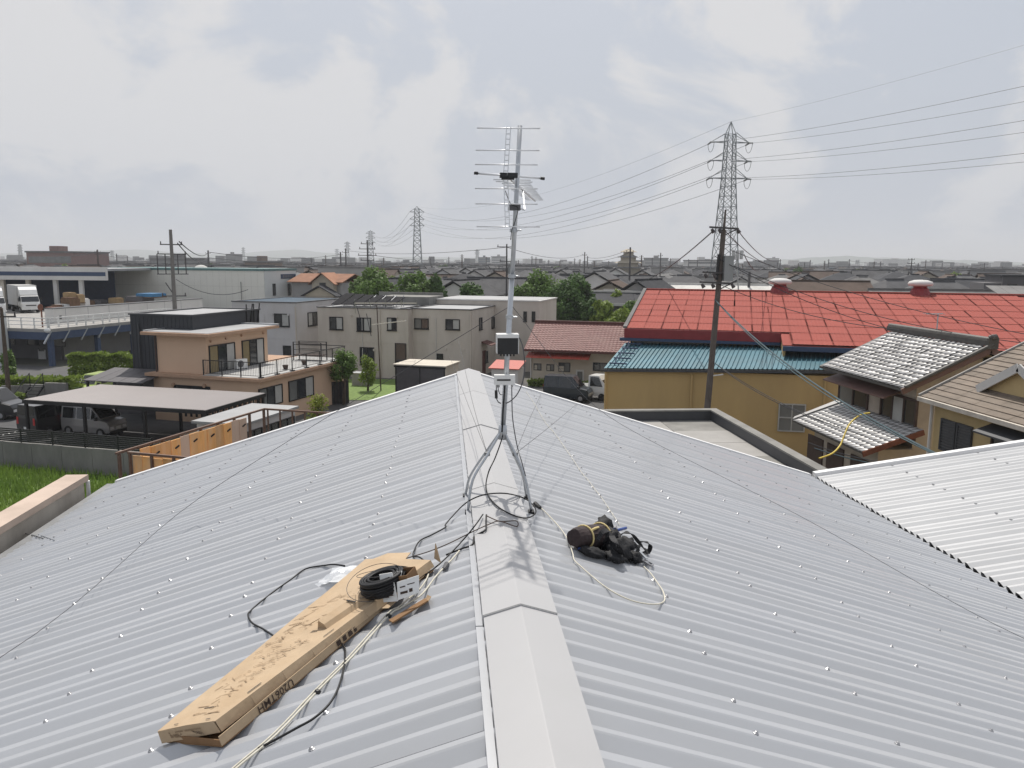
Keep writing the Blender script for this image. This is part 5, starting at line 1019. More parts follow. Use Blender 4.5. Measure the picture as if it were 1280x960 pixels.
def truck(label, loc, deg):
    o = thing('delivery_truck', label, 'truck', loc, math.radians(deg), None)
    box_part(o, 'cargo_box', 'truck_box', -4.6, -1.1, 0.85, 0.25, 1.1, 3.25); box_part(o, 'chassis', 'black_metal', -4.5, -0.45, 0.45, 1.7, 0.45, 0.85)
    st = [(0.35, 0.55, 1.35, 2.05, 1.0, 0.95), (1.1, 0.5, 1.35, 2.12, 1.02, 0.95), (1.55, 0.5, 1.35, 2.0, 1.02, 0.93), (1.95, 0.5, 1.25, 1.3, 1.0, 0.95), (2.05, 0.55, 1.1, 1.15, 0.97, 0.9)]
    loft_body(st).build('cab', 'car_white', o)
    m = MB(); m.slab([(0.35, -0.95, 2.1), (1.3, -0.95, 2.14), (0.95, -0.95, 2.75), (0.5, -0.95, 3.1), (0.35, -0.95, 3.1)], (0, 1.9, 0)); m.build('wind_deflector', 'car_white', o)
    m = MB(); m.quad((1.585, -0.9, 1.95), (1.585, 0.9, 1.95), (1.97, 0.92, 1.36), (1.97, -0.92, 1.36)); m.build('windscreen', 'car_glass', o)
    for s in (-1, 1):
        m = MB(); m.quad((0.75, s * 1.03, 1.38), (1.72, s * 1.03, 1.38), (1.5, s * 0.985, 1.95), (0.75, s * 0.985, 2.0)); m.build('side_window', 'car_glass', o)
        m = MB(); m.box(1.95, s * 0.72 - 0.17, 0.75, 2.08, s * 0.72 + 0.17, 0.95); m.build('headlight', 'lamp_clear', o)
        m = MB(); m.box(1.75, s * 1.2 - 0.07, 1.4, 1.85, s * 1.2 + 0.07, 1.8); m.build('mirror', 'black_plastic', o)
        for x in (1.1, -3.2):
            m = MB(); m.cyl((x, s * 0.72, 0.4), (x, s * 1.02, 0.4), 0.4, 0.4, 14); w_ = m.build('wheel', 'tyre', o); m = MB(); m.cyl((x, s * 0.98, 0.4), (x, s * 1.03, 0.4), 0.22, 0.2, 10); m.build('rim', 'rim', w_)
    box_part(o, 'bumper', 'car_white', 1.9, -1.0, 0.4, 2.12, 1.0, 0.62); box_part(o, 'grille', 'black_plastic', 2.0, -0.55, 0.85, 2.085, 0.55, 0.97)
    return o
p = atz(38, 391, 3.5); truck('white delivery truck with its whole cargo box showing, parked on the deck', (p.x - 0.9, p.y + 1.2, 3.5), -52)
p = atz(6, 394, 3.5); truck('white delivery truck cut off by the grey stair tower at the deck edge', (p.x - 1.9, p.y + 1.2, 3.5), -52)
ck = random.Random(4)
for k, (px, py, w, h, mt, lb) in enumerate(((67, 388, 1.5, 1.3, 'rust', 'rusty mesh cage by the truck on the deck'), (72, 386, 1.2, 1.5, 'crate_brown', 'dark brown crate next to the rusty cage'), (80, 383, 1.6, 0.9, 'galv', 'silver wrapped pallet load in front of the loading bay'), (88, 378, 1.7, 1.9, 'crate_brown', 'tall brown pallet stack at the loading bay column'), (87, 368, 1.2, 0.8, 'crate_tan', 'tan carton on top of the brown stack'), (97, 372, 1.3, 1.3, 'crate_tan', 'tan carton pile beside the terminal column'), (105, 378, 1.1, 1.6, 'house_white', 'white wrapped bundle by the last terminal column'), (116, 380, 1.8, 1.5, 'crate_brown', 'brown pallet stack behind the annex wall'), (124, 379, 1.8, 1.6, 'dark_sheet', 'dark steel cage behind the annex wall'), (145, 375, 1.6, 1.0, 'crate_tan', 'low tan pallet behind the annex roof'), (175, 373, 3.0, 1.0, 'dark_sheet', 'row of dark bins on the annex roof'), (189, 368.5, 3.2, 0.7, 'sheet_blue', 'bright blue tarpaulin bundle behind the annex'))):
    q = aty(px, py, 92 + 0.8 * k if k < 7 else 108); z0 = max(3.5, q.z - h / 2)
    w *= 0.8; h *= 0.8; o = thing('pallet_load', lb, 'crate', (q.x, q.y, z0), -0.3 + ck.uniform(-0.15, 0.15))
    box_part(o, 'load', mt, -w / 2, -w / 2, 0.12, w / 2, w / 2, h * 0.9); box_part(o, 'pallet', 'crate_brown', -w / 2 - 0.03, -w / 2 - 0.03, 0, w / 2 + 0.03, w / 2 + 0.03, 0.10)
    box_part(o, 'top_sheet', mt, -w / 2 + 0.06, -w / 2 + 0.06, h * 0.9, w / 2 - 0.1, w / 2 - 0.08, h)
# bank, hedge and lean-to below the deck
FR_ = Frame('retaining_wall', 'dark stained retaining wall below the depot bank', 'wall', aty(82, 472, 57)[:2], -10)
for k in range(5): box_part(FR_.root, 'panel', 'concrete', -8 + k * 1.6, 0, 0, -8 + k * 1.6 + 1.57, 0.25, 0.95 + 0.13 * k)
def hedge(name, label, F, u0, u1, v0, v1, z0, z1, mat, n, seed, leaf=0.16):
    o = thing(name, label, 'hedge', F.world((u0 + u1) / 2, (v0 + v1) / 2, z0), F.a); rg = random.Random(seed); m = MB(); lx = (u1 - u0) / 2; ly = (v1 - v0) / 2
    for k in range(n):
        x = rg.uniform(-lx, lx); top_ = (z1 - z0) * (0.82 + 0.25 * mnoise.noise(Vector((x * 0.7, seed, 0)))); z = top_ * (1 - rg.random() ** 2.2 * 0.9); y = rg.uniform(-ly, ly) * (0.75 + 0.25 * rg.random())
        if rg.random() < 0.6: y = -ly + rg.random() * 0.3 + 0.15 * mnoise.noise(Vector((x, z, seed)))
        p = Vector((x, y, z)); a = Vector((rg.gauss(0, 1), rg.gauss(0, 1), rg.gauss(0, 1))).normalized(); b = a.orthogonal().normalized(); l = leaf * rg.uniform(0.6, 1.3)
        m.v += [tuple(p - a * l), tuple(p + b * l * 0.6), tuple(p + a * l), tuple(p - b * l * 0.6)]; i = len(m.v); m.f.append((i - 4, i - 3, i - 2, i - 1))
    m.build('foliage', mat, o); box_part(o, 'stems', 'leaf_dark', -lx * 0.96, -ly * 0.5, 0, lx * 0.96, ly * 0.7, (z1 - z0) * 0.35); return o
FHd = Frame(None, '', '', aty(84, 460, 66)[:2], 4)
hedge('hedge', 'long clipped hedge on the bank under the depot deck', FHd, 0, 8.5, 0.0, 1.8, 0.5, 2.75, 'leaf_light', 4200, 41)
hedge('hedge', 'overgrown weeds and shrubs in front of the depot door', FR_, -7.8, 0.2, 0.4, 2.2, 0.5, 1.9, 'leaf_light', 2600, 42)
tree('wild_shrub', 'tall wild shrub at the foot of the grey stair tower', 'shrub', 10, 434, 66, 20, 'leaf', 45, n=1500, leaf=0.14, pointy=0.2, base_frac=0.05)
tree('wild_shrub', 'tuft of bright grass beside the utility pole at the bank', 'shrub', 22, 487, 56, 20, 'leaf_light', 46, n=900, leaf=0.12, pointy=0.2, base_frac=0.0)
st_ = Frame('site_stairs', 'small dark steel stairs against the retaining wall', 'stairs', aty(14, 500, 55)[:2], -8)
for k in range(6): box_part(st_.root, 'tread', 'black_metal', 0.1, 1.7 - k * 0.28, 1.25 - k * 0.2, 1.0, 1.98 - k * 0.28, 1.29 - k * 0.2)
for u in (0.05, 1.0): m = MB(); m.bar((u, 1.98, 1.3), (u, 0.1, 0.05), 0.06, 0.12); m.bar((u, 1.98, 2.2), (u, 0.1, 0.95), 0.04); m.bar((u, 1.95, 1.2), (u, 1.95, 2.2), 0.04); m.bar((u, 0.15, 0.0), (u, 0.15, 1.0), 0.04); m.build('stringer', 'black_metal', st_.root)
p0 = atz(178, 480, 2.5); FL_ = Frame('lean_to', 'lean-to with a dark sheet roof between the carport and the charcoal house', 'shed', (p0.x, p0.y), -20)
uL = FL_.atz(103, 476, 2.5)[0]; vB = FL_.atz(203, 464, 2.9)[1]
for k in range(5): u = uL + (-uL) * k / 5; m = MB(); m.slab([(u, 0, 2.5), (u - uL / 5 - 0.03, 0, 2.5), (u - uL / 5 - 0.03, vB, 2.95), (u, vB, 2.95)], (0, 0, 0.05)); m.build('roof_sheet', 'dark_sheet', FL_.root)
for u in (uL + 0.2, uL / 2, -0.2): box_part(FL_.root, 'post', 'black_metal', u - 0.06, 0.1, 0, u + 0.06, 0.22, 2.48)
box_part(FL_.root, 'back_wall', 'dark_sheet', uL, vB - 0.1, 0, 0, vB - 0.02, 2.85)
p = aty(115, 469, 59.5); car('parked_van', 'lime green van half hidden by the lean-to roof', (p.x, p.y + 0.5, 0.02), -100, [(a * 0.9, b, c, d, e * 0.9, f * 0.9) for a, b, c, d, e, f in KEI], (-1.0, 1.0), 'car_lime', [(-1.3, -0.5), (-0.4, 0.3)], (2, 0.1, 0.9), (0, 0.2, 0.95))

# ------------------------------------------------------------------ maroon tiled house and vans
o_ = atz(655, 437, 2.9); FMr = Frame('tiled_cottage', 'single-storey house with a maroon tiled roof and a red metal awning', 'house', (o_.x, o_.y), -20)
r = FMr.root; UW = 9.6; vr = 4.0
zrg = FMr.on('v', vr, 700, 404)[1]
box_part(r, 'wall', 'house_cream', 0.35, 0.9, 0, UW, 7.4, 2.75)
def rz(v): return 2.9 + (zrg - 2.9) * v / vr
m = MB(); m.slab([(0.0, 0.0, 2.9), (UW, 0.0, 2.9), (UW, vr, zrg), (0.0, vr, zrg)], (0, 0, -0.08)); m.slab([(0.0, 2 * vr, 2.9), (UW, 2 * vr, 2.9), (UW, vr, zrg), (0.0, vr, zrg)], (0, 0, -0.08)); m.build('roof_deck', 'maroon_dark', r)
m = MB(); m.poly([(0.35, 0.9, 2.75), (0.35, vr, zrg - 0.1), (0.35, 7.4, 2.75)]); m.build('gable', 'house_cream', r)
m = MB(); nr, nc = 15, 32; dv = vr / nr; du = UW / nc
for j in range(nr):
    for i in range(nc):
        u = i * du; v = j * dv; z = rz(v) + 0.03; sl = (zrg - 2.9) / vr * dv
        m.add([(u, v - 0.02, z + 0.03), (u + du * 0.5, v - 0.02, z + 0.075), (u + du, v - 0.02, z + 0.03), (u, v + dv, z + sl), (u + du * 0.5, v + dv, z + sl + 0.045), (u + du, v + dv, z + sl), (u, v - 0.02, z - 0.02), (u + du, v - 0.02, z - 0.02)], [(0, 1, 4, 3), (1, 2, 5, 4), (6, 7, 2, 1, 0)])
tag(m.build('roof_tiles', 'maroon_tile', r), kind='stuff')
m = MB(); m.box(-0.05, vr - 0.14, zrg, UW, vr + 0.14, zrg + 0.22); m.build('ridge', 'maroon_dark', r); m = MB(); m.box(-0.02, -0.06, 2.78, UW, 0.0, 2.92); m.build('eave_gutter', 'maroon_dark', r)
ua = FMr.on('v', 0.5, 738, 446)[0]
for k in range(9): u = 0.2 + (ua - 0.2) * k / 9; m = MB(); m.slab([(u, -0.25, 2.28), (u + (ua - 0.2) / 9 - 0.02, -0.25, 2.28), (u + (ua - 0.2) / 9 - 0.02, 0.9, 2.62), (u, 0.9, 2.62)], (0, 0, 0.035)); m.build('awning_sheet', 'red_metal', r)
for x0, y0, x1, y1, pn_ in ((668, 455, 676, 462, G3), (684, 456, 692, 463, ('curtain', 'glass')), (699, 454, 712, 464, G2), (742, 454, 758, 463, G2)):
    a0, a1, z0, z1 = FMr.rect('v', 0.9, x0, y0, x1, y1); window(r, 'v', 0.9, -1, a0, a1, z0, z1, 'black_metal', ('glass', 'glass_grey'), 0.05)
a0, a1, z0, z1 = FMr.rect('v', 0.9, 720, 462, 730, 482); d_ = box_part(r, 'door', 'house_white', a0, 0.83, 0.05, a1, 0.895, z1); box_part(d_, 'pane', 'glass_grey', a0 + 0.12, 0.815, z1 - 1.1, a1 - 0.12, 0.828, z1 - 0.15)
for k in range(6): box_part(r, 'siding_board', 'house_cream', 0.36, 0.878, 0.25 + k * 0.22, a0 - 0.15, 0.9, 0.25 + k * 0.22 + 0.205)
m = MB(); m.cyl((0.4, 0.82, 0), (0.4, 0.82, 2.7), 0.06); m.build('downpipe', 'house_white', r)
hedge('flower_bed', 'low flower bed with dry shrubs along the cottage wall', FMr, 0.5, 5.5, -0.9, 0.5, 0.0, 0.7, 'leaf_light', 1400, 51, 0.10)
yd = MB(); yd.poly([FMr.world(-3, -12, 0.012), FMr.world(14, -12, 0.012), FMr.world(14, 0.8, 0.012), FMr.world(-3, 0.8, 0.012)]); tag(yd.build('yard_pavement', 'asphalt'), kind='structure')
p = atz(712, 503, 0); car('parked_van', 'dark navy small van parked before the cottage', (p.x, p.y + 0.9, 0.02), -24, [(a, b, c, d + (0.1 if d > 1.5 else 0), e, f) for a, b, c, d, e, f in KEI], (-1.15, 1.12), 'car_navy', [(-1.5, -0.6), (-0.5, 0.4), (0.5, 0.95)], (2, 0.1, 0.9), (0, 0.3, 0.95))
p = atz(746, 503, 0); kt = thing('kei_truck', 'white small pickup truck nosing out beside the tan factory', 'truck', (p.x + 0.4, p.y + 1.4, 0.02), math.radians(-35))
loft_body([(-0.55, 0.35, 1.0, 1.78, 0.70, 0.62), (0.25, 0.3, 1.0, 1.80, 0.72, 0.62), (0.85, 0.3, 1.0, 1.08, 0.72, 0.66), (1.05, 0.36, 0.85, 0.9, 0.70, 0.62)]).build('cab', 'car_white', kt)
m = MB(); m.quad((0.285, -0.58, 1.74), (0.285, 0.58, 1.74), (0.84, 0.62, 1.12), (0.84, -0.62, 1.12)); m.build('windscreen', 'car_glass', kt)
for s in (-1, 1):
    m = MB(); m.quad((-0.4, s * 0.722, 1.03), (0.6, s * 0.722, 1.03), (0.25, s * 0.645, 1.7), (-0.4, s * 0.645, 1.7)); m.build('side_window', 'car_glass', kt)
    for x in (0.55, -1.3): m = MB(); m.cyl((x, s * 0.55, 0.27), (x, s * 0.73, 0.27), 0.27, 0.27, 14); m.build('wheel', 'tyre', kt)
for b in ((-2.3, -0.7, 0.62, -0.6, 0.7, 0.68), (-2.3, -0.7, 0.68, -0.6, -0.66, 0.98), (-2.3, 0.66, 0.68, -0.6, 0.7, 0.98), (-2.3, -0.66, 0.68, -2.26, 0.66, 0.98)): box_part(kt, 'bed_panel', 'car_white', *b)
box_part(kt, 'chassis', 'black_metal', -2.2, -0.4, 0.4, 0.6, 0.4, 0.61)

# ------------------------------------------------------------------ tan factory: teal lean-to roof and red slate roof
A_ = aty(782, 410, 46.5); FF = Frame('red_roofed_factory', 'tan factory with a broad red slate roof and a teal ribbed lean-to', 'factory', (A_.x, A_.y), -20)
r = FF.root; ze = A_.z
ux = Vector((ray(807, 362).x, ray(807, 362).y, 0)); # verge: march up v until the pixel column fits
vrg = 10.7
for k in range(400):
    q = FF.world(0, 6 + k * 0.02, 0); rr0 = ray(807, 362)
    if q.x / q.y >= rr0.x / rr0.y: vrg = 6 + k * 0.02; break
q = FF.world(0, vrg, 0); zr_ = aty(807, 362, q.y).z; sl = (zr_ - ze) / vrg
uE = FF.on('v', vrg, 1250, 366)[0]; u1 = FF.on('v', 0, 976, 415)[0]; vlow = -4.6
def fz(v): return ze + sl * v
dvl = vlow
for k in range(200):
    v = -k * 0.05; q = FF.world(u1, v, fz(v)); w_ = q - EYE; py = 480 - FPX * w_.dot(_u) / w_.dot(_f)
    if py >= 430: dvl = v; break
SW, SLn = 1.02, (vrg - 0.0) / 7
sm = MB(); n = 10; prof = [((SW + 0.04) * i / n - 0.02, 0.011 * (i % 2)) for i in range(n + 1)]
for v in (-0.06, SLn): sm.v += [(a, v, b + (0.02 if v < 0 else 0.0)) for a, b in prof]
sm.f += [(i, i + 1, n + 2 + i, n + 1 + i) for i in range(n)]; sm.f.append(tuple([0, n] + [n]) [:0] or (0, 1, n + 2, n + 1))
slate = sm.mesh('roof_sheet', 'red_slate'); rk = random.Random(17); ncol = int(uE / SW) + 1; n_sheet = 0
rfp = MB(); rfp.slab([(0, 0, ze - 0.05), (u1, 0, ze - 0.05), (u1, dvl, fz(dvl) - 0.05), (uE + 3, dvl, fz(dvl) - 0.05), (uE + 1.5, vrg, zr_ - 0.05), (0, vrg, zr_ - 0.05)], (0, 0, -0.12)); rfp.slab([(0, vrg, zr_), (uE + 1.5, vrg, zr_), (uE + 1.5, vrg * 2, ze), (0, vrg * 2, ze)], (0, 0, -0.12)); rfp.build('roof_deck', 'red_slate', r)
for i in range(ncol):
    for j in range(-2, 7):
        u, v = i * SW, j * SLn
        if j < 0 and (u < u1 - 0.2 or v < dvl - SLn * 0.6): continue
        s = link('roof_sheet', slate, r); s.location = (u, max(v, dvl), fz(max(v, dvl)) + 0.01 + rk.uniform(0, 0.002)); s.rotation_euler = (math.atan(sl), 0, 0); n_sheet += 1
box_part(r, 'fascia', 'red_dark', -0.05, -0.22, ze - 0.55, u1 + 0.02, -0.06, ze - 0.02); box_part(r, 'gutter', 'navy', -0.3, -0.3, ze - 0.72, u1, -0.1, ze - 0.56)
box_part(r, 'gutter', 'navy', u1, dvl - 0.2, fz(dvl) - 0.35, uE + 3, dvl - 0.05, fz(dvl) - 0.1)
m = MB(); m.bar((-0.03, -0.08, ze + 0.06), (-0.03, vrg, zr_ + 0.06), 0.22, 0.12); m.build('verge_trim', 'roof_pale', r); m = MB(); m.bar((0, vrg, zr_ + 0.05), (uE + 1.5, vrg, zr_ + 0.05), 0.4, 0.08); m.build('ridge_cap', 'red_slate', r)
box_part(r, 'wall', 'tan_wall', 0.25, 0.4, 0, uE + 1, 2 * vrg - 0.4, ze - 0.5)
m = MB(); m.slab([(u1 + 0.05, 0.4, 0), (u1 + 0.05, dvl + 0.3, 0), (u1 + 0.05, dvl + 0.3, fz(dvl) - 0.2), (u1 + 0.05, 0.4, ze - 0.2)], (0.12, 0, 0)); m.build('wing_wall', 'tan_wall', r)
a0 = FF.on('v', 0.4, 792, 424)[0]; a1 = FF.on('v', 0.4, 910, 424)[0]; box_part(r, 'clerestory', 'glass_grey', a0, 0.34, ze - 1.5, a1, 0.395, ze - 0.8)
for px, py in ((974.5, 353.5), (1150, 355)):
    u = FF.on('v', vrg, px, 364)[0]; m = MB(); m.lathe([(0.7, -0.1), (0.5, 0.35), (0.42, 0.40), (0.42, 0.5)], 14, (u, vrg, zr_)); vt = m.build('roof_vent', 'red_dark', r)
    m = MB(); m.lathe([(0.4, 0.5), (0.72, 0.54), (0.78, 0.66), (0.7, 0.80), (0.4, 0.90), (0.1, 0.92)], 16, (u, vrg, zr_)); m.build('vent_cap', 'house_white', vt, True)
# lean-to: its eave is skewed and tilted to line up in the camera view
E0 = aty(755, 460, 41.6); E1 = aty(1170, 463, 37.0)
E0l, E1l = [Vector(FF.loc(p)) for p in (E0, E1)]
_u0, _z0 = FF.on('v', 0.36, 781, 429); _u1, _z1 = FF.on('v', 0.36, 1165, 436); T0l = Vector((_u0, 0.36, _z0)); T1l = Vector((_u1, 0.36, _z1))
npn = 72
for k in range(npn):
    t0, t1 = k / npn, (k + 1) / npn; a = E0l.lerp(E1l, t0); b = E0l.lerp(E1l, t1); c = T0l.lerp(T1l, t1); d = T0l.lerp(T1l, t0)
    m = MB(); m.quad(a, a.lerp(b, 0.9), d.lerp(c, 0.9), d); m.add([a.lerp(b, 0.72), a.lerp(b, 0.80) + Vector((0, 0, 0.075)), a.lerp(b, 0.92) + Vector((0, 0, 0.075)), b, d.lerp(c, 0.72), d.lerp(c, 0.80) + Vector((0, 0, 0.075)), d.lerp(c, 0.92) + Vector((0, 0, 0.075)), c], [(0, 1, 5, 4), (1, 2, 6, 5), (2, 3, 7, 6), (0, 3, 2, 1)])
    m.build('lean_to_panel', 'teal_roof', r)
m = MB(); m.bar(E0l + Vector((0, 0, -0.12)), E1l + Vector((0, 0, -0.12)), 0.14, 0.14); m.build('lean_to_gutter', 'coping_dark', r)
wq = [E0l + (E1l - E0l) * 0.005 + (T0l - E0l) * 0.03, E1l + (T1l - E1l) * 0.03]
m = MB(); m.slab([(wq[0].x, wq[0].y, 0), (wq[1].x, wq[1].y, 0), (wq[1].x, wq[1].y, E0l.z - 0.05), (wq[0].x, wq[0].y, E0l.z - 0.05)], (T0l - E0l) * 0.03 * Vector((1, 1, 0)).length / 1.41); m.build('lean_to_wall', 'tan_wall', r)
m = MB(); m.slab([(wq[0].x, wq[0].y, 0), (T0l.x, T0l.y + 0.3, 0), (T0l.x, T0l.y + 0.3, T0l.z - 0.1), (wq[0].x, wq[0].y, E0l.z - 0.1)], (E1l - E0l) * 0.01); m.build('end_wall', 'tan_wall', r)
for k in range(5): c = T0l.lerp(E0l, 0.08 + k * 0.2) + Vector((0.15, 0, 0.1)); m = MB(); m.bar(c, c + Vector((0.95, -0.25, 0.02)), 0.07); m.bar(c + Vector((0.3, 0, 0)), c + Vector((0.35, 0.3, 0.35)), 0.05); m.build('snow_bracket', 'navy', r)
wd = (E1l - E0l).normalized(); wn_ = Vector((wd.y, -wd.x, 0))
FFw = Frame(None, '', '', FF.world(wq[0].x, wq[0].y, 0), 0)
ang = math.atan2((FF.world(*wq[1]) - FF.world(*wq[0])).y, (FF.world(*wq[1]) - FF.world(*wq[0])).x); FFw = Frame('factory_frontage', 'tall gridded windows and pipes along the tan factory front', 'facade', FFw.o[:2], math.degrees(ang))
a0, a1, z0, z1 = FFw.rect('v', -0.02, 974, 506, 1005, 538); w_ = window(FFw.root, 'v', -0.03, -1, a0, a1, z0, z1, 'galv', ('glass_grey', 'glass_grey'), 0.06); box_part(w_, 'glazing_bar', 'galv', a0, -0.10, (z0 + z1) / 2 - 0.03, a1, -0.06, (z0 + z1) / 2 + 0.03)
for px in (757, 864.5, 1031): a = FFw.on('v', 0, px, 480)[0]; m = MB(); m.cyl((a, -0.12, 0), (a, -0.12, E0l.z - 0.2), 0.055); m.build('downpipe', 'tan_wall', FFw.root)
a0 = FFw.on('v', 0, 900, 508)[0]; box_part(FFw.root, 'canopy', 'tan_wall', a0, -0.5, 1.4, a0 + 1.2, -0.04, 1.5)

# ------------------------------------------------------------------ flat concrete roof in front of the factory
FQ = Frame('flat_roofed_annex', 'annex with a stained concrete-slab flat roof and dark parapets below the gable', 'building', (9.35, 26.7), 0)
r = FQ.root; X0 = -7.5; Yn = -14.3
box_part(r, 'wall', 'concrete', X0, Yn, 0, -0.02, -0.02, 4.58)
for b in ((X0, -0.22, 4.60, 0.0, 0.0, 4.95), (-0.22, Yn, 4.60, 0.0, -0.22, 4.95)): box_part(r, 'parapet', 'coping_dark', *b)
for b in ((X0, -0.26, 4.95, 0.04, 0.04, 5.0), (-0.26, Yn, 4.95, 0.04, -0.26, 5.0)): box_part(r, 'coping', 'concrete', *b)
kk = random.Random(2)
for i in range(4):
    for j in range(8): box_part(r, 'roof_slab', 'concrete_pale' if (i + j) % 3 else 'concrete', X0 + i * 1.82 + 0.012, -0.24 - (j + 1) * 1.72 + 0.012, 4.58, X0 + (i + 1) * 1.82 - 0.012, -0.24 - j * 1.72, 4.625 + kk.uniform(0, 0.012))

# ------------------------------------------------------------------ old house with glazed grey tiles
XE, YA, YB, ZE_, XRD, ZRD = 16.75, 28.0, 34.2, 5.5, 19.95, 7.05
FO = Frame('tiled_house', 'old two-storey house with glinting grey roof tiles and a heavy ridge', 'house', (XE, YA), 0)
r = FO.root; LY = YB - YA; WR = XRD - XE; HR = ZRD - ZE_
tm = MB(); tw, tl = LY / 20, math.hypot(WR, HR) / 14; nn = 6
for i in range(nn + 1):
    t = i / nn; zc_ = 0.013 * math.sin(t * math.pi * 1.5 + 0.3) + 0.012
    for x in (-0.02, tl): tm.v.append((x, tw * t * 1.02, zc_ + (0.034 if x < 0 else 0.0)))
tm.f += [(2 * i, 2 * i + 1, 2 * i + 3, 2 * i + 2) for i in range(nn)]; o2 = len(tm.v)
for i in range(nn + 1): v0 = tm.v[2 * i]; tm.v.append((v0[0], v0[1], v0[2] - 0.03))
tm.f += [(2 * i, 2 * i + 2, o2 + i + 1, o2 + i) for i in range(nn)]
tile = tm.mesh('roof_tile', 'tile_grey', True); ra = math.atan2(HR, WR)
m = MB(); m.slab([(0, -0.35, ZE_ - 0.03), (WR, -0.35, ZRD - 0.03), (WR, LY + 0.2, ZRD - 0.03), (0, LY + 0.2, ZE_ - 0.03)], (0, 0, -0.1)); m.slab([(2 * WR, -0.35, ZE_ - 0.03), (WR, -0.35, ZRD - 0.03), (WR, LY + 0.2, ZRD - 0.03), (2 * WR, LY + 0.2, ZE_ - 0.03)], (0, 0, -0.1)); rd = m.build('roof', 'tile_ridge', r)
tk = random.Random(9)
for i in range(21):
    for j in range(14):
        s = link('roof_tile', tile, rd); d = j * tl; s.location = (d * math.cos(ra), -0.35 + i * tw, ZE_ + d * math.sin(ra) + tk.uniform(0, 0.006)); s.rotation_euler = (tk.uniform(-0.05, 0.05), -ra + tk.uniform(-0.03, 0.03), tk.uniform(-0.01, 0.01))
m = MB(); m.box(WR - 0.16, -0.40, ZRD, WR + 0.16, LY + 0.25, ZRD + 0.20); m.cyl((WR, -0.42, ZRD + 0.22), (WR, LY + 0.27, ZRD + 0.22), 0.11, 0.11, 10); m.build('ridge', 'tile_ridge', rd)
m = MB(); m.box(WR - 0.2, -0.46, ZRD - 0.1, WR + 0.2, -0.36, ZRD + 0.3); m.blob((WR, -0.42, ZRD + 0.33), (0.18, 0.1, 0.12), 2, 0.3); m.build('ridge_end_tile', 'tile_ridge', rd)
for k in range(12): t = (k + 0.5) / 12; m = MB(); m.cyl((WR * t - 0.14, -0.40, ZE_ + HR * t + 0.0), (WR * t + 0.14, -0.40, ZE_ + HR * t + 0.13), 0.075, 0.075, 8); m.build('verge_tile', 'tile_ridge', rd)
m = MB(); m.bar((-0.1, -0.36, ZE_ - 0.12), (WR, -0.36, ZRD - 0.14), 0.06, 0.22); m.bar((2 * WR + 0.1, -0.36, ZE_ - 0.12), (WR, -0.36, ZRD - 0.14), 0.06, 0.22); m.build('bargeboard', 'eave_brown', r)
XW = 0.85
m = MB(); m.slab([(XW, 0.25, 0), (2 * WR - 0.8, 0.25, 0), (2 * WR - 0.8, 0.25, ZE_ + 0.25), (WR, 0.25, ZRD - 0.2), (XW, 0.25, ZE_ + 0.28)], (0, LY - 0.5, 0)); m.build('wall', 'house_plaster', r)
for x0, y0, x1, y1, pn_ in ((1050, 482, 1085, 511, ('glass', 'glass_grey')), (1102, 496, 1145, 541, ('glass', 'curtain', 'glass'))):
    a0, a1, z0, z1 = FO.rect('u', XW, x0, y0, x1, y1); lo, hi = sorted((a0, a1)); window(r, 'u', XW, -1, lo, hi, z0, z1, 'wood_dark', pn_, 0.09)
m = MB(); m.slab([(XW - 0.02, 1.0, ZE_ - 0.32), (XW - 0.85, 1.0, ZE_ - 0.62), (XW - 0.85, LY - 0.2, ZE_ - 0.62), (XW - 0.02, LY - 0.2, ZE_ - 0.32)], (0, 0, 0.05)); m.build('window_hood', 'eave_brown', r)
c = FO.loc(aty(1241, 452, YA + 0.2)); m = MB(); m.box(c[0] - 0.35, 0.18, c[2] - 0.13, c[0] + 0.35, 0.245, c[2] + 0.13); m.build('gable_vent', 'black_metal', r)
# lower skirt roof
XL, ZL0, ZL1 = -1.45, 3.15, 3.95
m = MB(); m.slab([(XL, -0.4, ZL0), (XW, -0.4, ZL1), (XW, LY - 0.6, ZL1), (XL, LY - 0.6, ZL0)], (0, 0, -0.08)); lr = m.build('lower_roof', 'tile_ridge', r)
lt = MB(); rl_ = math.hypot(XW - XL, ZL1 - ZL0); nl = 9; rb = math.atan2(ZL1 - ZL0, XW - XL)
for i in range(int((LY - 0.2) / tw)):
    for j in range(nl):
        mat_ = Matrix.Translation((XL + (XW - XL) * j / nl, -0.4 + i * tw, ZL0 + (ZL1 - ZL0) * j / nl + tk.uniform(0, 0.006))) @ Matrix.Rotation(-rb, 4, 'Y') @ Matrix.Diagonal((rl_ / nl / tl, 1, 1, 1))
        lt.add([mat_ @ Vector(v) for v in tm.v], tm.f)
tag(lt.build('roof_tiles', 'tile_grey', lr, True), kind='stuff')
m = MB(); m.bar((XL, -0.42, ZL0 - 0.08), (XW, -0.42, ZL1 - 0.08), 0.07, 0.2); m.build('bargeboard', 'rust', r)
box_part(r, 'lower_wall', 'house_plaster', XL + 0.9, 0.1, 0, XW - 0.01, LY - 0.9, ZL0 - 0.05)
for v in (0.6, 2.6, 4.4): box_part(r, 'screen', 'wood_dark', XL + 0.84, v, 0.2, XL + 0.895, v + 1.4, 2.5)
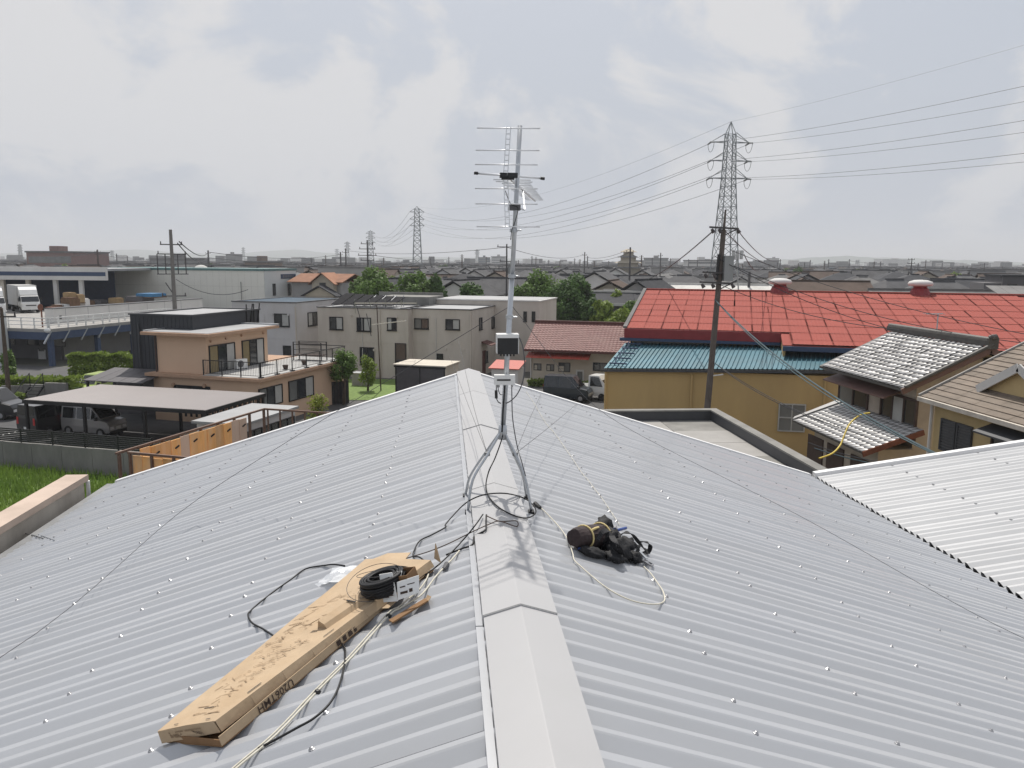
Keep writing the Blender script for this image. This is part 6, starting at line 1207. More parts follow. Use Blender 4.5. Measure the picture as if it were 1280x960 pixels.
# hip part of the skirt at the far side
m = MB(); m.slab([(XL, LY - 0.6, ZL0), (XW, LY - 0.6, ZL1), (XW, LY + 0.1, ZL1 - 0.1), (XL + 0.3, LY - 0.1, ZL0)], (0, 0, 0.07)); m.build('hip_roof', 'tile_grey', r)
c = aty(1185, 392, 31); ta = thing('rooftop_aerial', 'thin television aerial on the ridge of the grey-tiled house', 'aerial', (XRD, c.y, ZRD + 0.3)); m = MB(); m.cyl((0, 0, 0), (0, 0, c.z - ZRD - 0.3), 0.025); m.build('pole', 'galv', ta); m = MB(); m.bar((-0.5, 0, c.z - ZRD - 0.32), (0.2, 0, c.z - ZRD - 0.3), 0.03)
m.build('boom', 'galv', ta)
for k in range(5): m = MB(); m.bar((-0.5 + k * 0.16, -0.25, c.z - ZRD - 0.31), (-0.5 + k * 0.16, 0.25, c.z - ZRD - 0.31), 0.015); m.build('element', 'galv', ta)

# ------------------------------------------------------------------ yellow house with brown shingles
FY = Frame('yellow_house', 'yellow rendered house with a brown shingle roof and small white-edged dormer', 'house', (15.1, 24.0), 0)
r = FY.root; WS = 4.6; HS = 2.3; ZY = 5.85; YL = -11
box_part(r, 'wall', 'yellow_wall', 0.35, YL, 0, 2 * WS - 0.3, -0.25, ZY + 0.05)
m = MB(); m.slab([(0, YL - 0.3, ZY), (WS, YL - 0.3, ZY + HS), (WS, 0, ZY + HS), (0, 0, ZY)], (0, 0, -0.1)); m.slab([(2 * WS, YL - 0.3, ZY), (WS, YL - 0.3, ZY + HS), (WS, 0, ZY + HS), (2 * WS, 0, ZY)], (0, 0, -0.1)); rf = m.build('roof', 'shingle', r)
nco = 20
for k in range(nco):
    t0, t1 = k / nco, (k + 1) / nco; yy = YL - 0.3; sk = random.Random(k)
    m = MB()
    while yy < -0.02:
        y2 = min(yy + 0.9 + sk.uniform(-0.05, 0.05), 0.0); dz = sk.uniform(0, 0.008)
        m.add([(WS * t0 - 0.02, yy, ZY + HS * t0 + 0.022 + dz), (WS * t0 - 0.02, y2 - 0.012, ZY + HS * t0 + 0.022 + dz), (WS * t1, y2 - 0.012, ZY + HS * t1 + 0.006), (WS * t1, yy, ZY + HS * t1 + 0.006), (WS * t0 - 0.02, yy, ZY + HS * t0 - 0.005), (WS * t0 - 0.02, y2 - 0.012, ZY + HS * t0 - 0.005)], [(0, 3, 2, 1), (0, 1, 5, 4)]); yy = y2
    m.build('shingle_course', 'shingle', rf)
m = MB(); m.bar((-0.03, 0.02, ZY + 0.0), (WS, 0.02, ZY + HS + 0.0), 0.06, 0.14); m.build('verge_trim', 'concrete_pale', r)
m = MB(); m.box(-0.12, YL - 0.3, ZY - 0.14, -0.01, 0.0, ZY - 0.01); m.build('gutter', 'parapet', r); m = MB(); m.cyl((0.22, -0.3, 0), (0.22, -0.3, ZY - 0.1), 0.05); m.build('downpipe', 'house_white', r)
for x0, y0, x1, y1 in ((1178, 527, 1194, 563), (1198, 533, 1214, 569)):
    a0, a1, z0, z1 = FY.rect('u', 0.35, x0, y0, x1, y1); lo, hi = sorted((a0, a1)); w_ = window(r, 'u', 0.35, -1, lo, hi, z0, z1, 'coping_dark', ('shutter_grey',), 0.06)
    for k in range(10): z = z0 + (z1 - z0) * (k + 0.5) / 10; box_part(w_, 'louvre', 'shutter_grey', 0.30, lo, z, 0.325, hi, z + 0.05)
a0, z0 = FY.on('u', 0.35, 1258, 552); m = MB(); m.slab([(0.33, a0 - 1.2, z0 + 0.35), (-0.25, a0 - 1.2, z0 + 0.15), (-0.25, a0 + 0.6, z0 + 0.15), (0.33, a0 + 0.6, z0 + 0.35)], (0, 0, 0.05)); m.build('window_hood', 'coping_dark', r); window(r, 'u', 0.35, -1, a0 - 1.1, a0 + 0.5, z0 - 0.9, z0 + 0.05, 'wood_dark', ('glass', 'glass'))
# dormer facing the eave
t_ = 0.18; yd0, _z = FY.on('u', WS * t_, 1224, 505); yd1 = yd0 - 3.1; ym = (yd0 + yd1) / 2; zd = ZY + HS * t_ + 0.05; hd = 0.85; xd = WS * t_; xb = WS * (t_ + hd / HS) + 0.1
m = MB(); m.poly([(xd + 0.12, yd0, zd), (xd + 0.12, ym, zd + hd), (xd + 0.12, yd1, zd)]); m.build('dormer_face', 'yellow_wall', r)
for ya in (yd0, yd1):
    m = MB(); m.slab([(xd - 0.05, ya, zd), (xd - 0.05, ym, zd + hd), (xb, ym, zd + hd), (xd + 0.1, ya, zd)], (0, 0, 0.07)); m.build('dormer_roof', 'shingle', r)
    m = MB(); m.bar((xd - 0.06, ya + (0.08 if ya > ym else -0.08), zd + 0.0), (xd - 0.06, ym, zd + hd + 0.02), 0.05, 0.24); m.build('dormer_bargeboard', 'house_white', r)

# ------------------------------------------------------------------ trees in the middle distance
for px, yt, y, w, mt, sd_, lab, kw in (
    (468, 329, 96, 62, 'leaf', 61, 'broad green tree behind the solar panels', {}),
    (447, 345, 97, 34, 'leaf', 60, 'low green tree tucked beside the broad tree behind the solar panels', {}),
    (522, 326, 98, 50, 'leaf', 62, 'tall leafy tree in line with the far lattice tower', {}),
    (545, 340, 97, 34, 'leaf_dark', 63, 'dark narrow tree next to the tall leafy tree', {}),
    (588, 345, 94, 48, 'leaf_dark', 64, 'round dark tree left of the antenna mast', {}),
    (655, 348, 96, 40, 'leaf', 65, 'leafy tree just right of the antenna mast', {}),
    (678, 337, 98, 60, 'leaf', 66, 'tallest bushy tree of the clump behind the maroon roof', {}),
    (704, 346, 92, 56, 'leaf_dark', 67, 'dark conical tree at the centre of the clump', {}),
    (724, 342, 95, 46, 'leaf_dark', 68, 'dark pointed tree at the right of the clump', {}),
    (738, 372, 90, 34, 'leaf_dark', 69, 'low dark tree at the foot of the clump', {}),
    (758, 370, 88, 40, 'leaf_light', 70, 'yellow-green round tree beside the clump', dict(pointy=0.0)),
    (772, 384, 84, 44, 'leaf_light', 71, 'spreading light green bush above the maroon ridge', dict(pointy=0.0, base_frac=0.15)),
    (796, 372, 90, 36, 'leaf', 72, 'green bush by the red roof verge', dict(pointy=0.0, base_frac=0.15)),
    (771, 360, 100, 18, 'leaf_light', 73, 'slender yellow-green sapling behind the round tree', {})):
    tree('leafy_tree', lab, 'tree', px, yt, y, w, mt, sd_, n=4600, leaf=0.23, **kw)

def px_of(x, y, z=5.0): w_ = Vector((x, y, z)) - EYE; return 640 + FPX * w_.dot(_r) / w_.dot(_f), 480 - FPX * w_.dot(_u) / w_.dot(_f)
def sector(x, y):
    px = px_of(x, y)[0]
    for lim, t in ((133, 'behind the truck terminal'), (330, 'behind the pale warehouse'), (440, 'behind the terracotta house'), (540, 'behind the solar-panel house'), (640, 'behind the pale corner house'), (745, 'behind the tall tree clump'), (820, 'beside the long dark sheds'), (900, 'behind the leaning pole'), (985, 'around the first roof vent'), (1080, 'between the two roof vents'), (1170, 'around the second roof vent')):
        if px < lim: return t
    return 'behind the dark concrete block'
# ------------------------------------------------------------------ poles, pylons
def utility_pole(label, px, ytop, y, lean_px=0, arms=((0.8, 1.8),), mat='pole_concrete', group=None, r=0.17, transformer=False, base_px=None):
    t = aty(px, ytop, y); o = thing('utility_pole', label, 'pole', (t.x, t.y, 0), 0.35, group); ln = Vector((lean_px, 0, 0)); inv = Matrix.Rotation(-0.35, 3, 'Z')
    m = MB(); m.cyl(inv @ -ln, (0, 0, t.z), r, r * 0.6, 8); m.build('shaft', mat, o)
    for d, w in arms:
        z = t.z - d; m = MB(); m.bar((-w / 2, 0.12, z), (w / 2, 0.12, z), 0.1, 0.1); a = m.build('crossarm', 'pole_dark', o)
        for k in (-0.46, 0.0, 0.46): m = MB(); m.cyl((w * k, 0.12, z + 0.05), (w * k, 0.12, z + 0.3), 0.06, 0.05, 6); m.build('insulator', 'insulator', a)
    if transformer:
        m = MB(); m.cyl((0.42, 0, t.z - 4.2), (0.42, 0, t.z - 3.1), 0.26, 0.26, 12); m.build('transformer', 'transformer', o)
    return o, t
pole_pts = {}
GP = 'utility poles across the town'
LBP = 'slim grey utility pole standing among the distant rooftops'
for i, (px, yt) in enumerate(((121.5, 312), (145.5, 317), (159, 320), (231, 320), (260, 313), (389, 322), (407, 319), (425.5, 315), (432, 311), (479.5, 322), (538, 323), (561, 321), (577.5, 318), (648, 325), (665, 320), (670, 321), (686, 325), (718.5, 323), (725, 324), (731, 315), (734.5, 320), (743, 326), (761, 326), (788, 309), (802, 319), (815.5, 322), (826, 316), (838, 323), (861, 324), (872, 325), (928, 330), (972, 328), (975.5, 324), (998, 329), (1006, 328), (1013, 325), (1031, 326), (1036, 324), (1062, 324), (1093, 327), (1101, 327), (1148, 329), (1157.5, 325), (1178, 329), (1204, 332), (1209, 333), (1253, 333), (1271, 335), (700, 326), (608, 321))):
    hz = 326.8 + 0.0073 * (px - 640); dl = max(hz - yt, 3.5); y = min(max(2900 / dl, 105), 480) if dl > 4.2 else 430 + 3 * (i % 9)
    o, t = utility_pole('slim utility pole among the roofs ' + sector(*aty(px, yt, y)[:2]), px, yt, y, arms=((0.7, 1.8), (1.5, 1.6)) if i % 3 == 0 else ((0.9, 1.6),), mat='pole_dark' if i % 3 else 'wood_dark', group='poles ' + sector(*aty(px, yt, y)[:2]), r=0.24 if y < 250 else 0.38); pole_pts[px] = t
utility_pole('utility pole with stacked crossarms rising behind the broad tree', 459, 300, 130, arms=((0.6, 2.0), (1.4, 2.6), (2.4, 3.0), (3.2, 2.2)), mat='pole_dark', transformer=True)
utility_pole('utility pole with a bracket arm seen just left of the antenna mast', 633.5, 305, 112, arms=((0.4, 2.8), (2.4, 2.0), (3.4, 2.4)), mat='pole_dark', transformer=True)
utility_pole('utility pole carrying several crossarms beyond the second roof vent', 1140, 323, 190, arms=((0.3, 2.2), (1.2, 2.6), (2.6, 3.2)), mat='pole_dark', transformer=True)
utility_pole('utility pole with a wide crossarm near the dark concrete block', 1231, 329, 260, arms=((0.4, 4.0), (1.6, 4.0)), mat='pole_dark')
utility_pole('short thick black post beyond the red ridge', 937, 340, 110, arms=(), mat='pole_dark', r=0.28)
utility_pole('weathered utility pole at the foot of the depot bank', 1.5, 385, 57, arms=((0.6, 1.6),), mat='bark', r=0.17)
o, tl_ = utility_pole('tall concrete utility pole with wire frames beside the pale warehouse', 213, 287, 80, arms=((1.4, 2.0), (2.3, 2.6), (6.3, 2.2)), r=0.24)
m = MB()
for x in (-1.3, -0.6, 0.5, 1.2): m.bar((x, 0.1, tl_.z - 4.2), (x, 0.1, tl_.z - 2.3), 0.09)
m.bar((-1.4, 0.1, tl_.z - 4.2), (1.4, 0.1, tl_.z - 4.2), 0.08); m.bar((0.1, 0, tl_.z - 6.4), (-0.7, -0.1, tl_.z - 5.0), 0.08); m.build('switch_frame', 'pole_dark', o)
# pole in front of the factory: it leans to the right
YP = 36.0; tp = aty(907, 262, YP); bp = aty(884, 512, YP); dirp = (tp - bp) / (tp.z - bp.z); base0 = tp - dirp * tp.z
pr_ = thing('utility_pole', 'leaning brown utility pole with a grey transformer in front of the tan factory', 'pole', (base0.x, base0.y, 0))
def pp(z, off=(0, 0, 0)): return dirp * z + Vector(off)
m = MB(); m.cyl((0, 0, 0), pp(tp.z - 0.9), 0.165, 0.11, 10); m.cyl(pp(tp.z - 1.0), pp(tp.z), 0.07, 0.04, 6); m.build('shaft', 'pole_brown', pr_)
def PZ(py): return aty(895, py, YP).z
for py, w0, w1 in ((285, -0.72, 0.62), (341, -0.85, 0.5), (353.5, -0.95, 0.6)):
    z = PZ(py); c = pp(z); m = MB(); m.bar(c + Vector((w0, -0.16, 0.03)), c + Vector((w1, -0.16, -0.03)), 0.09, 0.08); a = m.build('crossarm', 'pole_dark', pr_)
    for w in (w0 + 0.1, w0 * 0.4, w1 - 0.05): m = MB(); m.cyl(c + Vector((w, -0.16, -0.05)), c + Vector((w + 0.1, -0.2, -0.22)), 0.06, 0.09, 8); m.build('insulator', 'insulator', a)
z = PZ(285); m = MB(); m.bar(pp(z - 0.35), pp(z, (0.55, -0.16, -0.05)), 0.05); m.bar(pp(PZ(353) - 0.35), pp(PZ(353), (0.5, -0.16, -0.05)), 0.05); m.build('arm_brace', 'pole_dark', pr_)
c = pp(PZ(336), (0.30, -0.12, 0)); m = MB(); m.box(c.x - 0.21, c.y - 0.2, PZ(351), c.x + 0.21, c.y + 0.2, PZ(321)); m.box(c.x - 0.23, c.y - 0.22, PZ(321), c.x + 0.23, c.y + 0.22, PZ(321) + 0.05); m.build('transformer', 'transformer', pr_)
c = pp(PZ(318), (0.72, 0, 0)); m = MB()
for k in range(3): m.cyl(c + Vector((0.16 * k - 0.1, 0, -0.2)), c + Vector((0.2 * k - 0.15, 0.05, 0.18)), 0.07, 0.09, 8)
m.bar(pp(PZ(330), (0.25, 0, 0)), c, 0.06); m.bar(c + Vector((0, 0, -0.2)), pp(PZ(362), (0.95, 0, 0)), 0.05); m.build('cutout_switch', 'truck_box', pr_)
m = MB(); m.bar(pp(PZ(470)), pp(PZ(467), (0.5, -0.3, 0)), 0.05); m.build('step_bolt', 'house_white', pr_)
m = MB(); m.cyl(pp(PZ(350), (-0.16, -0.12, 0)), pp(PZ(318), (-0.16, -0.12, 0)), 0.07); m.build('riser_pipe', 'black_plastic', pr_)

def pylon(label, px, ytop, y, arms, base_w, top_w, name='transmission_tower', rot=0.12, th=0.2, full=True, zb=0.0):
    t = aty(px, ytop, y); Hh = t.z; o = thing(name, label, 'pylon', (t.x, t.y, 0), rot); za = [aty(px, a, y).z for a, _ in arms]; zl = min(za); zh = max(za) + 0.04 * Hh
    def hw(z): return (base_w + (top_w * 1.12 - base_w) * z / zl) / 2 if z < zl else (top_w * 1.12 + (top_w * 0.85 - top_w * 1.12) * (z - zl) / (zh - zl)) / 2
    lv = [0.0]; 
    while lv[-1] < zl - 0.5: lv.append(min(lv[-1] + max(hw(lv[-1]) * 1.5, 1.4), zl))
    k = max(2, int((zh - zl) / 1.9)); lv += [zl + (zh - zl) * (i + 1) / k for i in range(k)]
    def corner(i, z): s = ((-1, -1), (1, -1), (1, 1), (-1, 1))[i % 4]; w = hw(z); return Vector((s[0] * w, s[1] * w, z))
    for i in range(4):
        m = MB()
        for a, b in zip(lv[:-1], lv[1:]): m.bar(corner(i, a), corner(i, b), th)
        m.bar(corner(i, lv[-1]), (0, 0, Hh), th * 0.7); m.build('leg', 'pylon', o)
    m = MB()
    for a, b in zip(lv[:-1], lv[1:]):
        for i in range(4):
            m.bar(corner(i, a), corner(i + 1, b), th * 0.5); m.bar(corner(i + 1, a), corner(i, b), th * 0.5); m.bar(corner(i, b), corner(i + 1, b), th * 0.55)
    m.build('lattice', 'pylon', o); tips = []
    for (a, w), z in zip(arms, za):
        m = MB(); hw_ = hw(z)
        for s in (-1, 1):
            tip = Vector((s * w / 2, 0, z))
            for yy in (-hw_, hw_): m.bar((s * hw_, yy, z), tip, th * 0.8); m.bar((s * hw_, yy, z + 1.8 * w / 8), tip, th * 0.6)
            m.bar((s * hw_, -hw_, z), (s * w * 0.35, hw_ * 0.3, z), th * 0.5)
            tips.append(tip)
        m.build('crossarm', 'pylon', o)
        if full:
            for s in (-1, 1):
                for dy in (-1, 1):
                    e = Vector((s * w / 2, dy * 1.6, z - 0.25)); m = MB(); m.cyl((s * w / 2, 0, z), e, 0.20, 0.16, 6); m.build('insulator_string', 'transformer', o)
                m = MB(); m.tube([(s * w / 2, 1.6 * math.cos(q), z - 0.25 - 1.7 * math.sin(q)) for q in [math.pi * i / 8 for i in range(9)]], 0.045, 4); m.build('jumper', 'wire', o)
    R3 = Matrix.Rotation(rot, 3, 'Z'); return o, [o.location + R3 @ tp_ for tp_ in tips], o.location + Vector((0, 0, Hh)), R3
PY, tips, peak, R3 = pylon('tall steel lattice transmission tower rising behind the red roof', 914, 152, 160, ((178, 7.9), (201, 7.7), (223, 7.9)), 5.2, 1.9, th=0.16, rot=0.05)
P2_, tips2, peak2, _q = pylon('distant steel lattice tower standing above the leafy tree', 521, 258, 430, ((265, 7.6), (274, 7.6), (282, 7.6)), 5.4, 2.6, rot=0.1, th=0.30, full=False)
for px, yt, y, lab in ((463, 288, 800, 'faint far lattice tower behind the stacked-crossarm pole'), (434, 302, 1250, 'very faint lattice tower left of the twin poles'), (421, 311, 1700, 'hazy small lattice tower just left of the fainter one'), (140, 313, 1700, 'hazy squat lattice tower above the depot roofs'), (24.5, 305, 1500, 'hazy thin lattice mast above the brown hall'), (596.5, 312, 1500, 'faint lattice tower beside the antenna rods'), (304, 309, 1900, 'pale hazy lattice tower left of the low hill'), (1072, 326, 1500, 'hazy lattice tower before the right hand hills'), (1108, 326, 1600, 'hazy lattice tower right of its twin before the hills')):
    zt_ = aty(px, yt, y).z; pylon(lab, px, yt, y, tuple((yt + (326 - yt) * f, 9) for f in (0.10, 0.25, 0.40)), 7, 3.2, th=0.5 if y < 1000 else 0.8, full=False)

# ------------------------------------------------------------------ wires
def wire(label, a, b, drop, r, mat='wire', group=None, n=16):
    m = MB(); m.tube(sag(a, b, drop, n), r, 5); return tag(m.build('overhead_wire', mat), label, 'wire', group)
GW = 'high voltage lines from the tower'
for i, tp_ in enumerate(tips):
    s = -1 if i % 2 == 0 else 1; q = Vector((82 + s * 4, -70, tp_.z)); wire('high voltage line running from the tall tower out past the roof', tp_ + R3 @ Vector((0, -1.6, -0.25)), q, 5.5, 0.028, 'wire_grey', GW, 30)
    wire('high voltage line sagging from the tall tower to the distant tower', tp_ + R3 @ Vector((0, 1.6, -0.25)), tips2[i], 9.0, 0.045, 'wire_pale', 'high voltage lines between the towers', 30)
wire('thin earth wire from the tall tower peak out past the roof', peak, Vector((82, -70, peak.z)), 4.0, 0.018, 'wire_pale', None, 30); wire('thin earth wire from the tall tower peak to the distant tower', peak, peak2, 7.0, 0.025, 'wire_pale', None, 30)
for tt in tips2: wire('faint line leading away from the distant tower', tt, aty(463, 292, 800) + Vector((0, 0, (tt.z - 34) * 0.8)), 9, 0.07, 'wire_pale', 'faint lines beyond the distant tower')
def W3(px, py, y): return aty(px, py, y)
wire('upper cable from the leaning pole arm sloping down right', W3(923, 289, 36), W3(975, 326, 70), 0.5, 0.022)
wire('lower cable from the leaning pole arm sloping down right', W3(905, 287, 36), W3(972, 331, 70), 0.5, 0.022)
wire('cable from the pole switch sloping down right', W3(930, 318, 36), W3(952, 336, 60), 0.4, 0.022)
wire('cable from the leaning pole arm going left behind the red roof', W3(890, 290, 36), W3(788, 352, 105), 0.8, 0.03)
wire('cable crossing the red roof between the two vents', W3(893, 320, 36), W3(1300, 440, 30), 0.9, 0.016)
wire('cable crossing the red roof toward the aerial', W3(912, 330, 36), W3(1300, 431, 28), 0.55, 0.016)
wire('cable crossing the red roof highest', W3(912, 312, 36), W3(1300, 421, 26), 0.35, 0.014)
wire('cable crossing the lower left of the red roof', W3(896, 354, 36), W3(1125, 412, 30), 0.35, 0.016)
c_ = wire('thick service cable from the leaning pole down across the tiled house', W3(894, 375, 36), W3(1180, 572, 17.5), 0.5, 0.028, 'cable_green', None, 24)
wire('thinner service cable running under the thick one', W3(893, 374, 36), W3(1190, 578, 17), 0.62, 0.016, 'cable_green', None, 24)
wire('service cable from low on the pole across the tan wall', W3(890, 451, 36), W3(1030, 528, 24), 0.25, 0.014)
wire('second low service cable across the tan wall', W3(891, 452, 36), W3(1080, 545, 25), 0.3, 0.014)
wire('pair of cables strung low before the tiled house', W3(1018, 560, 22), W3(1190, 590, 19), 0.15, 0.018, 'cable_green')
wire('cable strung across the tiled house below the yellow tube', W3(1010, 553, 23), W3(1185, 584, 20), 0.2, 0.014)
m = MB(); m.tube(spline([W3(1087, 516, 22.0), W3(1075, 519, 21.8), W3(1062, 530, 21.5), W3(1055, 545, 21.2), W3(1050, 557, 21), W3(1040, 567, 20.6), W3(1024, 573, 20.3)], 5), 0.024, 7); tag(m.build('cable_guard', 'yellow_tube', None, True), 'curved yellow plastic cable guard hanging from the service cable', 'tube')
wire('cable from the tall concrete pole off to the right', W3(224, 302, 80), W3(260, 316, 200), 1.0, 0.06); wire('lower cable from the tall concrete pole off to the right', W3(222, 304, 80), W3(260, 320, 200), 1.6, 0.06)
wire('cable between the poles over the warehouse roof', W3(260, 315, 200), W3(425.5, 318, 300), 1.5, 0.07); wire('lower cable between the poles over the warehouse', W3(260, 322, 220), W3(389, 325, 320), 1.0, 0.07)
wire('cable drooping over the pale warehouse wall', W3(220, 349, 79), W3(310, 362, 76), 0.9, 0.025)
wire('long cable spanning the town behind the trees', W3(432, 313, 215), W3(633.5, 309, 112), 0.9, 0.035); wire('lower long cable spanning the town behind the trees', W3(459, 318, 130), W3(561, 324, 260), 0.6, 0.04)
wire('cable from the mast-side pole to the right hand poles', W3(633.5, 309, 112), W3(731, 318, 200), 1.2, 0.035); wire('cable between the poles right of the tree clump', W3(734.5, 322, 230), W3(788, 311, 160), 0.8, 0.04)
wire('lower cable between the poles right of the tree clump', W3(734.5, 325, 230), W3(788, 315, 160), 0.8, 0.04)
wire('cable between the poles far right', W3(1062, 326, 500), W3(1157.5, 328, 420), 1.5, 0.08); wire('cable along the poles above the dark concrete block', W3(1157.5, 327, 420), W3(1231, 331, 260), 1.2, 0.08); wire('cable above the depot roofs', W3(60, 318, 300), W3(121.5, 314, 220), 1.0, 0.06); wire('second cable above the depot roofs', W3(121.5, 315, 220), W3(159, 322, 300), 0.6, 0.06)

# ------------------------------------------------------------------ the town
tr_ = random.Random(77)
def roof_gable(w, d, h, rise, ov=0.45):
    m = MB(); x, y = w / 2 + ov, d / 2 + ov; e = h - 0.05; t = 0.14
    for s in (-1, 1): m.slab([(-x, s * y, e), (x, s * y, e), (x, 0, e + rise), (-x, 0, e + rise)], (0, 0, t))
    m.box(-x, -0.15, e + rise + t - 0.02, x, 0.15, e + rise + t + 0.14); return m
def roof_hip(w, d, h, rise, ov=0.5):
    m = MB(); x, y = w / 2 + ov, d / 2 + ov; e = h - 0.05; k = max(w / 2 - d / 2, 0.4)
    m.add([(-x, -y, e), (x, -y, e), (x, y, e), (-x, y, e), (-k, 0, e + rise), (k, 0, e + rise), (-x, -y, e - 0.15), (x, -y, e - 0.15), (x, y, e - 0.15), (-x, y, e - 0.15)], [(0, 1, 5, 4), (1, 2, 5), (2, 3, 4, 5), (3, 0, 4), (0, 6, 7, 1), (1, 7, 8, 2), (2, 8, 9, 3), (3, 9, 6, 0), (9, 8, 7, 6)])
    m.box(-k, -0.14, e + rise - 0.05, k, 0.14, e + rise + 0.16); return m
def roof_flat(w, d, h, rise):
    m = MB(); x, y = w / 2 + 0.08, d / 2 + 0.08
    for b in ((-x, -y, h, x, -y + 0.25, h + 0.35), (-x, y - 0.25, h, x, y, h + 0.35), (-x, -y + 0.25, h, -x + 0.25, y - 0.25, h + 0.35), (x - 0.25, -y + 0.25, h, x, y - 0.25, h + 0.35), (-x + 0.25, -y + 0.25, h, x - 0.25, y - 0.25, h + 0.05)): m.box(*b)
    return m
PROTO = []
def proto(label, kind, w, d, h, rise, rmat, wmat):
    rm = {'gable': roof_gable, 'hip': roof_hip, 'flat': roof_flat}[kind](w, d, h, rise).mesh('roof', rmat)
    m = MB(); m.box(-w / 2, -d / 2, 0, w / 2, d / 2, h - 0.02 if kind != 'flat' else h)
    if kind == 'gable':
        for s in (-1, 1): m.slab([(s * w / 2, -d / 2, h - 0.02), (s * w / 2, d / 2, h - 0.02), (s * w / 2, 0, h - 0.05 + rise * d / (d + 0.9))], (-s * 0.1, 0, 0))
    wmh = m.mesh('wall', wmat); wins = []
    for lev in range(max(1, int(h / 2.7))):
        z = 0.9 + lev * 2.75
        for f in (-0.3, 0.08, 0.33):
            if w * abs(f) < w / 2 - 0.8: wins.append((w * f, -d / 2, z, 0)); 
        wins.append((w / 2, -d * 0.15, z, 1))
    PROTO.append((label, rm, wmh, wins, w, d, h))
gm_ = MB(); gm_.box(-0.8, -0.04, 0, 0.8, 0.02, 1.15); PANE = gm_.mesh('window', 'glass')
proto('two-storey town house with a grey hipped tile roof and cream walls', 'hip', 10, 7.6, 5.6, 2.0, 'roof_grey', 'wall_cream')
proto('two-storey town house with a grey gabled tile roof and white walls', 'gable', 9.5, 7.2, 5.6, 2.2, 'roof_grey', 'wall_white')
proto('town house with a dark slate gabled roof and grey walls', 'gable', 9, 7, 5.6, 2.0, 'roof_slate', 'wall_grey')
proto('low old town house with a wide grey hipped roof and brown walls', 'hip', 12, 8.5, 3.4, 2.3, 'roof_grey', 'wall_brown')
proto('town house with a brown gabled roof and cream walls', 'gable', 9, 7.4, 5.4, 2.1, 'roof_brown', 'wall_cream')
proto('town house with a dark hipped roof and white walls', 'hip', 9.5, 8, 5.8, 1.9, 'roof_slate', 'wall_white')
proto('flat-roofed concrete block of flats in the town', 'flat', 11, 8, 7.5, 0, 'roof_pale', 'wall_grey')
proto('long low workshop with a pale metal roof in the town', 'gable', 20, 9, 4.2, 1.3, 'roof_pale', 'wall_grey')
proto('long low workshop with a white metal roof in the town', 'gable', 16, 8, 4.0, 1.1, 'roof_white', 'wall_dark')
proto('town house with a pale grey hipped roof and brown walls', 'hip', 9, 7.5, 5.4, 1.8, 'roof_pale', 'wall_brown')
proto('town house with a blue-grey metal roof and cream walls', 'gable', 9, 7, 5.5, 1.7, 'roof_blue', 'wall_cream')
proto('long dark shed with white roof edges', 'gable', 20, 8, 3.6, 0.9, 'roof_slate', 'wall_dark')
WEIGHT = [18, 14, 14, 22, 10, 10, 3, 1, 1, 4, 3, 0]
SHORT = ['grey hip-roofed cream house', 'grey gabled white house', 'slate gabled grey house', 'low brown house with wide grey roof', 'brown gabled cream house', 'dark hip-roofed white house', 'flat-roofed concrete block', 'long pale-roofed workshop', 'long white-roofed workshop', 'pale hip-roofed brown house', 'blue-grey gabled cream house', 'long dark shed']
def place_house(k, x, y, rot, group=None, label=None, wins=True, scale=1.0):
    lab, rm, wm_, ws, w, d, h = PROTO[k]; o = thing('town_house' if k not in (6, 7, 8) else ('town_block' if k == 6 else 'town_workshop'), label or lab, 'house' if k not in (6, 7, 8) else 'building', (x, y, 0), rot, group)
    o.scale = (scale, scale, scale); link('wall', wm_, o); link('roof', rm, o)
    if wins:
        for wx, wy, wz, side in ws:
            c = link('window', PANE, o); c.location = (wx, wy, wz); c.rotation_euler = (0, 0, math.pi / 2 if side else 0)
    return o
used = []
def free(x, y, rad): return all((x - a) ** 2 + (y - b) ** 2 > (rad + c) ** 2 for a, b, c in used)
def keep(x, y, rad): used.append((x, y, rad))
for t_ob in [ob for ob in COL.objects if ob.parent is None and ob.get('category') == 'tree']: keep(t_ob.location.x, t_ob.location.y, 2.0)
# houses that stand out
def special(k, px, ytop_roof, y, rot, label, sc=1.0):
    lab, rm, wm_, ws, w, d, h = PROTO[k]; p = aty(px, 330, y); o = place_house(k, p.x, p.y, math.radians(rot), None, label, True, sc)
    top = max(v.co.z for v in rm.vertices); zt_ = aty(px, ytop_roof, y).z; s = zt_ / top; o.scale = (sc, sc, max(min(s, 1.35), 0.7)); keep(p.x, p.y, max(w, d) * 0.5 * sc); return o
tc_ = Frame('terracotta_house', 'cream house with a pale terracotta roof and two front gables', 'house', aty(365, 360, 116)[:2], -20)
r = tc_.root; zR = aty(395, 343.5, 114).z; zE = aty(395, 354, 112).z; uW = tc_.on('v', 0, 426, 355)[0]
box_part(r, 'wall', 'wall_grey', 0, 0, 0, uW, 7, zE); m = MB(); m.slab([(-0.5, -0.5, zE), (uW + 0.5, -0.5, zE), (uW + 0.5, 3.5, zR), (-0.5, 3.5, zR)], (0, 0, 0.12)); m.slab([(-0.5, 7.5, zE), (uW + 0.5, 7.5, zE), (uW + 0.5, 3.5, zR), (-0.5, 3.5, zR)], (0, 0, 0.12)); m.build('roof', 'roof_terracotta', r)
ua, ub = tc_.on('v', -1, 390, 360)[0], tc_.on('v', -1, 417, 360)[0]; um = (ua + ub) / 2; box_part(r, 'bay_wall', 'wall_cream', ua, -1.0, 0, ub, -0.02, zE)
m = MB(); m.poly([(ua, -1.0, zE), (ub, -1.0, zE), (um, -1.0, zE + 1.25)]); m.build('gable', 'wall_cream', r)
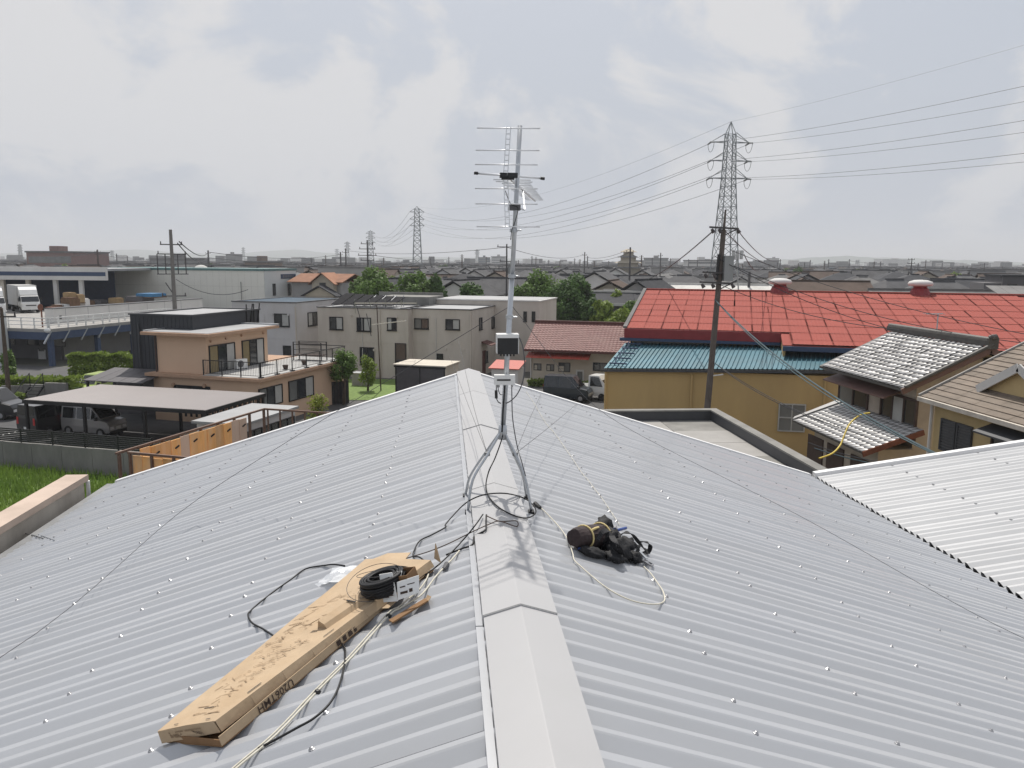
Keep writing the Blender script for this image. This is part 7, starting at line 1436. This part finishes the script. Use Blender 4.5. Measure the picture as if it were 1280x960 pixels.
for s_, e_ in ((ua - 0.4, um), (ub + 0.4, um)): m = MB(); m.slab([(s_, -1.4, zE - 0.25), (e_, -1.4, zE + 1.3), (e_, 2.5, zE + 1.3), (s_, 2.5, zE - 0.25)], (0, 0, 0.12)); m.build('gable_roof', 'roof_terracotta', r)
u3, u4 = tc_.on('v', -3, 378, 368)[0], tc_.on('v', -3, 418, 368)[0]; z3 = aty(398, 371, 109).z; m = MB(); m.poly([(u3, -2.6, z3), (u4, -2.6, z3), ((u3 + u4) / 2, -2.6, z3 + 1.2)]); m.build('porch_gable', 'wall_cream', r); box_part(r, 'porch_wall', 'wall_cream', u3 + 0.3, -2.58, 0, u4 - 0.3, -1.02, z3)
for s_ in (u3 - 0.3, u4 + 0.3): m = MB(); m.slab([(s_, -3.0, z3 - 0.1), ((u3 + u4) / 2, -3.0, z3 + 1.3), ((u3 + u4) / 2, -1.0, z3 + 1.3), (s_, -1.0, z3 - 0.1)], (0, 0, 0.12)); m.build('porch_roof', 'roof_slate', r)
c = link('window', PANE, r); c.location = (um, -1.02, zE - 1.1); c.scale = (0.6, 1, 1)
keep(tc_.o.x + 3, tc_.o.y + 3, 7)
special(6, 433, 333, 180, -20, 'flat building with a faded red front behind the terracotta house', 0.9)
special(2, 486, 347, 118, 66, 'gabled house with a cream end wall between the two big trees', 0.8)
special(0, 563, 348, 125, -20, 'hipped house between the leafy tree and the dark round tree', 0.95)
special(1, 621, 346, 118, -24, 'gabled house partly hidden by the antenna mast', 0.9)
special(4, 768, 349, 118, 70, 'brown-roofed gabled house beside the long dark sheds', 1.0)
o = special(11, 855, 354, 103, -18, 'long dark shed with white roof edges left of the leaning pole', 1.0); box_part(o, 'eave_trim', 'roof_white', -10.4, -4.56, 3.5, 10.4, -4.46, 3.75); box_part(o, 'ridge_trim', 'roof_white', -10.4, -0.2, 4.6, 10.4, 0.2, 4.78)
o = special(11, 806, 356, 100, -18, 'long dark shed with white roof edges nearest the tree clump', 1.0); box_part(o, 'eave_trim', 'roof_white', -10.4, -4.56, 3.5, 10.4, -4.46, 3.75); box_part(o, 'ridge_trim', 'roof_white', -10.4, -0.2, 4.6, 10.4, 0.2, 4.78)
special(8, 885, 354, 112, -12, 'white-roofed workshop just behind the red ridge', 1.0)
special(8, 1000, 355, 120, -8, 'white-roofed workshop right of the first roof vent', 1.1)
special(4, 1030, 350, 108, -15, 'broad brown-roofed house just over the red ridge', 1.25)
special(9, 1080, 345, 140, -30, 'pale house roof with a bright side behind the brown roof', 1.0)
special(2, 812, 348, 104, 52, 'house with a steep brown-grey roof beside the red verge', 0.85)
special(3, 1120, 347, 120, 20, 'wide grey-roofed house near the second roof vent', 1.1)
special(3, 1175, 343, 112, -25, 'wide hipped grey house right of the second roof vent', 1.2)
special(7, 1200, 361, 84, -12, 'low metal roofed shed along the far side of the red roof', 0.9)
cb = Frame('concrete_block', 'dark weathered concrete two-storey block at the right edge of the town', 'building', aty(1254, 345, 100)[:2], -22)
zT = aty(1254, 345.5, 100).z; box_part(cb.root, 'wall', 'wall_dark', 0, 0, 0, 10, 9, zT); box_part(cb.root, 'coping', 'roof_slate', -0.15, -0.15, zT, 10.2, 9.2, zT + 0.2); box_part(cb.root, 'wing', 'wall_dark', -2.0, 0.6, 0, -0.02, 8, zT - 0.9)
for k in range(5): window(cb.root, 'v', 0, -1, 0.6 + k * 1.9, 1.7 + k * 1.9, zT - 2.3, zT - 1.0, 'wood_dark', ('glass',))
keep(cb.o.x + 4, cb.o.y + 4, 8)
pb = Frame('pale_shed', 'pale metal-roofed shed at the end of the red roof', 'shed', aty(1262, 378, 66)[:2], -20)
zT = aty(1262, 376, 66).z; box_part(pb.root, 'wall', 'wall_cream', 0, 0, 0, 9, 6, zT - 0.1)
for k in range(9): m = MB(); m.slab([(k * 1.0 - 0.3, -0.5, zT), (k * 1.0 + 0.68, -0.5, zT), (k * 1.0 + 0.68, 6.3, zT + 1.1), (k * 1.0 - 0.3, 6.3, zT + 1.1)], (0, 0, 0.06)); m.build('roof_sheet', 'roof_pale', pb.root)
keep(pb.o.x + 4, pb.o.y + 3, 6)
# a tiered tower block and larger far buildings
tw_ = thing('tiered_building', 'cream building with stacked projecting roofs rising above the town', 'building', aty(785, 340, 300)[:2] .to_3d() if hasattr(aty(785, 340, 300)[:2], 'to_3d') else (aty(785, 340, 300).x, 300, 0), -0.3)
zT = aty(785, 314, 300).z; wd_ = 9.0
for k in range(4):
    z0 = zT * (0.45 + 0.14 * k); z1 = zT * (0.45 + 0.14 * (k + 1)); w = wd_ / 2 - k * 0.9; box_part(tw_, 'storey', 'wall_cream', -w, -w * 0.8, z0 if k else 0, w, w * 0.8, z1 - 0.4); m = MB(); m.add([(-w - 1.3, -w - 0.6, z1 - 0.5), (w + 1.3, -w - 0.6, z1 - 0.5), (w + 1.3, w + 0.6, z1 - 0.5), (-w - 1.3, w + 0.6, z1 - 0.5), (-w * 0.5, 0, z1 + 0.7), (w * 0.5, 0, z1 + 0.7)], [(0, 1, 5, 4), (1, 2, 5), (2, 3, 4, 5), (3, 0, 4), (3, 2, 1, 0)]); m.build('tier_roof', 'wall_cream' if k % 2 else 'roof_pale', tw_)
def slab_block(label, x0, x1, ytop, y, mat, rot=-0.1, floors=5, depth=14):
    a = aty(x0, ytop, y); b = aty(x1, ytop, y); w = (b - a).length; o = thing('apartment_block', label, 'building', ((a.x + b.x) / 2, y, 0), rot); h = a.z
    box_part(o, 'wall', mat, -w / 2, 0, 0, w / 2, depth, h); box_part(o, 'roof', 'roof_pale', -w / 2 - 0.4, -0.4, h, w / 2 + 0.4, depth + 0.4, h + 0.6)
    box_part(o, 'roof_house', mat, -w * 0.1, 3, h + 0.6, w * 0.1, 9, h + 2.6)
    for f in range(floors): box_part(o, 'window_band', 'glass_grey', -w / 2 + 0.8, -0.1, h * (f + 0.35) / floors, w / 2 - 0.8, -0.01, h * (f + 0.75) / floors)
    keep((a.x + b.x) / 2, y + 5, w * 0.5); return o
slab_block('long pale apartment block on the horizon left of the leaning pole', 860, 897, 326, 520, 'wall_white', -0.1, 4)
slab_block('greyish apartment block on the horizon beside the tiered building', 806, 835, 323, 700, 'wall_grey', -0.2, 5)
slab_block('wide pale slab block on the horizon before the right hills', 1103, 1138, 324.5, 1500, 'wall_white', 0.0, 8, 30)
slab_block('tall narrow block on the horizon near the right hills', 964, 974, 323, 1300, 'wall_grey', 0.0, 8, 20)
slab_block('white block on the horizon behind the mast', 614, 632, 321, 900, 'wall_white', -0.1, 6, 20)
slab_block('blue-grey block on the horizon left of the mast', 598, 612, 322, 1000, 'roof_blue', -0.1, 6, 20)
slab_block('dark round-shouldered tower block on the far left horizon', 282, 294, 318, 900, 'wall_dark', -0.1, 8, 22)
slab_block('low brown hall on the horizon behind the truck terminal', 30, 93, 315.5, 330, 'hall_brown', -0.15, 2, 25)
slab_block('low dark school block beyond the warehouse', 186, 250, 323, 480, 'wall_dark', -0.1, 2, 15)
slab_block('tan flat hall beyond the warehouse end', 305, 335, 328, 330, 'wall_brown', -0.2, 2, 15)
wd2 = aty(251, 332, 230); m = MB(); m.blob((0, 0, 7.2), (1.9, 1.9, 1.3), 1, 0.02, 1, 16, 10); m.cyl((0, 0, 0), (0, 0, 7.2), 1.8, 1.8, 16); o = tag(m.build('storage_dome', 'roof_white', None, True), 'white domed storage tank beyond the warehouse', 'tank'); o.location = (wd2.x, wd2.y, 0)

cand = []; a20 = math.radians(-20); cu, su = math.cos(a20), math.sin(a20)
for i in range(-70, 75):
    for j in range(2, 130):
        x0, y0 = i * 12.6 + tr_.uniform(-1.8, 1.8) + (4 if (i // 5) % 2 else 0), j * 11.6 + tr_.uniform(-1.5, 1.5)
        x, y = x0 * cu - y0 * su, x0 * su + y0 * cu
        if y < 60 or y > 1000: continue
        px, py = px_of(x, y); d = math.hypot(x, y)
        if px < -60 or px > 1340: continue
        near = 150 if px < 150 else (150 if px < 380 else (104 if px < 640 else (108 if px < 840 else 98)))
        if d < near or tr_.random() < 0.10: continue
        cand.append((d, x, y))
cand.sort(); nh = 0; mass = {}; far_tree = []
sil = [(crown_mesh('crown', mt, 200 + k, 2.6, 2.6, 2.6, 700, 0.42, 12), trunk_mesh(2.6, 0.16, k, 2)) for k, mt in enumerate(('leaf', 'leaf_dark', 'leaf_light'))]
for d, x, y in cand:
    k = tr_.choices(range(len(PROTO)), WEIGHT)[0]; w, dd = PROTO[k][4], PROTO[k][5]; rad = (w + dd) / 4 * 0.92
    if not free(x, y, rad): continue
    rot = a20 + tr_.choice((0, math.pi / 2)) + tr_.uniform(-0.06, 0.06)
    if tr_.random() < 0.10 and len(far_tree) < 60 and d < 420:
        kk_ = tr_.randrange(3); s = tr_.uniform(0.8, 1.35); o = thing('town_tree', ('round green tree among roofs ', 'dark evergreen tree among roofs ', 'light green tree among roofs ')[kk_] + sector(x, y), 'tree', (x, y, 0), tr_.uniform(0, 6), ('green trees ', 'evergreens ', 'light trees ')[kk_] + sector(x, y)); o.scale = (s, s, s)
        c = link('crown', sil[kk_][0], o); c.location = (0, 0, 4.2); link('trunk', sil[kk_][1], o); far_tree.append(o); keep(x, y, 2.5); continue
    keep(x, y, rad)
    if nh < 290: sc_ = sector(x, y) + (', first rows' if d < 170 else (', middle rows' if d < 240 else ', far rows')); lb_ = SHORT[k] + ' ' + sc_; place_house(k, x, y, rot, ('houses ' + sc_ + ' ' + str(k)), lb_, d < 230, tr_.uniform(0.92, 1.08)); nh += 1
    else:
        mt4 = Matrix.Translation((x, y, 0)) @ Matrix.Rotation(rot, 4, 'Z')
        for me in (PROTO[k][1], PROTO[k][2]):
            mb = mass.setdefault(me.materials[0].name, MB()); mb.add([mt4 @ v.co for v in me.vertices], [tuple(p.vertices) for p in me.polygons])
for nm, mb in mass.items(): tag(mb.build('distant_houses', nm), 'mass of small roofs and walls filling the far town', 'houses', kind='stuff')
fm_ = MB(); fl_ = MB(); fx = random.Random(12)
for k in range(2600):
    y = 950 + 5200 * fx.random() ** 1.6; px = fx.uniform(-80, 1360); p = aty(px, 330, y); w = fx.uniform(6, 16); h = fx.choice((5, 6, 7, 8, 8, 10, 14)) * fx.uniform(0.8, 1.1); (fm_ if fx.random() < 0.6 else fl_).box(p.x - w / 2, y, 0, p.x + w / 2, y + 9, h)
tag(fm_.build('distant_houses', 'roof_grey'), 'dark smudge of the farthest rooftops below the hills', 'houses', kind='stuff'); tag(fl_.build('distant_houses', 'wall_white'), 'pale specks of the farthest buildings below the hills', 'houses', kind='stuff')

# ------------------------------------------------------------------ hills on the horizon
def hills(pts, y, depth):
    m = MB(); fine = []
    for i in range(len(pts) - 1):
        for k in range(10):
            t = k / 10; t2 = t * t * (3 - 2 * t); px = pts[i][0] + (pts[i + 1][0] - pts[i][0]) * t; py = pts[i][1] + (pts[i + 1][1] - pts[i][1]) * t2; fine.append((px, py - 1.0 * mnoise.noise(Vector((px * 0.06, y, 0)))))
    n = len(fine)
    for px, py in fine: p = aty(px, py, y); m.v += [(p.x, y - depth, -2), (p.x, y - depth * 0.45, max(p.z, 0) * 0.6), (p.x, y, p.z), (p.x, y + depth, -2)]
    for i in range(n - 1):
        for k in range(3): m.f.append((i * 4 + k, i * 4 + 4 + k, i * 4 + 5 + k, i * 4 + 1 + k))
    tag(m.build('hills', 'hill', None, True), kind='structure')
hills([(-60, 318), (40, 316), (110, 313), (170, 312), (230, 316), (290, 318), (330, 314), (370, 312), (410, 316), (450, 322), (520, 321), (600, 322), (700, 324)], 5600, 900)
hills([(860, 330), (930, 328), (985, 324), (1020, 321.5), (1060, 320), (1100, 322), (1150, 323), (1200, 325), (1260, 327.5), (1340, 329)], 3900, 600)

# ------------------------------------------------------------------ summer haze
hzm = bpy.data.materials.new('haze'); hzm.use_nodes = True; nt = hzm.node_tree; nt.nodes.clear(); ho = nt.nodes.new('ShaderNodeOutputMaterial'); pv = nt.nodes.new('ShaderNodeVolumePrincipled')
pv.inputs['Color'].default_value = (0.94, 0.965, 1.0, 1); pv.inputs['Density'].default_value = 0.00030; pv.inputs['Anisotropy'].default_value = 0.1; nt.links.new(pv.outputs[0], ho.inputs['Volume']); M['haze'] = hzm
hb = MB(); hb.box(-9300, -400, -3, 9300, 11300, 160); tag(hb.build('haze', 'haze'), kind='stuff')
